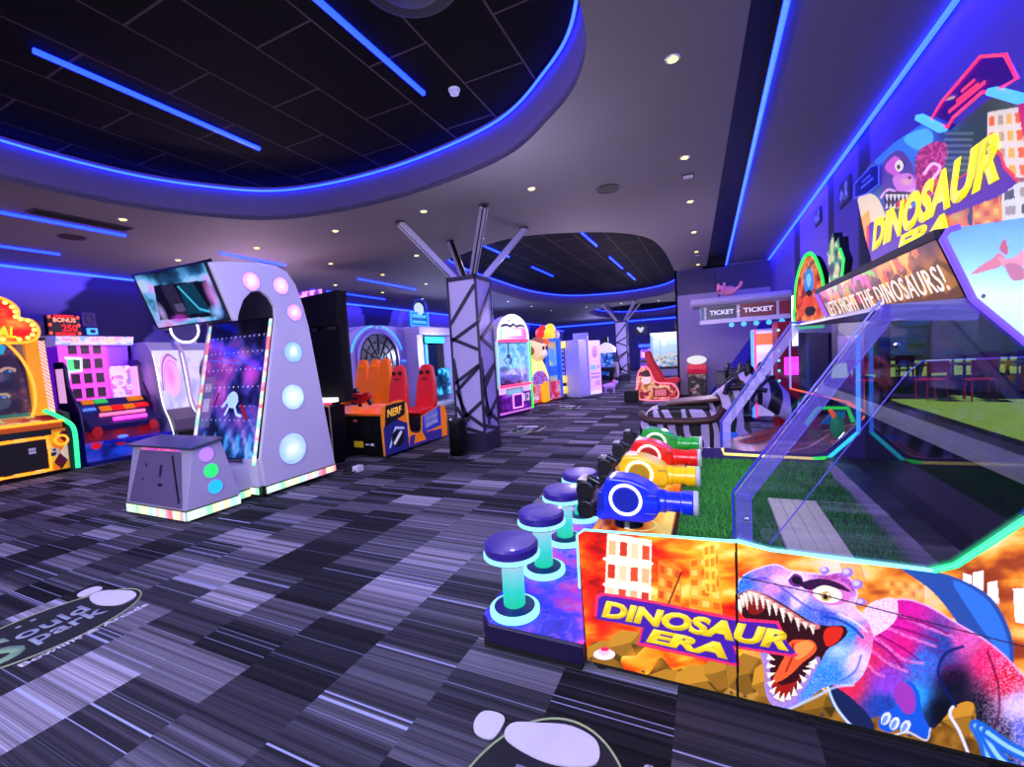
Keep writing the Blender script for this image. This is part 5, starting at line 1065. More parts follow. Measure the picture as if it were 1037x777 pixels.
# ================================================================== two white round-windowed machines behind it
def spin_cab(name, label, x, y, neon_side, hgt=2.15, blk=True, hs=1.):
    t = front_thing(name, label, x, y); t.scale = (hs, 1, 1)
    prof = [(.0, .05), (-.06, .30), (.02, .60), (.20, .95), (.28, 1.55), (.36, 1.95), (.55, hgt), (1.1, hgt), (1.1, .05)]
    sd = [tuple(p) for p in smooth_line(prof[:-2], 4)] + prof[-2:]
    for x0 in (-.58, .54): 
        s = part('side_shell', B().prism(sd, 0, x0, x0 + .05), mat('shell_lilac_white', (.80, .74, .88), .35), t, bevel=.006)
        if neon_side: part('neon_edge', B().tube([(x0 + .025, a - .012, b_) for a, b_ in sd[2:-6]], .016, 6), WHT, s)
    part('body', B().prism([(a + (.13 if a < 1 else 0), b_ - .0) for a, b_ in prof], 0, -.54, .54), mat('shell_grey', (.66, .66, .76), .4), t)
    def face(c):
        n = fbm(c.x * 3, c.y * 3, 9, 3); c.c = c.ramp(n + .2 * c.y, [(.3, (.62, .66, .78)), (.7, (.84, .86, .94))])
        if blk:
            c.ell(.55, .62, .32, .50, (.10, .10, .16)); c.ell(.55, .62, .28, .46, (.20, .22, .32)); c.soft(.48, .92, .22, .16, (.62, .58, .70), .9); c.rect(.42, .52, .46, .66, (.75, .78, .86), .8); c.rect(.50, .50, .54, .68, (.75, .78, .86), .8); c.rect(.58, .55, .66, .60, (.75, .78, .86), .8); c.rect(.42, .70, .68, .74, (.85, .86, .92), .8); c.soft(.5, .25, .3, .1, (.35, .25, .30), .9)
        else:
            c.ell(.55, .70, .36, .46, (.90, .70, .92)); c.line(smooth_line([(.15, .4), (.3, .9), (.6, 1.12), (.9, 1.0)]), .02, (.45, .35, .55)); c.line(smooth_line([(.2, .4), (.36, .8), (.6, 1.0), (.85, .9)]), .015, (.95, .45, .80)); c.soft(.55, .7, .2, .3, (.98, .50, .85), .9)
    art('face_print', [(-.53, .21, .82), (.53, .21, .82), (.53, .41, 2.02), (-.53, .41, 2.02)], 70, 76, face, t, es=.35)
    part('console', B().prism([(-.10, .40), (-.14, .62), (.15, .80), (.35, .80), (.35, .40)], 0, -.5, .5), mat('console_grey', (.40, .36, .46), .35), t, bevel=.01)
    part('prize_door', B().box(-.3, .3, -.07, .0, .12, .36), BLACK, t, bevel=.01)
    return t
w1 = spin_cab('swirl_cabinet', 'pink lit white arcade cabinet with white neon edge just behind the pink grid cabinet', -9.75, 5.23, True, 2.2, False, .46)
w2 = spin_cab('porthole_cabinet', 'pale grey arcade cabinet with large dark oval window behind the white prize drop cabinet', -9.9, 6.18, False, 2.2, True)
part('ring_topper', B().ring((-.40, .5, 2.48), (0, 1, 0), .28, .022, 36), WHT, w2); part('topper_disc', B().disc((-.40, .52, 2.48), (0, 1, 0), .26, .03), mat('topper_violet', (.16, .12, .40), .4), w2); part('topper_stand', B().box(-.62, -.18, .5, .62, 2.15, 2.24), LILAC, w2)
# ================================================================== black tall cabinet seen from the rear
bt = thing('tall_cabinet', 'tall black arcade cabinet seen from the rear, right behind the white prize drop cabinet', 'arcade machine', (-5.35, 5.0, 0))
def q(n, b, m, p, **k): return obj(n, b, m, p, world=True, **k)
q('rear_panel', B().box(-5.68, -4.96, 4.86, 5.0, .95, 2.10), mat('rear_black', (.012, .012, .014), .7, spec=.2), bt, bevel=.01)
q('flared_top', B().prism([(-5.70, 2.10), (-4.96, 2.10), (-4.90, 2.60), (-5.72, 2.56)], 1, 4.80, 5.0), mat('rear_black'), bt, bevel=.006)
q('base', B().prism(smooth_line([(-5.70, .06), (-5.22, .06), (-5.17, .12), (-5.16, .80), (-5.20, .90), (-5.70, .92)], 4), 1, 4.72, 5.02), mat('rear_dark', (.018, .016, .02), .7, spec=.2), bt); q('edge_trim', B().tube([(x, 4.72, z) for x, z in smooth_line([(-5.24, .06), (-5.165, .12), (-5.16, .80), (-5.20, .90), (-5.5, .92)], 5)], .010, 6), mat('trim_cream', (.85, .75, .55), .4), bt)
q('light_shelf', B().box(-5.60, -5.08, 4.70, 4.84, .96, 1.02), WHT, bt, bevel=.006); q('shelf_glow', B().box(-5.60, -5.08, 4.695, 4.70, .93, .96), PINK, bt)
q('vent_bracket', B().box(-5.2, -5.02, 4.84, 4.86, 2.04, 2.09).box(-5.5, -5.4, 4.84, 4.86, 2.04, 2.09), DGREY, bt)
q('castor', B().cyl((-5.3, 4.75, .03), (-5.27, 4.75, .03), .03).cyl((-5.6, 4.75, .03), (-5.57, 4.75, .03), .03).box(-5.68, -5.22, 4.9, 5.0, 0, .96), mat('rear_black'), bt)
mq2 = art('topper_print', [(-7.62, 6.2, 2.72), (-6.7, 6.2, 2.72), (-6.7, 6.2, 2.98), (-7.62, 6.2, 2.98)], 60, 12, lambda c: c.put(np.ones(len(c.x)), c.ramp(fbm(c.x * 9, c.y * 12, 5, 3), [(.3, (.30, .12, .55)), (.5, (.75, .35, .85)), (.6, (.98, .85, .95)), (.75, (.95, .30, .60))])), None, es=.7)
tp = thing('racing_topper_cabinet', 'dark cabinet with a pink lit sign top half hidden behind the black tall cabinet', 'arcade machine', (-7.2, 6.5, 0)); q('cabinet', B().box(-7.6, -6.75, 6.25, 6.85, .0, 2.70), BLACKM, tp); q('sign_board', B().box(-7.63, -6.69, 6.205, 6.30, 2.69, 3.0), mat('sign_plum', (.25, .08, .35), .4), tp); mq2.parent = tp; mq2.matrix_parent_inverse = wm(tp).inverted()
# ================================================================== toy blaster cabinet with two red seats
nf = thing('blaster_cabinet', 'orange and blue two seat blaster cabinet with black rear and two red bucket seats', 'arcade machine', (-5.1, 5.95, 0))
X0, X1, Y0 = -5.68, -4.64, 5.24
q('rear_panel', B().box(X0, X1, Y0, Y0 + .55, .07, .68), BLACK, nf, bevel=.006)
fn = B()
for cx in (-5.42, -4.98):
    for k in range(4): fn.bar((cx - .07 + .0, Y0 - .004, .40 + k * .035), (cx + .07, Y0 - .004, .45 + k * .035 - .03), .012, .008, (0, 1, 0))
q('fan_grille', fn, DGREY, nf); q('warning_sticker', B().box(-5.24, -5.05, Y0 - .006, Y0, .17, .27), mat('sticker_yellow', (.95, .80, .10), .5), nf); q('rating_plate', B().box(-5.22, -5.14, Y0 - .006, Y0, .58, .62), mat('plate_red', (.85, .35, .35), .5), nf); q('sticker', B().box(-4.9, -4.83, Y0 - .006, Y0, .2, .24).box(-5.0, -4.93, Y0 - .006, Y0, .21, .23), WHITE, nf)
def dash_art(c): n = fbm(c.x * 6, c.y * 9, 14, 4); c.c = c.ramp(n * .7 + .5 * c.x, [(.2, (.30, .30, .75)), (.35, (.75, .45, .70)), (.5, (.98, .50, .20)), (.7, (.98, .38, .06)), (.9, (.85, .20, .05))])
q('dash_top', B().prism([(Y0 - .03, .68), (Y0 - .03, .72), (Y0 + .5, .82), (Y0 + .6, .70)], 0, X0 - .02, X1 + .02), mat('blaster_orange', (.95, .42, .05), .4), nf, bevel=.01)
art('dash_print', [(X0, Y0 - .02, .724), (X1, Y0 - .02, .724), (X1, Y0 + .48, .819), (X0, Y0 + .48, .819)], 60, 24, dash_art, nf, es=.45, world=True)
sidep = smooth_line([(Y0 - .02, .05), (Y0 - .02, .74), (Y0 + .12, .84), (Y0 + .44, .88), (Y0 + .60, .78), (Y0 + .62, .45), (Y0 + .68, .30), (Y0 + .95, .26), (Y0 + 1.0, .50), (Y0 + 1.10, .54), (Y0 + 1.72, .62), (Y0 + 1.74, .05)], 3)
def bl_side(c):
    c.fill((.96, .50, .05)); c.poly([(.02, .0), (.60, .0), (.62, .42), (.3, .55), (.02, .45)], (.12, .14, .45)); c.poly([(.05, .45), (.55, .58), (.58, .80), (.1, .78)], (.05, .05, .06)); c.ell(.32, .66, .20, .11, (.10, .10, .12)); c.line([(.14, .12), (.30, .40), (.50, .36)], .02, (.75, .78, .95)); c.ell(.34, .22, .15, .14, (.06, .06, .08)); c.line([(.26, .16), (.42, .30)], .03, (.92, .92, .95))
    c.poly([(.60, .0), (1.6, .0), (1.6, .16), (.66, .20)], (.20, .16, .50)); c.poly([(.75, .05), (1.1, .05), (1.0, .2), (.8, .2)], (.96, .50, .05)); c.poly([(1.0, .18), (1.6, .22), (1.6, .70), (1.0, .60)], (.16, .20, .66)); c.poly([(1.08, .24), (1.5, .3), (1.5, .56), (1.08, .48)], (.80, .82, .95), .35); c.line([(.62, .2), (.62, .85)], .012, (.98, .72, .40))
for xs, nm in ((X1, 'r'), (X0 - .03, 'l')):
    sp2 = q('side_board', B().prism(sidep, 0, xs, xs + .03), mat('blaster_edge', (.98, .60, .14), .4), nf)
    if nm == 'r':
        SP = [(a - Y0 + .03, b_) for a, b_ in sidep]
        art('side_print', [(xs + .033, Y0 - .03, .05), (xs + .033, Y0 + 1.77, .05), (xs + .033, Y0 + 1.77, .90), (xs + .033, Y0 - .03, .90)], 150, 80, bl_side, sp2, es=.35, world=True, clip=lambda x, y: inpoly(x, y, [(a, b_ - .05) for a, b_ in SP]))
        text('lettering', 'NERF', mat('logo_orange', (1., .80, .25), .4, emit=(1., .7, .2), es=.6), sp2, (xs + .035, Y0 + .10, .64), (0, 1, .08), (0, -.08, 1), .36, .12, .003, .2, .02, world=True)
        text('lettering', "IT'S NERF", WHITE, sp2, (xs + .035, Y0 + 1.10, .41), (0, 1, .12), (0, -.12, 1), .36, .07, .003, .1, .01, world=True); text('lettering', 'OR NOTHING', WHITE, sp2, (xs + .035, Y0 + 1.10, .30), (0, 1, .12), (0, -.12, 1), .36, .07, .003, .1, .01, world=True)
q('seat_base', B().box(X0, X1, Y0 + .62, Y0 + 1.72, .06, .24).box(X0, X1, Y0 + 1.06, Y0 + 1.70, .2, .52), mat('blaster_dark', (.06, .06, .10), .5), nf, bevel=.01); q('step_plate', B().box(X0, X1, Y0 + .55, Y0 + 1.0, .24, .26), STEEL, nf)
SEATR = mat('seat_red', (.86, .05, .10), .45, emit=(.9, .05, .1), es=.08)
for cx in (-5.53, -4.88):
    y = Y0 + 1.36
    cs = q('seat', B().prism(smooth_poly([(y - .27, .54), (y - .28, .62), (y - .10, .645), (y + .15, .66), (y + .25, .62), (y + .22, .52)], 3), 0, cx - .20, cx + .20), SEATR, nf, bevel=.03, smooth='auto')
    bk = [(-.19, .0), (-.215, .2), (-.20, .42), (-.155, .62), (-.125, .74), (-.06, .80), (.06, .80), (.125, .74), (.155, .62), (.20, .42), (.215, .2), (.19, .0)]
    b = B().prism([(cx + a, .62 + z) for a, z in smooth_poly(bk, 3)], 1, y + .10, y + .20)
    for v in b.bm.verts: v.co.y += (v.co.z - .62) * .16 - .05 * (1 - abs(v.co.x - cx) / .22) * (v.co.y < y + .15)
    bo = q('backrest', b, SEATR, nf, bevel=.025, smooth='auto')
    yy = lambda z: y + .075 + (z - .62) * .16
    for sx in (-.075, .075): q('speaker', B().cyl((cx + sx, yy(1.28), 1.28), (cx + sx, yy(1.28) - .02, 1.277), .042, n=20), mat('speaker_dark', (.10, .03, .05), .6), bo)
    q('harness_slot', B().box(cx - .05, cx + .05, yy(1.16) - .025, yy(1.16), 1.145, 1.175), mat('slot_dark_red', (.35, .02, .04), .5), bo)
gun = q('mounted_blaster', B().prism([(-5.62, .90), (-5.40, .84), (-5.22, .86), (-5.10, .96), (-5.16, 1.04), (-5.30, 1.0), (-5.45, 1.02), (-5.60, 1.0)], 1, Y0 + .28, Y0 + .36), mat('blaster_red', (.75, .06, .10), .35), nf, bevel=.012); q('blaster_stand', B().cyl((-5.36, Y0 + .32, .78), (-5.36, Y0 + .32, .9), .03), BLACK, gun); q('blaster_grip', B().bar((-5.2, Y0 + .32, .94), (-5.12, Y0 + .32, .82), .05, .05).sph((-5.42, Y0 + .26, .93), .035), BLACK, gun)
q('second_blaster', B().prism([(-5.66, .80), (-5.52, .78), (-5.5, .96), (-5.54, 1.10), (-5.63, 1.06)], 1, Y0 + .42, Y0 + .50), BLACK, nf, bevel=.015)
# ================================================================== orange seat cabinet behind
og = thing('orange_seat_bench', 'twin bright orange padded seats glimpsed behind the red seat blaster cabinet', 'arcade seat', (-6.9, 7.6, 0))
for k, cx in enumerate((-7.28, -6.92, -6.62)):
    b = B().prism([(cx + a * .95, .45 + z * 1.42) for a, z in smooth_poly(bk, 3)], 1, 7.55, 7.68)
    for v in b.bm.verts: v.co.y += (v.co.z - .5) * .14
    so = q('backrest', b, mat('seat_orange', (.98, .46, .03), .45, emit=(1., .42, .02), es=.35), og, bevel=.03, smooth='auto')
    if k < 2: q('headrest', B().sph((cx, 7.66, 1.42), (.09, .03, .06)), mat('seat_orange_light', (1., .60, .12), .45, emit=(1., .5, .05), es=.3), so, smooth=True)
q('seat_base', B().box(-7.5, -6.45, 7.15, 7.9, .05, .50).box(-7.4, -6.55, 7.2, 7.85, 0, .05), mat('bench_dark', (.08, .06, .10), .5), og, bevel=.02); q('grey_foot_pad', B().box(-7.45, -6.5, 7.02, 7.16, .05, .14), STEEL, og)
# ================================================================== round portal ride against the left wall
po_ = thing('portal_ride', 'large grey ride wall with round black portal and curved cyan light arcs', 'arcade machine', (-8.45, 9.62, 0), PI / 2); po_.scale = (.875, .875, .875)
WL = mat('portal_lilac', (.66, .60, .86), .4, var=.03)
pp = smooth_line([(-1.55, .0), (-1.5, 2.1), (-1.28, 2.55), (-.8, 2.84), (.0, 2.92), (.8, 2.92), (1.2, 2.8), (1.38, 2.6), (1.38, 0)], 4)
part('ride_wall', B().prism(pp, 1, 0, .5), WL, po_, bevel=.02)
def rg(r0, r1, z0, z1, cz=1.79): return B().lathe([(r0, z0), (r0, z1), (r1, z1), (r1, z0)], (0, 0, cz), (0, -1, 0), n=56)
part('portal_rim', rg(1.02, .90, -.01, .07), mat('portal_rim_violet', (.48, .40, .75), .35), po_, smooth='auto')
dkp = part('portal_disc', B().disc((0, .0, 1.79), (0, -1, 0), .86, .03, 56), mat('portal_black', (.02, .02, .03), .3), po_)
for r in (.84, .60, .36): part('portal_ring', B().ring((0, -.04, 1.79), (0, 1, 0), r, .018, 56), mat('ring_gunmetal', (.14, .14, .18), .35, .6), dkp)
b = B()
for k in range(12): a = k * PI / 6; b.bar((math.cos(a) * .2, -.045, 1.79 + math.sin(a) * .2), (math.cos(a) * .82, -.045, 1.79 + math.sin(a) * .82), .03, .03, (0, 1, 0))
part('portal_spoke', b, mat('ring_gunmetal', (.14, .14, .18)), dkp); part('portal_hub', B().lathe([(.16, .03), (.14, .07), (0, .08)], (0, 0, 1.79), (0, -1, 0)), DGREY, dkp, smooth='auto')
for a0, a1 in ((100, 165), (18, 80)):
    part('cyan_light_arc', B().tube([(1.22 * math.cos(math.radians(a)), -.02, 1.79 + 1.12 * math.sin(math.radians(a))) for a in np.linspace(a0, a1, 16)], .03, 8), led('led_arc', (.30, .80, 1.), 2.5), po_)
part('cyan_light_bar', B().box(-.03, .03, -.03, .0, 2.72, 2.9).box(.95, 1.36, -.03, 0, 1.72, 1.77).box(1.2, 1.26, -.03, 0, .6, 1.0), led('led_arc', (.3, .8, 1.)), po_); part('step_box', B().box(-.5, .5, -.38, 0, 0, .35), mat('step_teal', (.10, .35, .45), .4), po_, bevel=.02)
b = B()
for z in (.62, .74, .86): b.tube([(1.0 * math.cos(math.radians(a)), -.06, z + .12 * math.sin(math.radians(a))) for a in np.linspace(200, 340, 12)], .03, 6)
part('cyan_foot_band', b, mat('band_cyan', (.08, .42, .52), .3, emit=(.1, .6, .75), es=.5), po_)
# ================================================================== cyan lit booth
bo_ = thing('simulator_booth', 'white simulator booth with dark interior, cyan lamp and small blue sign on its roof', 'arcade machine', (-8.0, 11.95, 0), PI / 2)
part('roof', B().box(-1.1, 1.3, -.1, 1.28, 2.30, 2.55), mat('booth_shell', (.75, .70, .90), .4), bo_, bevel=.03); part('side_post', B().box(-1.1, -.80, 0, 1.25, 0, 2.30).box(1.05, 1.3, 0, 1.25, 0, 2.3), mat('booth_shell', (.75, .70, .90), .4), bo_, bevel=.02); part('back_wall', B().box(-.8, 1.05, 1.05, 1.25, 0, 2.3), mat('booth_teal', (.05, .18, .30), .4), bo_)
part('cyan_lamp', B().box(-.55, .45, .05, .12, 2.05, 2.24), CYAN, bo_); part('light_tube', B().tube([(-.72, -.03, .9), (-.72, -.03, 2.0)], .05, 8), SKYB, bo_); part('dark_panel', B().box(-.45, .25, .25, .35, .95, 2.0), mat('booth_navy', (.03, .08, .18), .3), bo_); part('black_monitor', B().box(.35, 1.0, .45, .6, 1.2, 2.1), BLACK, bo_)
def teal_art(c): n = fbm(c.x * 4, c.y * 5, 17, 4); c.c = c.ramp(n, [(.3, (.02, .12, .22)), (.5, (.05, .40, .55)), (.65, (.30, .85, .95)), (.8, (.85, .98, 1.))])
art('lit_equipment_print', [(.2, .3, .3), (1.04, .3, .3), (1.04, .3, 1.2), (.2, .3, 1.2)], 40, 40, teal_art, bo_, es=.7); part('floor_plate', B().box(-1.1, 1.3, -.1, 1.28, 0, .08), WHITE, bo_)
sgb = part('roof_sign', B().box(-.95, -.05, .3, .36, 2.62, 3.02).box(-.95, -.05, .3, .36, 2.55, 2.60), mat('sign_blue', (.10, .35, .55), .3, emit=(.1, .5, .8), es=.5), bo_); part('sign_frame', B().tube([(-.95, .28, 2.6), (-.05, .28, 2.6), (-.05, .28, 3.02), (-.95, .28, 3.02)], .02, 6, True), SKYB, sgb); part('egg_ornament', B().sph((-.45, .33, 3.14), (.20, .12, .2)), led('led_egg', (.85, .95, 1.), 1.), sgb, smooth=True); part('ornament_ring', B().ring((-.38, .33, 3.2), (.3, 1, 0), .26, .03), mat('ring_blue', (.15, .3, .8), .3), sgb); part('sign_bar', B().box(-.85, -.15, .285, .3, 2.86, 2.96).box(-.85, -.15, .285, .3, 2.68, 2.76), SKYB, sgb)
# ================================================================== claw machine with domed top
cl = thing('claw_machine', 'white claw machine with domed lit top and purple base beside the near truss column', 'claw machine', (-4.36, 9.82, 0), math.radians(77))
cw = .68
PURP = mat('claw_purple', (.28, .04, .42), .3)
part('base', B().box(-cw, cw, 0.02, 1.1, .08, .72).box(-cw + .05, cw - .05, .06, 1.05, 0, .08), PURP, cl, bevel=.01)
def claw_base(c):
    n = fbm(c.x * 5, c.y * 7, 19, 4); c.c = c.ramp(n, [(.3, (.22, .02, .34)), (.55, (.42, .06, .58)), (.75, (.62, .18, .75))]); c.rect(0, .50, 1.4, .68, (.93, .86, .97)); c.rect(.3, .42, .98, .62, (.40, .55, .62), .9); c.rect(.34, .46, .9, .58, (.55, .85, .85), .8); c.rect(.95, .25, 1.06, .44, (.88, .86, .92)); c.rect(1.12, .25, 1.24, .44, (.88, .86, .92)); c.rect(1.14, .3, 1.2, .4, (.1, .1, .15))
    for x in (.1, .2, .3): c.rect(x, .12, x + .06, .28, (.6, .25, .7), .6)
    c.rect(0, 0, 1.4, .05, (.95, .55, .85))
art('base_print', [(-cw, .015, .08), (cw, .015, .08), (cw, .015, .76), (-cw, .015, .76)], 90, 46, claw_base, cl, es=.5)
pdr = part('prize_door', B().box(-.16, .22, -.01, .02, .20, .52), mat('door_purple', (.45, .08, .60), .3), cl, bevel=.01); part('neon_frame', B().tube([(-.16, -.015, .2), (.22, -.015, .2), (.22, -.015, .53), (-.16, -.015, .53)], .022, 8, True), led('led_lilac_white', (.95, .75, 1.), 2.), pdr)
def claw_in(c):
    n = fbm(c.x * 8, c.y * 8, 29, 4); c.c = c.ramp(n, [(.3, (.50, .72, .84)), (.5, (.70, .88, .94)), (.7, (.90, .93, .98))]); c.put(c.y < .38, c.ramp(n, [(.3, (.55, .45, .75)), (.5, (.85, .70, .90)), (.7, (.93, .85, .95))])); c.line(smooth_line([(.18, .1), (.22, .6), (.3, .8)]), .03, (.95, .98, 1.)); c.soft(.7, .38, .3, .1, (.15, .25, .45), .9)
art('prize_scene', [(-cw + .05, .40, .78), (cw - .05, .40, .78), (cw - .05, .40, 1.80), (-cw + .05, .40, 1.80)], 60, 50, claw_in, cl, es=.9); art('inner_side_print', [(cw - .07, .05, .78), (cw - .07, .40, .78), (cw - .07, .40, 1.80), (cw - .07, .05, 1.80)], 20, 50, claw_in, cl, es=.8)
part('window', B().box(-cw + .04, cw - .04, .03, .036, .78, 1.82).box(cw - .04, cw - .034, .04, 1.05, .78, 1.82), glass('claw_glass', (.9, .97, 1.), .05), cl); pr = B()
rs2 = random.Random(3)
for k in range(14): pr.sph((rs2.uniform(-.5, .5), rs2.uniform(.12, .32), .84 + rs2.uniform(0, .1)), rs2.uniform(.06, .11), 10, 8)
po2 = part('plush_prizes', pr, mat('plush_lilac', (.80, .66, .92), .8, var=.3, scale=9.), cl, smooth=True); po2['kind'] = 'stuff'
part('corner_post', B().box(-cw, -cw + .06, 0, .06, .72, 1.86).box(cw - .06, cw, 0, .06, .72, 1.86).box(cw - .06, cw, 1.04, 1.1, .72, 1.86).box(-cw, -cw + .06, 1.04, 1.1, .72, 1.86), mat('post_ice', (.80, .95, .95), .3, emit=(.6, .95, .95), es=.45), cl); part('green_light_edge', B().tube([(cw + .0, -.0, .1), (cw + .0, -.0, 1.86)], .025, 8), GRN, cl); part('top_frame', B().box(-cw, cw, 0, 1.1, 1.82, 1.90), WHITE, cl); part('back_wall', B().box(-cw, cw, .42, 1.1, .72, 1.86), LILAC, cl)
clw = part('claw', B().cyl((.05, .22, 1.5), (.05, .22, 1.82), .02).sph((.05, .22, 1.48), .06, 10, 8), CHROME, cl)
for k in range(3): a = k * 2 * PI / 3; part('claw_finger', B().tube([(.05, .22, 1.48), (.05 + .13 * math.cos(a), .22 + .13 * math.sin(a), 1.40), (.05 + .06 * math.cos(a), .22 + .06 * math.sin(a), 1.28)], .014, 6), CHROME, clw)
dome = [(-.60, 1.88)] + [(.60 * math.cos(a), 1.98 + .50 * math.sin(a)) for a in np.linspace(PI, 0, 20)] + [(.60, 1.88)]
dm = part('dome_topper', B().prism(dome, 1, .0, .25), mat('dome_white', (.88, .86, .92), .3), cl)
def dome_art(c):
    c.c = c.ramp(c.x / 1.2, [(0, (.40, .95, .55)), (.25, (.97, .80, .85)), (.6, (.98, .55, .70)), (1, (.95, .40, .65))]); c.put(c.y > .30, (.96, .96, .98)); c.line(smooth_line([(.12, .33), (.35, .36), (.5, .33), (.62, .38), (.75, .33), (.9, .36), (1.08, .33)]), .03, (.10, .10, .14)); c.poly([(.40, .45), (.46, .50), (.5, .44)], (.1, .1, .14)); c.poly([(.75, .46), (.80, .50), (.84, .44)], (.1, .1, .14)); c.rect(.28, .10, .95, .26, (.98, .90, .96), .9)
art('dome_print', [(-.6, -.004, 1.88), (.6, -.004, 1.88), (.6, -.004, 2.48), (-.6, -.004, 2.48)], 70, 40, dome_art, dm, es=.75, clip=lambda x, y: inpoly(x, y, [(a + .6, b_ - 1.88) for a, b_ in dome])); part('neon_arch', B().tube([(a, -.01, b_) for a, b_ in dome], .028, 8), WHT, dm); part('light_bar', B().tube([(-.6, -.02, 1.86), (.6, -.02, 1.86)], .03, 8).tube([(-.64, -.02, .76), (.64, -.02, .76)], .03, 8), PINK, cl)
# ================================================================== yellow monkey cabinet with ducks on top
mk = thing('monkey_cabinet', 'yellow and blue prize cabinet with smiling monkey figure and yellow duck on top', 'arcade machine', (-4.46, 12.50, 0), math.radians(80)); mk.scale = (.92, 1, 1)
part('base', B().box(-1.15, 1.05, .06, 1.2, .06, .45).box(-1.1, 1.0, .1, 1.15, 0, .06), mat('monkey_red', (.75, .08, .12), .4), mk, bevel=.01)
def mk_base(c):
    n = fbm(c.x * 6, c.y * 8, 39, 4); c.c = c.ramp(n, [(.3, (.80, .10, .18)), (.5, (.90, .35, .35)), (.65, (.75, .55, .80)), (.8, (.97, .80, .35))]); c.rect(.15, .08, .55, .2, (.97, .85, .9), .8)
art('base_print', [(-1.15, .05, .06), (1.05, .05, .06), (1.05, .05, .62), (-1.15, .05, .62)], 90, 30, mk_base, mk, es=.6)
bd = B(); body_ = smooth_poly([(-1.15, .62), (-1.2, .95), (-1.05, 1.25), (-.85, 1.4), (-.6, 1.42), (-.35, 1.30), (-.1, 1.0), (-.02, .62)], 4); bd.prism(body_, 1, -.02, .25)
mb = part('monkey_body', bd, mat('monkey_yellow', (1., .92, .55), .5, emit=(1., .88, .45), es=.95), mk, bevel=.03, smooth='auto')
hd = part('monkey_head', B().sph((-.72, -.05, 1.62), (.36, .24, .34), 24, 16), mat('monkey_cream', (1., .88, .62), .5, emit=(1., .85, .55), es=.55), mb, smooth=True)
part('fur_patch', B().sph((-.72, -.08, 1.84), (.24, .19, .15)).sph((-1.02, -.05, 1.6), (.10, .10, .13)).sph((-.42, -.05, 1.6), (.10, .10, .13)), mat('monkey_brown', (.72, .40, .22), .7, emit=(.8, .4, .2), es=.2), hd, smooth=True); part('eye', B().sph((-.82, -.32, 1.66), (.05, .03, .06)).sph((-.62, -.32, 1.66), (.05, .03, .06)), BLACK, hd, smooth=True); part('muzzle', B().sph((-.72, -.26, 1.50), (.17, .10, .11)), mat('monkey_muzzle', (1., .94, .82), .5, emit=(1, .9, .75), es=.4), hd, smooth=True)
part('raised_arm', B().tube(smooth_line([(-.40, .08, 1.30), (-.20, .05, 1.5), (-.08, .05, 1.75), (-.05, .05, 1.95)], 5), .10, 10), mat('monkey_amber', (1., .75, .10), .4, emit=(1., .7, .05), es=.7), mb, smooth=True); part('orange_cuff', B().cyl((-.07, .05, 1.78), (-.05, .05, 1.92), .15), mat('cuff_orange', (.95, .40, .08), .4, emit=(1, .4, .05), es=.5), mb)
part('flower_belly', B().prism(smooth_poly([(-1.05, .62), (-1.0, .88), (-.7, 1.0), (-.35, .95), (-.12, .75), (-.08, .62)], 4), 1, -.045, -.02), mat('belly_mauve', (.66, .48, .80), .5, emit=(.7, .45, .85), es=.4), mb); b = B()
for x, z in ((-.9, .8), (-.7, .9), (-.5, .82), (-.3, .86), (-.8, .68), (-.45, .70)): b.disc((x, -.046, z), (0, -1, 0), .045, .006, 14)
part('flower_dot', b, mat('flower_pink', (.88, .20, .40), .5), mb); part('yellow_tongue', B().box(-.45, -.12, -.10, .05, .04, .66), mat('monkey_amber', (1., .75, .1)), mk, bevel=.04)
part('blue_frame', B().box(.02, .12, .0, .1, .1, 1.9).box(.92, 1.02, .0, 1.2, .1, 1.95).box(.0, 1.02, 0, 1.2, 1.86, 1.95).box(.92, 1.02, 1.1, 1.2, .1, 1.9), mat('frame_blue', (.12, .42, .92), .3, emit=(.1, .4, 1.), es=.4), mk, bevel=.01)
def mk_in(c):
    n = fbm(c.x * 7, c.y * 6, 49, 4); c.c = c.ramp(n + .15 * c.y, [(.3, (.85, .35, .20)), (.45, (.95, .85, .40)), (.6, (.55, .82, .70)), (.8, (.30, .70, .95))]); c.rect(0, .62, .8, .92, (.05, .42, .85)); c.rect(.05, 1.5, .75, 1.7, (.98, .80, .2)); c.rect(0, .16, .8, .24, (.98, .80, .15))
art('prize_scene', [(.12, .14, .15), (.92, .14, .15), (.92, .14, 1.86), (.12, .14, 1.86)], 40, 80, mk_in, mk, es=.7); part('window', B().box(.12, .92, .06, .066, .2, 1.86), CLEAR, mk); part('cabinet_back', B().box(-1.1, .95, .5, 1.2, .4, 1.88), mat('back_blue', (.10, .25, .65), .4), mk)
for z in (1.62, .50, .14): part('yellow_button_box', B().box(1.04, 1.40, .0, .3, z, z + .24), mat('button_yellow', (1., .90, .35), .4, emit=(1., .88, .3), es=.8), mk, bevel=.05)
part('side_sign', B().box(1.06, 1.32, .05, .3, .78, 1.58), mat('sign_lilac', (.62, .66, .95), .4, emit=(.6, .6, 1.), es=.4), mk, bevel=.02); b = B()
for k in range(5): b.box(1.14, 1.26, .04, .05, .86 + k * .14, .94 + k * .14)
part('side_lettering', b, mat('sign_navy', (.12, .12, .4), .4), mk)
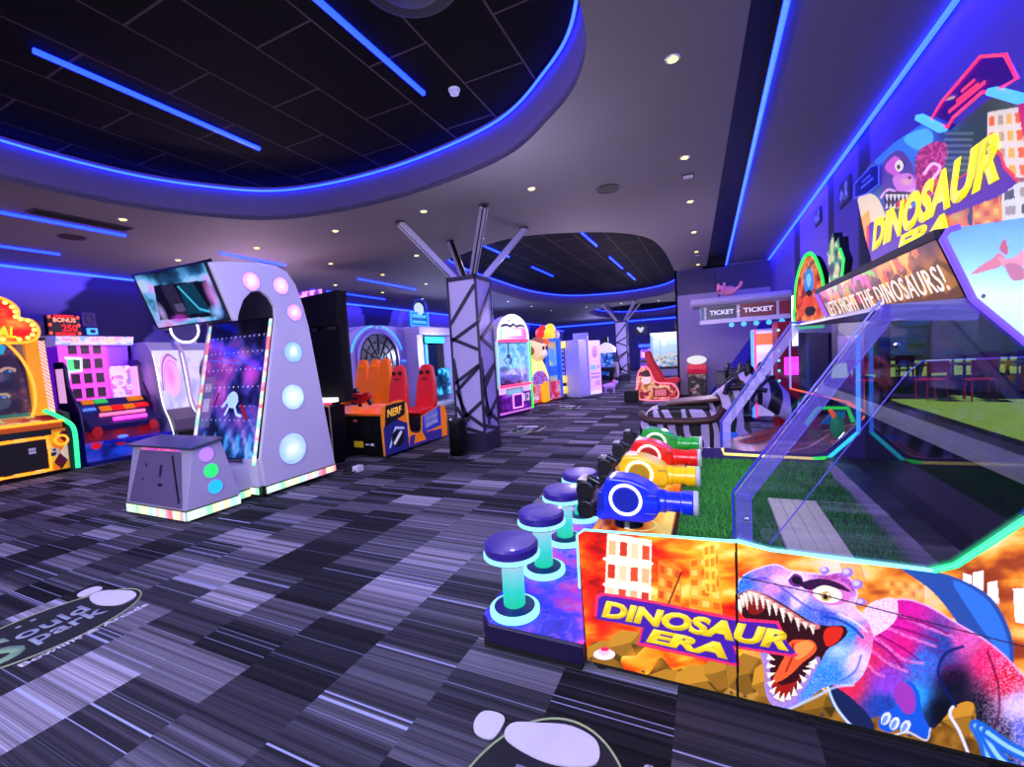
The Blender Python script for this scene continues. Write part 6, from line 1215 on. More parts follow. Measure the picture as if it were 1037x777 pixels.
du = part('duck_topper', B().sph((.48, .2, 2.06), (.34, .22, .15)), mat('duck_yellow', (1., .84, .15), .4, emit=(1., .82, .1), es=.8), mk, smooth=True); part('duck_head', B().sph((.58, .15, 2.26), (.18, .16, .17)), mat('duck_yellow', (1., .84, .15)), du, smooth=True); part('duck_beak', B().sph((.80, .12, 2.24), (.10, .08, .05)), mat('cuff_orange', (.95, .4, .08)), du, smooth=True); part('small_red_bird', B().sph((-.06, .18, 2.12), (.15, .14, .17)).sph((-.02, .1, 2.28), (.10, .10, .09)), mat('bird_red', (.92, .20, .16), .5, emit=(.95, .2, .12), es=.5), du, smooth=True); part('white_mascot', B().sph((.92, .1, 2.06), (.12, .1, .14)), WHITE, du, smooth=True)
# ================================================================== lavender photo booth with bulb shaped window
pb = thing('photo_booth', 'plain lavender booth with pink front bearing a bulb shaped outline, beyond the monkey cabinet', 'photo booth', (-3.62, 13.98, 0), math.radians(66))
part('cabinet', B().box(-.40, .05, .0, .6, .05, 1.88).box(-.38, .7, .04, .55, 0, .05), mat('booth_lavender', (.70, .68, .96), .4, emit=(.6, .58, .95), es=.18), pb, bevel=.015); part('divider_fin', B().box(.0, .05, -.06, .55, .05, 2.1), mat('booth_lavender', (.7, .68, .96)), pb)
def pb_art(c):
    c.c = c.ramp(c.y / 1.8, [(0, (.98, .78, .95)), (.1, (.92, .72, .95)), (1, (.86, .66, .95))]); c.ell(.37, 1.38, .20, .26, (.97, .80, .97)); c.ell(.37, 1.40, .165, .22, (.68, .52, .86)); c.rect(.30, 1.02, .44, 1.15, (.97, .80, .97)); c.rect(.32, 1.05, .42, 1.13, (.50, .35, .68)); c.rect(.30, 1.30, .44, 1.33, (.45, .3, .62)); c.rect(.27, 1.40, .48, 1.43, (.45, .3, .62)); c.rect(.12, .82, .40, .98, (.45, .72, .98)); c.rect(.50, .86, .58, .96, (.55, .4, .7)); c.rect(.12, .66, .62, .70, (.40, .22, .50)); c.rect(.12, .52, .62, .6, (.66, .48, .78), .9); c.rect(.35, .28, .62, .45, (.78, .56, .85)); c.rect(.0, 0, .7, .10, (1., .95, 1.))
art('front_print', [(.05, -.004, .05), (.72, -.004, .05), (.72, -.004, 1.82), (.05, -.004, 1.82)], 44, 110, pb_art, pb, es=.75); part('front_board', B().box(.05, .72, .0, .6, .05, 1.84), mat('booth_pink', (.88, .70, .95), .4), pb); part('bulb_outline', B().tube(smooth_line([(.40, -.01, 1.10), (.36, -.01, 1.18), (.24, -.01, 1.34), (.26, -.01, 1.58), (.42, -.01, 1.68), (.58, -.01, 1.58), (.60, -.01, 1.34), (.48, -.01, 1.18), (.44, -.01, 1.10)], 4), .014, 6), led('led_pale_pink', (1., .85, 1.), 1.5), pb)
# ================================================================== small things on the floor
bn = thing('litter_bin', 'black cylindrical bin standing at the foot of the near truss column', 'bin', (-3.50, 5.60, 0)); part('body', B().lathe([(.135, 0), (.14, .01), (.14, .56), (.13, .57)], n=32), mat('bin_black', (.03, .03, .035), .25), bn, smooth='auto'); part('lid_rim', B().lathe([(.143, .54), (.143, .585), (.10, .59), (.095, .57)], n=32), BLACK, bn, smooth='auto'); part('base_ring', B().lathe([(.147, 0), (.147, .035), (.14, .04)], n=32), STEEL, bn, smooth='auto')
bb = thing('speaker_box', 'small black box on the carpet left of the red racing seat', 'box', (-1.98, 12.35, 0)); part('case', B().box(-.18, .18, -.15, .15, .02, .33), BLACKM, bb, bevel=.02); part('carry_handle', B().tube(smooth_line([(-.08, 0, .33), (-.06, 0, .37), (.06, 0, .37), (.08, 0, .33)], 4), .012, 6), BLACK, bb); part('foot', B().box(-.16, .16, -.13, .13, 0, .02), BLACK, bb)
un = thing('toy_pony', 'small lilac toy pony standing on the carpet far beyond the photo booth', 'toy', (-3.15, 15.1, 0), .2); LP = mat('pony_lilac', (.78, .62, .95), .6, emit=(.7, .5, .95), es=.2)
part('body', B().sph((0, 0, .24), (.22, .10, .10)).sph((.21, 0, .36), (.09, .07, .08)).tube([(.14, 0, .26), (.20, 0, .36)], .06, 8), LP, un, smooth=True); part('mane', B().tube(smooth_line([(.20, 0, .46), (.12, 0, .40), (.08, 0, .32), (-.02, 0, .33)], 4), .035, 8).tube(smooth_line([(-.2, 0, .28), (-.28, 0, .24), (-.3, 0, .12)], 4), .03, 8), mat('pony_mane', (.95, .40, .75), .6), un)
for x in (-.14, .14):
    for y in (-.05, .05): part('leg', B().cyl((x, y, 0), (x, y, .2), .028, .035, 10), LP, un)
# ================================================================== air hockey table, far hut machine, far claw, monitors, more far machines
ah = thing('air_hockey_table', 'dark air hockey table with thick end legs in front of the distant truss column', 'game table', (-4.35, 18.9, 0)); part('table_top', B().box(-.85, .75, -.6, .6, .58, .76), mat('hockey_navy', (.06, .06, .14), .3), ah, bevel=.02); part('play_surface', B().box(-.75, .65, -.5, .5, .76, .77), mat('hockey_blue', (.20, .22, .65), .2, emit=(.15, .15, .8), es=.3), ah)
for x in (-.7, .6):
    for y in (-.45, .45): part('leg', B().box(x - .09, x + .09, y - .07, y + .07, 0, .58), BLACK if x > 0 else DGREY, ah, bevel=.02)
part('end_panel', B().box(.62, .8, -.15, .2, .3, .95), mat('panel_pale', (.70, .64, .72), .5), ah, bevel=.02)
ht = thing('snowy_hut_cabinet', 'distant blue arcade cabinet with white peaked top left of the far truss column', 'arcade machine', (-4.75, 22.2, 0)); part('cabinet', B().box(-.42, .42, 0, .8, .0, 1.35), mat('hut_navy', (.08, .10, .30), .4), ht)
def hut(c): n = fbm(c.x * 9, c.y * 7, 59, 4); c.c = c.ramp(n, [(.3, (.05, .15, .45)), (.5, (.15, .45, .90)), (.65, (.60, .80, .98)), (.8, (.55, .40, .30))])
art('front_print', [(-.4, -.004, .2), (.4, -.004, .2), (.4, -.004, 1.35), (-.4, -.004, 1.35)], 24, 34, hut, ht, es=.6); part('snow_roof', B().prism([(-.5, 1.35), (.5, 1.35), (.42, 1.6), (.2, 1.78), (.0, 1.88), (-.2, 1.78), (-.42, 1.6)], 1, -.1, .5), mat('snow_glow', (.95, .9, .95), .4, emit=(.98, .92, 1.), es=.8), ht, bevel=.03); part('corner_light', B().tube([(-.44, -.02, .1), (-.44, -.02, 1.6)], .03, 8), SKYB, ht); part('chimney', B().box(-.1, .1, .1, .3, 1.85, 2.15), DGREY, ht)
bc = thing('giant_claw_machine', 'big brightly lit white claw machine full of plush behind the red racing seat', 'claw machine', (-1.82, 23.2, 0)); part('base', B().box(-.85, .8, .0, 1.6, .0, .42), mat('claw_base_lilac', (.72, .68, .90), .4), bc, bevel=.02); part('sill', B().box(-.85, .85, -.05, 1.6, .36, .46), DGREY, bc)
def bigc(c):
    n = fbm(c.x * 5, c.y * 5, 69, 4); c.c = c.ramp(c.y / 1.75 + .25 * (n - .5), [(0, (.35, .55, .65)), (.15, (.60, .80, .80)), (.3, (.85, .85, .70)), (.45, (.72, .86, .92)), (.7, (.82, .95, .98)), (1, (.98, 1., 1.))])
    r = random.Random(4)
    for k in range(60): x, y = r.uniform(.1, 1.55), r.uniform(.02, .62) * r.uniform(.5, 1); c.ell(x, y, r.uniform(.03, .08), r.uniform(.03, .07), r.choice([(.15, .65, .70), (.95, .80, .35), (.98, .9, .8), (.45, .45, .75), (.85, .5, .4), (.25, .5, .85), (.95, .95, 1.)]))
    c.rect(.35, .5, .40, 1.4, (.55, .68, .80), .7); c.rect(.6, 1.05, 1.3, 1.09, (.70, .62, .85), .7); c.rect(.62, .95, 1.2, .98, (.70, .62, .85), .7)
art('plush_scene', [(-.8, .5, .46), (.78, .5, .46), (.78, .5, 2.12), (-.8, .5, 2.12)], 70, 70, bigc, bc, es=1.0); part('corner_post', B().box(-.85, -.78, 0, .07, .46, 2.16).box(.76, .83, 0, .07, .46, 2.16), mat('post_ice', (.8, .95, .95)), bc); part('light_canopy', B().box(-.85, .83, 0, 1.6, 2.12, 2.2), WHT, bc); part('window', B().box(-.78, .76, .03, .04, .46, 2.12), CLEAR, bc); part('back_wall', B().box(-.84, .8, .52, 1.6, .46, 2.12), LILAC, bc)
HEART = smooth_poly([(0, -.16), (.13, -.02), (.17, .09), (.09, .15), (0, .08), (-.10, .16), (-.20, .12), (-.14, .0)], 4)
for x, y, z, lb in ((-3.1, 23., 2.42, 'small hanging black screen with white heart mark just right of the distant truss column'), (-1.18, 23., 2.5, 'hanging black screen with white heart mark above the giant claw machine')):
    mo = thing('hanging_screen', lb, 'screen', (x, y, z)); part('panel', B().box(-.30, .30, 0, .06, -.24, .24), BLACK, mo, bevel=.01); part('heart_mark', B().prism([(a * .95, b_ * .9) for a, b_ in HEART], 1, -.006, 0), mat('mark_white', (.85, .9, .95), .5, emit=(.8, .9, 1.), es=.7), mo); part('ceiling_rod', B().cyl((0, .03, .24), (0, .03, ZC - z), .02), DGREY, mo)
# far left-hand machines and the bar lights at the back
def far_cab(name, label, loc, w, d, h, c1, c2, c3, seed, rz=0., sign=SKYB, cat='arcade machine'):
    t = thing(name, label, cat, loc, rz)
    part('cabinet', B().prism([(0, .04), (0, h * .42), (.14, h * .5), (.2, h * .85), (.05, h * .88), (.05, h), (d, h), (d, .04)], 0, -w / 2, w / 2).box(-w / 2 + .04, w / 2 - .04, .04, d - .04, 0, .04), mat(name + '_body', c1, .4), t, bevel=.01)
    def f(c): n = fbm(c.x * 7, c.y * 6, seed, 4); c.c = c.ramp(n, [(.3, c1), (.45, c2), (.6, c3), (.8, (.95, .93, .98))])
    art('screen_print', [(-w / 2 + .06, .135, h * .5), (w / 2 - .06, .135, h * .5), (w / 2 - .06, .195, h * .84), (-w / 2 + .06, .195, h * .84)], 30, 30, f, t, es=.8)
    art('front_print', [(-w / 2 + .03, -.004, h * .06), (w / 2 - .03, -.004, h * .06), (w / 2 - .03, -.004, h * .4), (-w / 2 + .03, -.004, h * .4)], 30, 24, f, t, es=.4)
    part('marquee', B().box(-w / 2, w / 2, .03, .06, h * .89, h * .99), sign, t, bevel=.008); part('control_panel', B().prism([(-.08, h * .40), (-.08, h * .43), (.14, h * .5), (.14, h * .40)], 0, -w / 2, w / 2), BLACK, t)
    return t
far_cab('blue_screen_cabinet', 'small blue lit cabinet to the left of the snowy hut cabinet at the far end', (-6.3, 24.5, 0), .9, .8, 2.0, (.06, .08, .30), (.15, .40, .90), (.55, .35, .85), 101)
far_cab('violet_cabinet', 'violet cabinet at the back between the distant truss column and the giant claw machine', (-3.05, 25.0, 0), .9, .8, 1.7, (.10, .06, .30), (.25, .30, .95), (.75, .35, .85), 102, sign=BLUE_FAR)
far_cab('teal_cabinet', 'teal lit cabinet standing behind the booth with the cyan lamp along the left wall', (-9.8, 15.2, 0), 1.2, .9, 2.2, (.05, .12, .25), (.10, .55, .70), (.35, .85, .95), 103, PI / 2, CYAN)
far_cab('indigo_cabinet', 'indigo cabinet by the left wall hidden partly by the claw machine with domed top', (-9.8, 18., 0), 1.4, .9, 2.3, (.08, .06, .30), (.25, .25, .85), (.65, .45, .95), 104, PI / 2, VIO)
wl = thing('hall_panel', 'tall indigo display wall with light edges standing behind the claw machine and monkey cabinet', 'display wall', (-6.6, 13.8, 0), PI / 2); part('board', B().box(-1.6, 1.6, 0, .25, 0, 2.45), mat('display_indigo', (.22, .18, .50), .5), wl, bevel=.01); part('light_edge', B().tube([(-1.6, -.02, 2.45), (1.6, -.02, 2.45)], .02, 8), BLUE_FAR, wl); part('lit_panel', B().box(.2, 1.3, -.02, 0, 1.9, 2.3), SKYB, wl, bevel=.01); part('emblem', B().prism([(-.35 + a * .8, 2.1 + b_ * .9) for a, b_ in HEART], 1, -.012, 0), mat('mark_white', (.85, .9, .95)), wl)
w2_ = thing('rear_hall_panel', 'farther tall dark blue display wall beyond the lavender photo booth', 'display wall', (-5.9, 17.6, 0), PI / 2); part('board', B().box(-.7, 1.2, 0, .25, 0, 2.45), mat('display_navy', (.12, .12, .42), .5), w2_, bevel=.01); part('light_edge', B().tube([(-.7, -.02, 2.45), (1.2, -.02, 2.45)], .02, 8), BLUE_FAR, w2_)
# ================================================================== red racing seat cabinet, small white cabinet
rsx = thing('racing_ride', 'red racing bucket seat unit with pink neon outlined cartoon side panel, distant centre', 'ride', (-1.3, 12.85, 0))
sidep = smooth_poly([(-1.82, .06), (-1.86, .45), (-1.80, .80), (-1.66, .96), (-1.52, .90), (-1.40, .60), (-1.26, .50), (-.86, .44), (-.84, .06)], 4)
q('side_panel', B().prism(sidep, 1, 12.6, 12.64), mat('racing_side_dark', (.20, .06, .12), .4), rsx)
def cart(c):
    n = fbm(c.x * 7, c.y * 7, 88, 4); c.c = c.ramp(n, [(.3, (.40, .08, .16)), (.45, (.80, .28, .22)), (.55, (.97, .80, .65)), (.7, (.85, .55, .15)), (.85, (.35, .18, .10))]); c.ell(.28, .55, .13, .13, (.96, .85, .78)); c.ell(.30, .72, .14, .10, (.25, .12, .14)); c.rect(.45, .06, .85, .30, (.55, .08, .14)); c.rect(.5, .1, .8, .26, (.95, .55, .55), .8)
art('side_print', [(-1.88, 12.596, .05), (-.83, 12.596, .05), (-.83, 12.596, .98), (-1.88, 12.596, .98)], 60, 54, cart, rsx, es=.6, world=True, clip=lambda x, y: inpoly(x, y, [(a + 1.88, b_ - .05) for a, b_ in sidep]))
q('neon_outline', B().tube([(a, 12.585, b_) for a, b_ in sidep], .020, 6, True), led('led_rose', (1., .62, .80), 2.), rsx)
q('seat_base', B().box(-1.75, -.84, 12.64, 13.1, .06, .44).box(-1.7, -.9, 12.68, 13.05, 0, .06), BLACK, rsx, bevel=.02)
b = B().prism(smooth_poly([(-1.62, 1.36), (-1.50, 1.38), (-1.44, 1.20), (-1.34, 1.0), (-1.18, .72), (-1.14, .56), (-1.30, .52), (-1.42, .62), (-1.52, .9), (-1.60, 1.15)], 4), 1, 12.66, 13.08); q('backrest', b, SEATR, rsx, bevel=.04, smooth='auto')
q('seat', B().prism(smooth_poly([(-1.36, .46), (-1.30, .58), (-1.1, .60), (-.82, .62), (-.72, .57), (-.76, .50), (-1.0, .46)], 4), 1, 12.66, 13.08), SEATR, rsx, bevel=.03, smooth='auto')
sw = thing('small_white_cabinet', 'small white topped cabinet with red band standing against the ticket corner wall', 'arcade machine', (-.30, 12.75, 0)); part('base', B().box(-.22, .24, .02, .35, .0, .72), mat('dark_maroon', (.10, .05, .08), .4), sw, bevel=.01)
def swa(c): n = fbm(c.x * 9, c.y * 9, 98, 4); c.c = c.ramp(n, [(.3, (.08, .05, .08)), (.5, (.30, .22, .20)), (.62, (.75, .65, .60)), (.8, (.55, .12, .15))])
art('front_print', [(-.2, .014, .05), (.22, .014, .05), (.22, .014, .7), (-.2, .014, .7)], 24, 30, swa, sw, es=.35); part('red_band', B().prism([(-.06, .72), (-.08, .84), (.1, .96), (.3, .96), (.3, .72)], 0, -.23, .25), mat('band_red', (.75, .10, .20), .4, emit=(.9, .1, .3), es=.4), sw, bevel=.01); part('white_dome', B().sph((.01, .12, 1.08), (.25, .18, .12)), led('dome_glow', (.98, .97, 1.), 1.), sw, smooth=True)
# ================================================================== ticket kiosk with sign canopy
tk = thing('ticket_kiosk', 'white ticket kiosk canopy lettered TICKET over the counter in front of the lilac wall', 'kiosk', (.7, 10.4, 0))
A = Vector((-.13, 10.0, 0)); Bv = Vector((1.47, 10.0, 0))
sb_ = q('sign_band', B().box(-.13, 1.48, 10.0, 10.8, 1.93, 2.28), mat('kiosk_white', (.80, .76, .84), .4), tk, bevel=.02)
q('canopy', B().prism([(9.86, 2.28), (9.80, 2.34), (9.84, 2.44), (10.9, 2.46), (10.9, 2.28)], 0, -.30, 1.5), mat('kiosk_grey', (.66, .62, .72), .45), tk, bevel=.03)
q('lower_rail', B().box(-.15, 1.48, 9.97, 10.0, 1.91, 1.98), mat('kiosk_white', (.8, .76, .84)), sb_)
for k, (x0, x1, col) in enumerate(((-.12, -.05, (.10, .25, .40)), (-.02, .55, (.07, .07, .20)), (.60, 1.24, (.40, .05, .12)), (1.29, 1.47, (.45, .06, .14)))):
    tkp = q('ticket_panel', B().box(x0, x1, 9.985, 10.0, 2.0, 2.26), mat('ticket_panel_%d' % k, col, .35, emit=col, es=.3), sb_, bevel=.012)
    if x1 - x0 > .3:
        nb_ = B()
        for j in range(3): nb_.cyl((x0, 9.984, 2.05 + j * .08), (x0, 9.981, 2.05 + j * .08), .014, n=10)
        q('perforation', nb_, WHITE, tkp)
        text('lettering', 'TICKET', mat('ticket_letters', (.88, .84, .90), .4, emit=(.9, .85, .95), es=.7), tkp, (x0 + .07, 9.983, 2.085), (1, 0, 0), (0, 0, 1), (x1 - x0) - .12, .095, .003, 0, .03, world=True)
q('ticket_divider', B().cyl((.575, 9.98, 2.13), (.575, 9.99, 2.13), .03, n=16), led('led_star', (.9, .85, .95), 1.), sb_)
dlk = B()
for x in (.02, .22, .42, .62): dlk.disc((x, 10.1, 1.925), (0, 0, -1), .035, .01, 14)
q('under_light', dlk, WARM, sb_); q('support_post', B().box(1.36, 1.47, 10.6, 10.8, 0, 1.93), mat('kiosk_navy', (.09, .09, .22), .5), tk); q('counter', B().box(.30, 1.45, 10.3, 10.8, 0, .95), mat('kiosk_counter', (.14, .12, .28), .4), tk, bevel=.02)
ax = thing('pig_plush', 'pink plush pig lying on top of the ticket kiosk canopy', 'plush toy', (.43, 10.1, 2.46)); PKM = mat('plush_pink', (.90, .55, .62), .8, var=.15, scale=20.); part('body', B().sph((0, 0, .10), (.15, .12, .10)), PKM, ax, smooth=True); part('head', B().sph((-.15, -.06, .13), (.09, .09, .09)), PKM, ax, smooth=True); part('snout', B().sph((-.19, -.15, .11), (.04, .03, .03)), mat('plush_dark_pink', (.75, .30, .40), .8), ax, smooth=True); part('ear', B().sph((-.2, -.04, .22), (.03, .03, .05)).sph((-.09, -.04, .23), (.03, .03, .05)).tube(smooth_line([(.1, -.08, .1), (.2, -.1, .18), (.22, -.08, .25)], 4), .03, 8), PKM, ax, smooth=True)
fx = thing('balance_pole', 'thin dark pole rising from the kiosk canopy behind the pink plush pig', 'pole', (.25, 10.3, 2.46)); part('rod', B().cyl((0, 0, 0), (-.10, .02, .55), .014, n=10), DGREY, fx); part('base', B().disc((0, 0, 0), (0, 0, 1), .06, .02), BLACK, fx)
# lit vending style machines under the kiosk sign
vm = thing('horse_vending_cabinet', 'white lit cabinet with grey horse silhouette under the ticket kiosk sign', 'vending machine', (1.0, 9.35, 0))
part('cabinet', B().box(-.22, .20, .02, .6, 0, 1.72), mat('vend_white', (.72, .68, .80), .4), vm, bevel=.01)
def vma(c): c.fill((.80, .76, .90)); c.rect(0, 1.35, .4, 1.55, (.86, .45, .25)); c.rect(.03, 1.2, .37, 1.32, (.93, .9, .96)); c.blob([(.08, .55), (.12, .9), (.2, 1.1), (.30, 1.05), (.34, .95), (.27, .92), (.26, .75), (.33, .5), (.2, .6)], (.50, .50, .60)); c.rect(0, .2, .4, .35, (.45, .3, .5))
art('front_print', [(-.2, .014, .08), (.18, .014, .08), (.18, .014, 1.68), (-.2, .014, 1.68)], 24, 90, vma, vm, es=.8); part('light_edge', B().tube([(-.235, .0, .05), (-.235, .0, 1.7)], .025, 8), SKYB, vm); part('pink_light_edge', B().tube([(-.19, -.0, .05), (-.19, -.0, 1.7)], .016, 8), PINK, vm)
rb = thing('red_vending_cabinet', 'red lit cabinet with rows of small lamps beside the ticket kiosk', 'vending machine', (1.28, 8.55, 0), .3); part('cabinet', B().box(-.22, .18, .02, .2, 0, 1.80), mat('vend_red', (.45, .04, .08), .4, emit=(.6, .03, .08), es=.3), rb, bevel=.01); b = B()
for k in range(9): b.sph((-.21, .0, .3 + k * .17), .022, 8, 6)
part('lamp_row', b, led('led_mint', (.6, 1., .95), 2.), rb); part('magenta_panel', B().box(-.12, .14, .0, .02, .9, 1.2), MAG, rb, bevel=.006); part('glass_tile', B().box(-.15, -.02, .0, .02, 1.3, 1.44).box(.02, .15, 0, .02, 1.3, 1.44), mat('tile_wine', (.60, .15, .25), .3), rb)
b = B()
for k in range(5): b.disc((.45 + k * .22, 9.96, 1.86), (0, -1, 0), .05, .01, 16)
q('round_sign_lamp', b, led('led_aqua_lamp', (.35, .85, .95), 1.5), sb_)
# dark arcade cabinets by the navy wall
dkc = thing('black_gun_cabinet', 'black cabinet with blue light edge between lilac corner wall and zebra ride', 'arcade machine', (.42, 9.0, 0)); part('cabinet', B().prism([(0, .03), (0, .6), (.15, .72), (.22, .95), (.7, .95), (.7, .03)], 0, -.28, .28).box(-.25, .25, .05, .65, 0, .03), mat('gun_cab_navy', (.03, .035, .10), .5), dkc, bevel=.01); part('blue_side', B().box(.24, .30, .1, .6, .1, .95), mat('gun_cab_blue', (.08, .20, .70), .35, emit=(.05, .2, .9), es=.4), dkc); part('mounted_gun', B().tube(smooth_line([(-.1, -.05, .82), (-.12, -.12, 1.0), (-.08, -.08, 1.12)], 4), .035, 8).tube(smooth_line([(.1, -.05, .82), (.08, -.12, .98), (.12, -.08, 1.1)], 4), .035, 8), BLACK, dkc); part('ticket_glow', B().box(-.05, .08, -.02, 0, .55, .62), SKYB, dkc)
# ================================================================== zebra ride
zb = thing('zebra_ride', 'zebra striped ride with brown saddle seat, handles and zebra head lowered to the right', 'ride', (.05, 6.55, 0))
ZW, ZK = (.82, .72, .90), (.05, .04, .06)
def zebra_mat():
    m = bpy.data.materials.new('zebra_stripes'); m.use_nodes = True; nt = m.node_tree; b = nt.nodes['Principled BSDF']; b.inputs['Roughness'].default_value = .4
    tc = nt.nodes.new('ShaderNodeTexCoord'); mp = nt.nodes.new('ShaderNodeMapping'); w = nt.nodes.new('ShaderNodeTexWave'); r = nt.nodes.new('ShaderNodeValToRGB')
    mp.inputs['Rotation'].default_value = (0, .35, 0); mp.inputs['Scale'].default_value = (1., .25, .55); w.inputs['Scale'].default_value = 2.0; w.inputs['Distortion'].default_value = 5.; w.inputs['Detail'].default_value = .6; w.inputs['Detail Scale'].default_value = 2.2
    r.color_ramp.interpolation = 'CONSTANT'; r.color_ramp.elements[0].color = (*lin(ZK), 1); r.color_ramp.elements[1].position = .44; r.color_ramp.elements[1].color = (*lin(ZW), 1)
    nt.links.new(tc.outputs['Object'], mp.inputs[0]); nt.links.new(mp.outputs[0], w.inputs[0]); nt.links.new(w.outputs['Fac'], r.inputs[0]); nt.links.new(r.outputs[0], b.inputs['Base Color']); return m
ZM = zebra_mat(); MUZ = mat('zebra_black', (.04, .035, .05), .5); LEA = mat('saddle_brown', (.30, .18, .14), .45)
# body shell: rounded block that sits on the floor
bodyp = smooth_poly([(-.84, .12), (-.90, .36), (-.80, .60), (-.55, .66), (-.1, .66), (.12, .62), (.28, .70), (.40, .62), (.50, .30), (.48, .10), (.0, .06), (-.5, .06)], 4)
q('body', B().prism(bodyp, 1, 6.15, 6.75), ZM, zb, bevel=.07, smooth='auto', seg=4)
neck = B(); pts = [(.15, 6.45, .55), (.30, 6.44, .74), (.45, 6.43, .90), (.56, 6.40, .97)]; neck.tube(smooth_line(pts, 5), [.27 - .006 * k for k in range(16)], 18)
q('neck', neck, ZM, zb, smooth=True)
head = B(); hp_ = smooth_line([(.45, 6.36, .95), (.60, 6.30, .90), (.78, 6.22, .74), (.94, 6.16, .60), (1.02, 6.14, .53)], 4); head.tube(hp_, [.15, .18, .19, .19, .185, .18, .17, .165, .155, .15, .145, .14, .135, .135, .13, .125, .11], 18)
hh_ = q('head', head, ZM, zb, smooth=True); q('muzzle', B().sph((1.03, 6.13, .54), (.17, .15, .14), 18, 12), MUZ, hh_, smooth=True); q('ear', B().sph((.46, 6.27, 1.13), (.05, .03, .10)).sph((.62, 6.48, 1.13), (.05, .03, .10)), MUZ, hh_, smooth=True); q('eye', B().sph((.74, 6.09, .84), .03, 10, 8), BLACK, hh_, smooth=True)
mn = B()
for k, (x, z) in enumerate(smooth_line([(.20, .88), (.32, 1.0), (.44, 1.08), (.54, 1.12)], 5)): mn.sph((x - .04, 6.44, z), (.045, .035, .065), 8, 6)
q('mane', mn, MUZ, hh_, smooth=True)
q('seat_pad', B().prism([(-.52, .70), (-.54, .74), (.10, .80), (.12, .76)], 1, 6.12, 6.62), mat('seat_tan', (.42, .27, .22), .5), zb, bevel=.02); q('seat_back_rest', B().prism([(-.62, .64), (-.66, .70), (-.40, .70), (.0, .70), (.0, .64)], 1, 6.16, 6.7), MUZ, zb, bevel=.02)
rail = B().tube(smooth_line([(-.86, 6.15, .60), (-.80, 6.02, .54), (-.6, 5.98, .52), (-.2, 5.98, .52), (.05, 6.0, .55), (.16, 6.08, .66)], 5), .045, 10); q('side_rail', rail, LEA, zb, smooth=True); q('handle_bar', B().tube(smooth_line([(.18, 6.05, .86), (.22, 6.15, .97), (.30, 6.4, 1.0), (.28, 6.65, .97)], 4), .03, 8), MUZ, zb, smooth=True); q('bridle', B().tube(smooth_line([(.20, 6.16, .92), (.45, 6.15, .93), (.65, 6.12, .88)], 4), .035, 8).ring((.62, 6.3, .89), (.7, -.3, -.55), .19, .02), MUZ, hh_, smooth=True)
q('base', B().box(-.78, .44, 6.2, 6.7, 0, .14), BLACK, zb, bevel=.02); q('rear_wheel', B().cyl((-.86, 6.1, .12), (-.86, 6.18, .12), .12), BLACK, zb, bevel=.01); q('blue_sign', B().box(.10, .30, 5.78, 5.80, .32, .42), mat('small_sign_blue', (.25, .45, .85), .4, emit=(.2, .45, .95), es=.4), zb); q('sign_stalk', B().box(.18, .22, 5.80, 6.2, .05, .35), BLACK, zb)
# ================================================================== second shooting cabinet behind the far pane, wood floored
lane = thing('duck_lane_cabinet', 'wood floored ball game cabinet with glowing white frame seen through the dinosaur cabinet panes', 'arcade machine', (.95, 4.75, 0))
def boards(c): n = fbm(c.x * 1.2, c.y * 22, 63, 3); c.c = c.ramp(n, [(.3, (.24, .04, .04)), (.5, (.40, .09, .07)), (.7, (.55, .15, .10))]); k = np.abs(((c.x) % .11) - .055) > .051; c.put(k, (.14, .02, .02)); c.line([(.1, .20), (.55, .20), (.75, .45)], .012, (.85, .68, .55)); c.line([(.75, .62), (1.2, .62)], .012, (.85, .6, .5))
q('body', B().prism([(.15, .05), (1.45, .05), (1.45, .95), (1.2, .72), (.25, .42), (.15, .38)], 1, 4.05, 5.45), mat('lane_maroon', (.16, .03, .05), .4), lane, bevel=.01)
art('lane_print', [(.22, 4.08, .425), (1.2, 4.08, .728), (1.2, 5.42, .728), (.22, 5.42, .425)], 90, 100, boards, lane, es=.85, world=True)
q('plinth', B().box(.2, 1.4, 4.1, 5.4, 0, .05), BLACKM, lane); q('back_wall', B().box(1.22, 1.45, 4.05, 5.45, .7, 2.05), mat('lane_indigo', (.12, .08, .32), .5), lane)
q('white_neon_frame', B().tube([(.78, 5.35, 1.50), (.78, 5.35, .98)], .009, 8), led('led_violet_white', (.85, .78, 1.), 1.5), lane); q('orange_floor_neon', B().tube([(.78, 5.35, .98), (1.15, 4.75, .90)], .009, 8), ORA, lane); q('orange_neon_frame', B().tube([(1.12, 4.70, .90), (1.18, 4.45, .86), (1.19, 4.45, 1.5)], .014, 8), ORA, lane)
gt = q('green_target', B().tube([(.85, 5.0, .66), (.95, 5.0, .82), (1.15, 4.85, .84), (1.18, 4.8, .72)], .018, 8), GRN, lane); q('target_disc', B().prism([(.95, .68), (1.05, .80), (1.15, .80), (1.12, .68)], 1, 4.9, 4.93), mat('target_teal', (.10, .55, .60), .3, emit=(.1, .6, .7), es=.5), gt); q('play_figure', B().sph((.95, 4.3, .76), (.05, .04, .10)), mat('figure_green', (.15, .75, .30), .4, emit=(.1, .7, .3), es=.5), lane, smooth=True); q('orange_flame', B().tube(smooth_line([(.90, 4.28, .62), (1.0, 4.3, .64), (1.1, 4.3, .72), (1.14, 4.3, .85)], 4), .022, 8).tube(smooth_line([(.92, 4.3, .78), (.93, 4.3, .84), (.9, 4.3, .9)], 3), .016, 8), ORA, lane)
q('yellow_neon_edge', B().tube([(1.0, 4.2, .62), (1.22, 4.2, .92)], .014, 8), YEL, lane); q('side_picture', B().box(1.18, 1.22, 4.5, 5.3, 1.0, 1.5), mat('lane_plum', (.35, .10, .40), .4, emit=(.4, .1, .5), es=.4), lane)
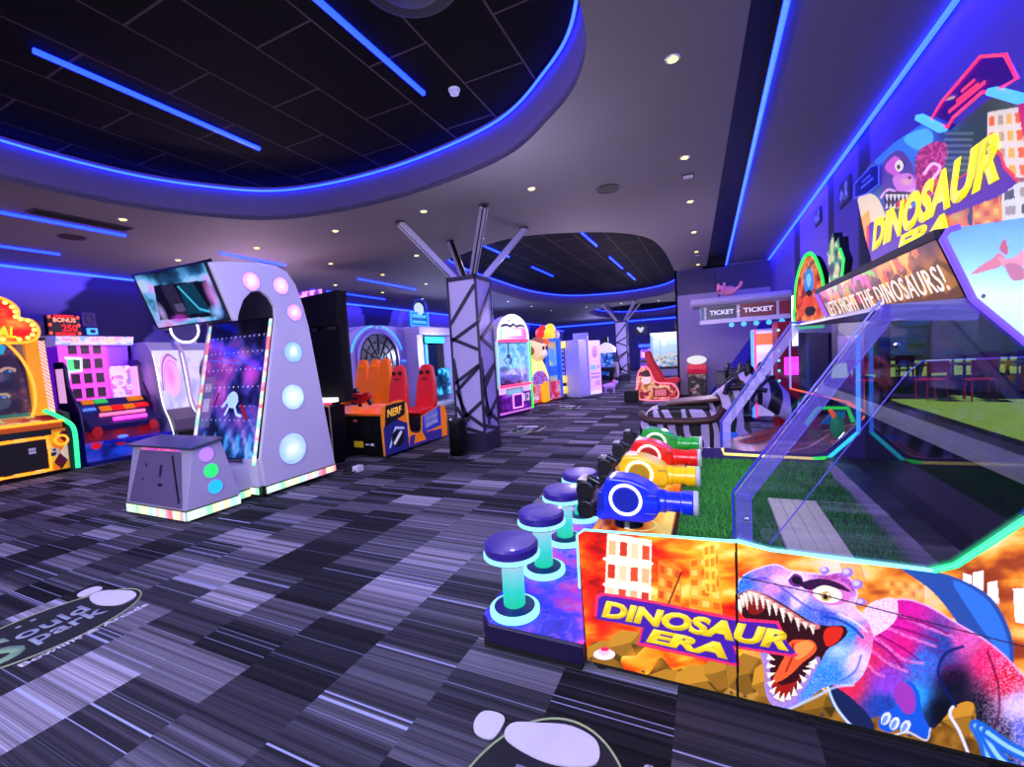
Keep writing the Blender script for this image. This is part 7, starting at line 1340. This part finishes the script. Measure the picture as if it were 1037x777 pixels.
# ================================================================== toppers of further machines along the right wall
tg = thing('green_topper_cabinet', 'cabinet with egg shaped orange sign outlined in green neon, beyond the dinosaur cabinet header', 'arcade machine', (1.26, 7.0, 0), math.radians(-52)); tg.scale = (.50, .7, 1.0)
OVL = smooth_poly([(-.38, 1.70), (-.42, 2.0), (-.34, 2.30), (-.12, 2.55), (.12, 2.56), (.34, 2.30), (.42, 2.0), (.38, 1.70)], 5)
part('cabinet', B().box(-.45, .45, .05, .3, .0, 1.70), mat('topper_navy', (.08, .06, .22), .5), tg, bevel=.01); ov = part('oval_sign', B().prism(OVL, 1, -.02, .18), mat('topper_black', (.04, .04, .06), .5), tg)
def ov_art(c): n = fbm(c.x * 7, c.y * 7, 107, 4); c.c = c.ramp(n, [(.3, (.55, .12, .05)), (.5, (.90, .35, .10)), (.65, (.97, .60, .30)), (.8, (.45, .25, .15))]); c.ell(.42, .55, .14, .18, (.20, .55, .75)); c.ell(.42, .57, .07, .09, (.55, .80, .90)); c.ell(.45, .16, .16, .07, (.12, .04, .05)); c.ell(.42, .40, .1, .04, (.10, .05, .06)); c.rect(.2, .22, .7, .34, (.95, .30, .12), .8)
art('oval_print', [(-.42, -.024, 1.70), (.42, -.024, 1.70), (.42, -.024, 2.57), (-.42, -.024, 2.57)], 50, 50, ov_art, ov, es=.6, clip=lambda x, y: inpoly(x, y, [(a + .42, b_ - 1.7) for a, b_ in OVL])); part('green_neon', B().tube([(a * 1.04, -.02, 1.7 + (b_ - 1.7) * 1.03) for a, b_ in OVL[:-3]], .028, 8), GRN, ov); part('green_base_light', B().box(-.4, .4, -.06, 0, 1.62, 1.70), GRN, tg, bevel=.01); part('white_side_post', B().box(-.56, -.50, -.02, .2, 1.4, 2.1), WHT, tg, bevel=.01)
tf = thing('flame_topper_cabinet', 'cabinet with jagged green and black flame sign just left of the dinosaur back board', 'arcade machine', (1.29, 5.80, 0), math.radians(-75)); tf.scale = (.8, .45, 1)
FL = [(-.20, 1.85), (-.16, 2.2), (-.20, 2.45), (-.06, 2.62), (-.02, 2.50), (.08, 2.55), (.10, 2.4), (.18, 2.3), (.12, 2.1), (.20, 1.85)]
part('cabinet', B().box(-.2, .2, .05, .3, 0, 1.86), mat('flame_cab', (.05, .05, .10), .5), tf, bevel=.01); fs = part('flame_board', B().prism(FL, 1, -.02, .18), mat('flame_black', (.03, .03, .04), .5), tf)
def fl_art(c): n = fbm(c.x * 9, c.y * 8, 117, 4); c.c = c.ramp(n, [(.3, (.10, .12, .10)), (.48, (.25, .65, .25)), (.58, (.80, .85, .55)), (.7, (.90, .80, .35)), (.85, (.35, .2, .12))])
art('flame_print', [(-.2, -.024, 1.85), (.2, -.024, 1.85), (.2, -.024, 2.62), (-.2, -.024, 2.62)], 24, 46, fl_art, fs, es=.6, clip=lambda x, y: inpoly(x, y, [(a + .2, b_ - 1.85) for a, b_ in FL])); part('green_neon', B().tube([(.18, -.03, 1.9), (.14, -.03, 2.1), (.19, -.03, 2.3), (.11, -.03, 2.42)], .02, 8), GRN, fs)
for y, z, lb, s in ((6.38, 3.17, 'small dark exit sign board with white figure high on the blue right wall', 1.), (7.72, 3.24, 'farther pale exit sign board high on the right wall', .8)):
    ex = thing('exit_sign', lb, 'sign', (XR, y, z), -PI / 2); part('board', B().box(-.20 * s, .20 * s, -.03, 0, -.14 * s, .14 * s), mat('exit_dark', (.10, .12, .28), .5), ex, bevel=.006); part('arrow', B().prism([(a * s, b_ * s) for a, b_ in ((-.15, -.02), (-.08, .06), (-.08, .02), (-.01, .02), (-.01, -.06), (-.08, -.06), (-.08, -.10))], 1, -.036, -.03), mat('exit_pale', (.62, .66, .90), .5), ex); part('running_figure', B().prism([(a * s, b_ * s) for a, b_ in ((.04, -.10), (.08, .0), (.05, .06), (.10, .10), (.15, .06), (.12, .0), (.17, -.08), (.13, -.1), (.10, -.03), (.07, -.1))], 1, -.036, -.03), mat('exit_pale', (.62, .66, .9)), ex)
# ================================================================== terrace beyond the window (seen reflected in the near pane)
struct('terrace_ground', B().box(XR + .2, 24, -26, 5, -.1, -.0), mat('terrace_turf', (.42, .58, .22), .9, var=.25, scale=3.))
struct('terrace_building', B().box(3, 24, -26.5, -26, 0, 2.6).box(23.5, 24, -26, 5, 0, 2.6), mat('terrace_render', (.52, .54, .58), .8, var=.08, scale=1.))
TD = mat('terrace_dark_metal', (.10, .09, .10), .4); TR = mat('terrace_red_metal', (.62, .10, .16), .4)
def tbl(x, y, label):
    t = thing('terrace_table', label, 'table', (x, y, 0), 0, 'terrace tables'); part('table_top', B().box(-.7, .7, -.4, .4, .72, .75), TD, t, bevel=.01)
    for a in (-.6, .6):
        for b_ in (-.32, .32): part('leg', B().cyl((a, b_, 0), (a, b_, .72), .03, n=8), TD, t)
for x, y, lb in ((3.9, -9.2, 'dark outdoor table on the turf, nearest one mirrored in the cabinet pane'), (5.6, -9.0, 'dark outdoor table on the turf mirrored at the right of the cabinet pane'), (7.5, -9.6, 'dark outdoor table on the turf, rightmost mirrored in the cabinet pane'), (4.6, -12.5, 'dark outdoor table farther off on the turf, mirrored in the cabinet pane'), (7.2, -13., 'farthest dark outdoor table on the turf mirrored in the cabinet pane')): tbl(x, y, lb)
cp = None
for k, (x, y, rz) in enumerate(((3.3, -8.6, .3), (4.4, -8.5, -.2), (3.5, -9.9, 3.0), (5.1, -8.3, .1), (6.2, -8.25, -.3), (5.9, -9.8, 3.3), (7.2, -8.9, .2), (8.0, -8.85, 0.), (4.2, -11.7, .1), (5.0, -11.8, .3), (6.9, -12.3, .1), (7.6, -12.4, -.2))):
    if cp is None:
        cp = thing('terrace_chair', 'red metal terrace chair by an outdoor table, mirrored in the dinosaur cabinet pane', 'chair', (x, y, 0), rz, 'red terrace chairs'); part('seat', B().box(-.2, .2, -.2, .2, .43, .46), TR, cp, bevel=.01); part('backrest', B().box(-.2, .2, .17, .2, .6, .86), TR, cp, bevel=.01)
        for a in (-.18, .18):
            for b_ in (-.18, .18): part('leg', B().cyl((a, b_, 0), (a * .95, b_ * .95, .86 if b_ > 0 else .43), .016, n=8), TR, cp)
    else:
        r = cp.copy(); COL.objects.link(r); r.location = (x, y, 0); r.rotation_euler.z = rz
        for ch in cp.children: c = ch.copy(); COL.objects.link(c); c.parent = r
cn = thing('terrace_canopy', 'grey terrace canopy on slanted posts, mirrored at the top of the cabinet pane', 'canopy', (5.5, -12, 0)); part('roof', B().box(-3.2, 5, -3.5, 2.4, 2.5, 2.62), mat('canopy_grey', (.45, .45, .50), .6), cn)
for a in (-2.6, -.6, 1.6, 4.): part('post', B().cyl((a, 1.2, 0), (a + .5, 1.2, 2.5), .05, n=10), mat('canopy_post', (.75, .75, .78), .4), cn)
# ================================================================== light
W = bpy.data.worlds.new('World'); SC.world = W; W.use_nodes = True
nt = W.node_tree; bg = nt.nodes['Background']; sky = nt.nodes.new('ShaderNodeTexSky'); sky.sky_type = 'HOSEK_WILKIE'; sky.turbidity = 3.; sky.sun_direction = (-.35, -.25, .9)
nt.links.new(sky.outputs[0], bg.inputs[0]); bg.inputs[1].default_value = 2.0
s = lamp('sun', 'SUN', (0, 0, 20), 22., (1., .96, .9)); s.rotation_euler = Vector((.45, .1, -.9)).to_track_quat('-Z', 'Y').to_euler(); s.data.angle = .01
lamp('front_daylight_fill', 'AREA', (-.9, -3.8, 3.0), 470, (.90, .90, 1.), to=(-1.0, 2.2, 0), size=4., size_y=.9)  # added area lamp for foreground daylight; the front wall is solid
for y in (2.2, 2.78, 3.35): lamp('header_box_light', 'SPOT', (.62, y, 1.57), 22, (.92, 1., .92), to=(-.02, y, .6), spot=1.5, blend=.9, radius=.02)
# downlights
for x, ys in dl.items():
    for y in ys:
        if y < 15: lamp('downlight_lamp', 'SPOT', (x, y, ZC - .02), 26, (1., .86, .80), to=(x, y, 0), spot=2.2, blend=.9, radius=.04)
# glow of the cove strips (thin area lamps lying in the strips' own run)
def strip_lamp(p0, p1, e, col, d, wdt=.05):
    c = (Vector(p0) + Vector(p1)) / 2; L = (Vector(p1) - Vector(p0)); l = lamp('strip_lamp', 'AREA', c, e, col, size=L.length, size_y=wdt)
    X = L.normalized(); Z = -Vector(d).normalized(); Y = Z.cross(X); l.rotation_euler = Matrix((X, Y, Z)).transposed().to_euler(); return l
SB = (.16, .12, 1.)
strip_lamp((XR - .05, -2, 3.55), (XR - .05, 13., 3.55), 150, SB, (-.12, 0, -1.)); strip_lamp((XL + .10, -2., 3.50), (XL + .10, 30, 3.50), 260, (.20, .14, 1.), (.35, 0, -1.))
for x, z, e in ((-.9, 3.55, 0),): pass
# added mid-air fill lamps, unseen, standing in for the glow of lit machines
def glow(loc, e, col, r=.05): return lamp('glow_fill_lamp', 'POINT', loc, e, col, radius=r)
glow((-7.9, 5.6, 2.5), 105, (1.0, 0.81, 0.95)); glow((-7.6, 6.2, 1.6), 90, (0.89, 0.81, 1.0)); glow((-7.4, 11.5, 1.7), 135, (0.79, 0.81, 1.0)); glow((-2.6, 9.4, 2.4), 127, (0.94, 0.84, 1.0)); glow((-2.6, 13.8, 2.4), 120, (0.96, 0.86, 0.98))
glow((-2.4, 19., 1.7), 135, (0.84, 0.8, 1.0)); glow((-3.8, 25., 1.8), 165, (0.84, 0.82, 1.0)); glow((-1.9, 4.0, 2.6), 70, (0.86, 0.82, 1.0)); glow((-.1, 8.0, 1.7), 63, (0.92, 0.83, 0.99)); glow((-1.6, .4, 2.4), 50, (0.89, 0.86, 1.0))
glow((-5.2, 12.4, 2.4), 70, (0.61, 0.61, 1.0)); glow((-6.5, 28., 2.4), 220, (0.63, 0.63, 1.0)); glow((-7.6, 16.5, 2.4), 110, (0.59, 0.63, 1.0))
lamp('violet_fill_lamp', 'AREA', (-3.4, 9.5, 3.98), 120, (.74, .66, .98), rot=(0, 0, 0), size=3.2, size_y=5)  # large unseen area lamps added in the recesses as overall violet fill
lamp('violet_fill_lamp', 'AREA', (-3.4, 1.2, 3.98), 170, (.80, .76, 1.), rot=(0, 0, 0), size=4.0, size_y=3.4)
lamp('violet_fill_lamp', 'AREA', (-3.4, 16., 3.98), 170, (.72, .64, 1.), rot=(0, 0, 0), size=3.2, size_y=4)
lamp('violet_fill_lamp', 'AREA', (-3.4, 26., 3.98), 200, (.66, .60, 1.), rot=(0, 0, 0), size=3.2, size_y=5)
# ================================================================== camera
cd_ = bpy.data.cameras.new('camera'); cam = bpy.data.objects.new('camera', cd_); COL.objects.link(cam)
cd_.sensor_width = 36; cd_.lens = FPX / 1037 * 36; cd_.clip_start = .05
r_, d_, f_ = CM
cam.matrix_world = Matrix(((r_[0], -d_[0], -f_[0], 0), (r_[1], -d_[1], -f_[1], 0), (r_[2], -d_[2], -f_[2], HC), (0, 0, 0, 1)))
SC.camera = cam
SC.view_settings.view_transform = 'Standard'; SC.view_settings.look = 'None'; SC.view_settings.gamma = 1; SC.view_settings.use_curve_mapping = False; SC.view_settings.exposure = -.18
SC.cycles.max_bounces = 8; SC.cycles.transparent_max_bounces = 12; SC.cycles.sample_clamp_indirect = 4.; SC.cycles.use_denoising = True; SC.cycles.caustics_reflective = False; SC.cycles.caustics_refractive = False

# ================================================================== separate pieces of a kind become parts of their own
def explode(o):
    bm = bmesh.new(); bm.from_mesh(o.data); bm.verts.ensure_lookup_table(); seen = set(); isl = []
    for v in bm.verts:
        if v.index in seen: continue
        st = [v]; seen.add(v.index); g = []
        while st:
            a = st.pop(); g.append(a.index)
            for e in a.link_edges:
                w = e.other_vert(a)
                if w.index not in seen: seen.add(w.index); st.append(w)
        isl.append(g)
    if len(isl) < 2 or len(isl) > 12: bm.free(); return
    for k, g in enumerate(isl):
        b2 = bm.copy(); b2.verts.ensure_lookup_table(); gs = set(g)
        bmesh.ops.delete(b2, geom=[v for v in b2.verts if v.index not in gs], context='VERTS')
        if k == 0: first = b2; continue
        me = bpy.data.meshes.new(o.data.name); b2.to_mesh(me); b2.free()
        for m_ in o.data.materials: me.materials.append(m_)
        n = o.copy(); n.data = me; COL.objects.link(n)
    bm.free(); first.to_mesh(o.data); first.free()
SPLIT = {'side_post', 'foot', 'corner_bolt', 'side_disc', 'screw', 'corner_post', 'ear', 'eye', 'fur_patch', 'castor', 'sticker', 'red_corner_speaker', 'speaker_box', 'flower_dot', 'dot', 'under_light', 'round_sign_lamp', 'glass_tile', 'lock', 'side_rib', 'castor_fork', 'vent_bracket', 'cyan_light_bar', 'mounted_gun', 'blue_frame', 'cyan_foot_band', 'small_red_bird'}
for o in list(SC.objects):
    if o.type == 'MESH' and o.parent is not None and o.name.split('.')[0] in SPLIT and not o.children: explode(o)
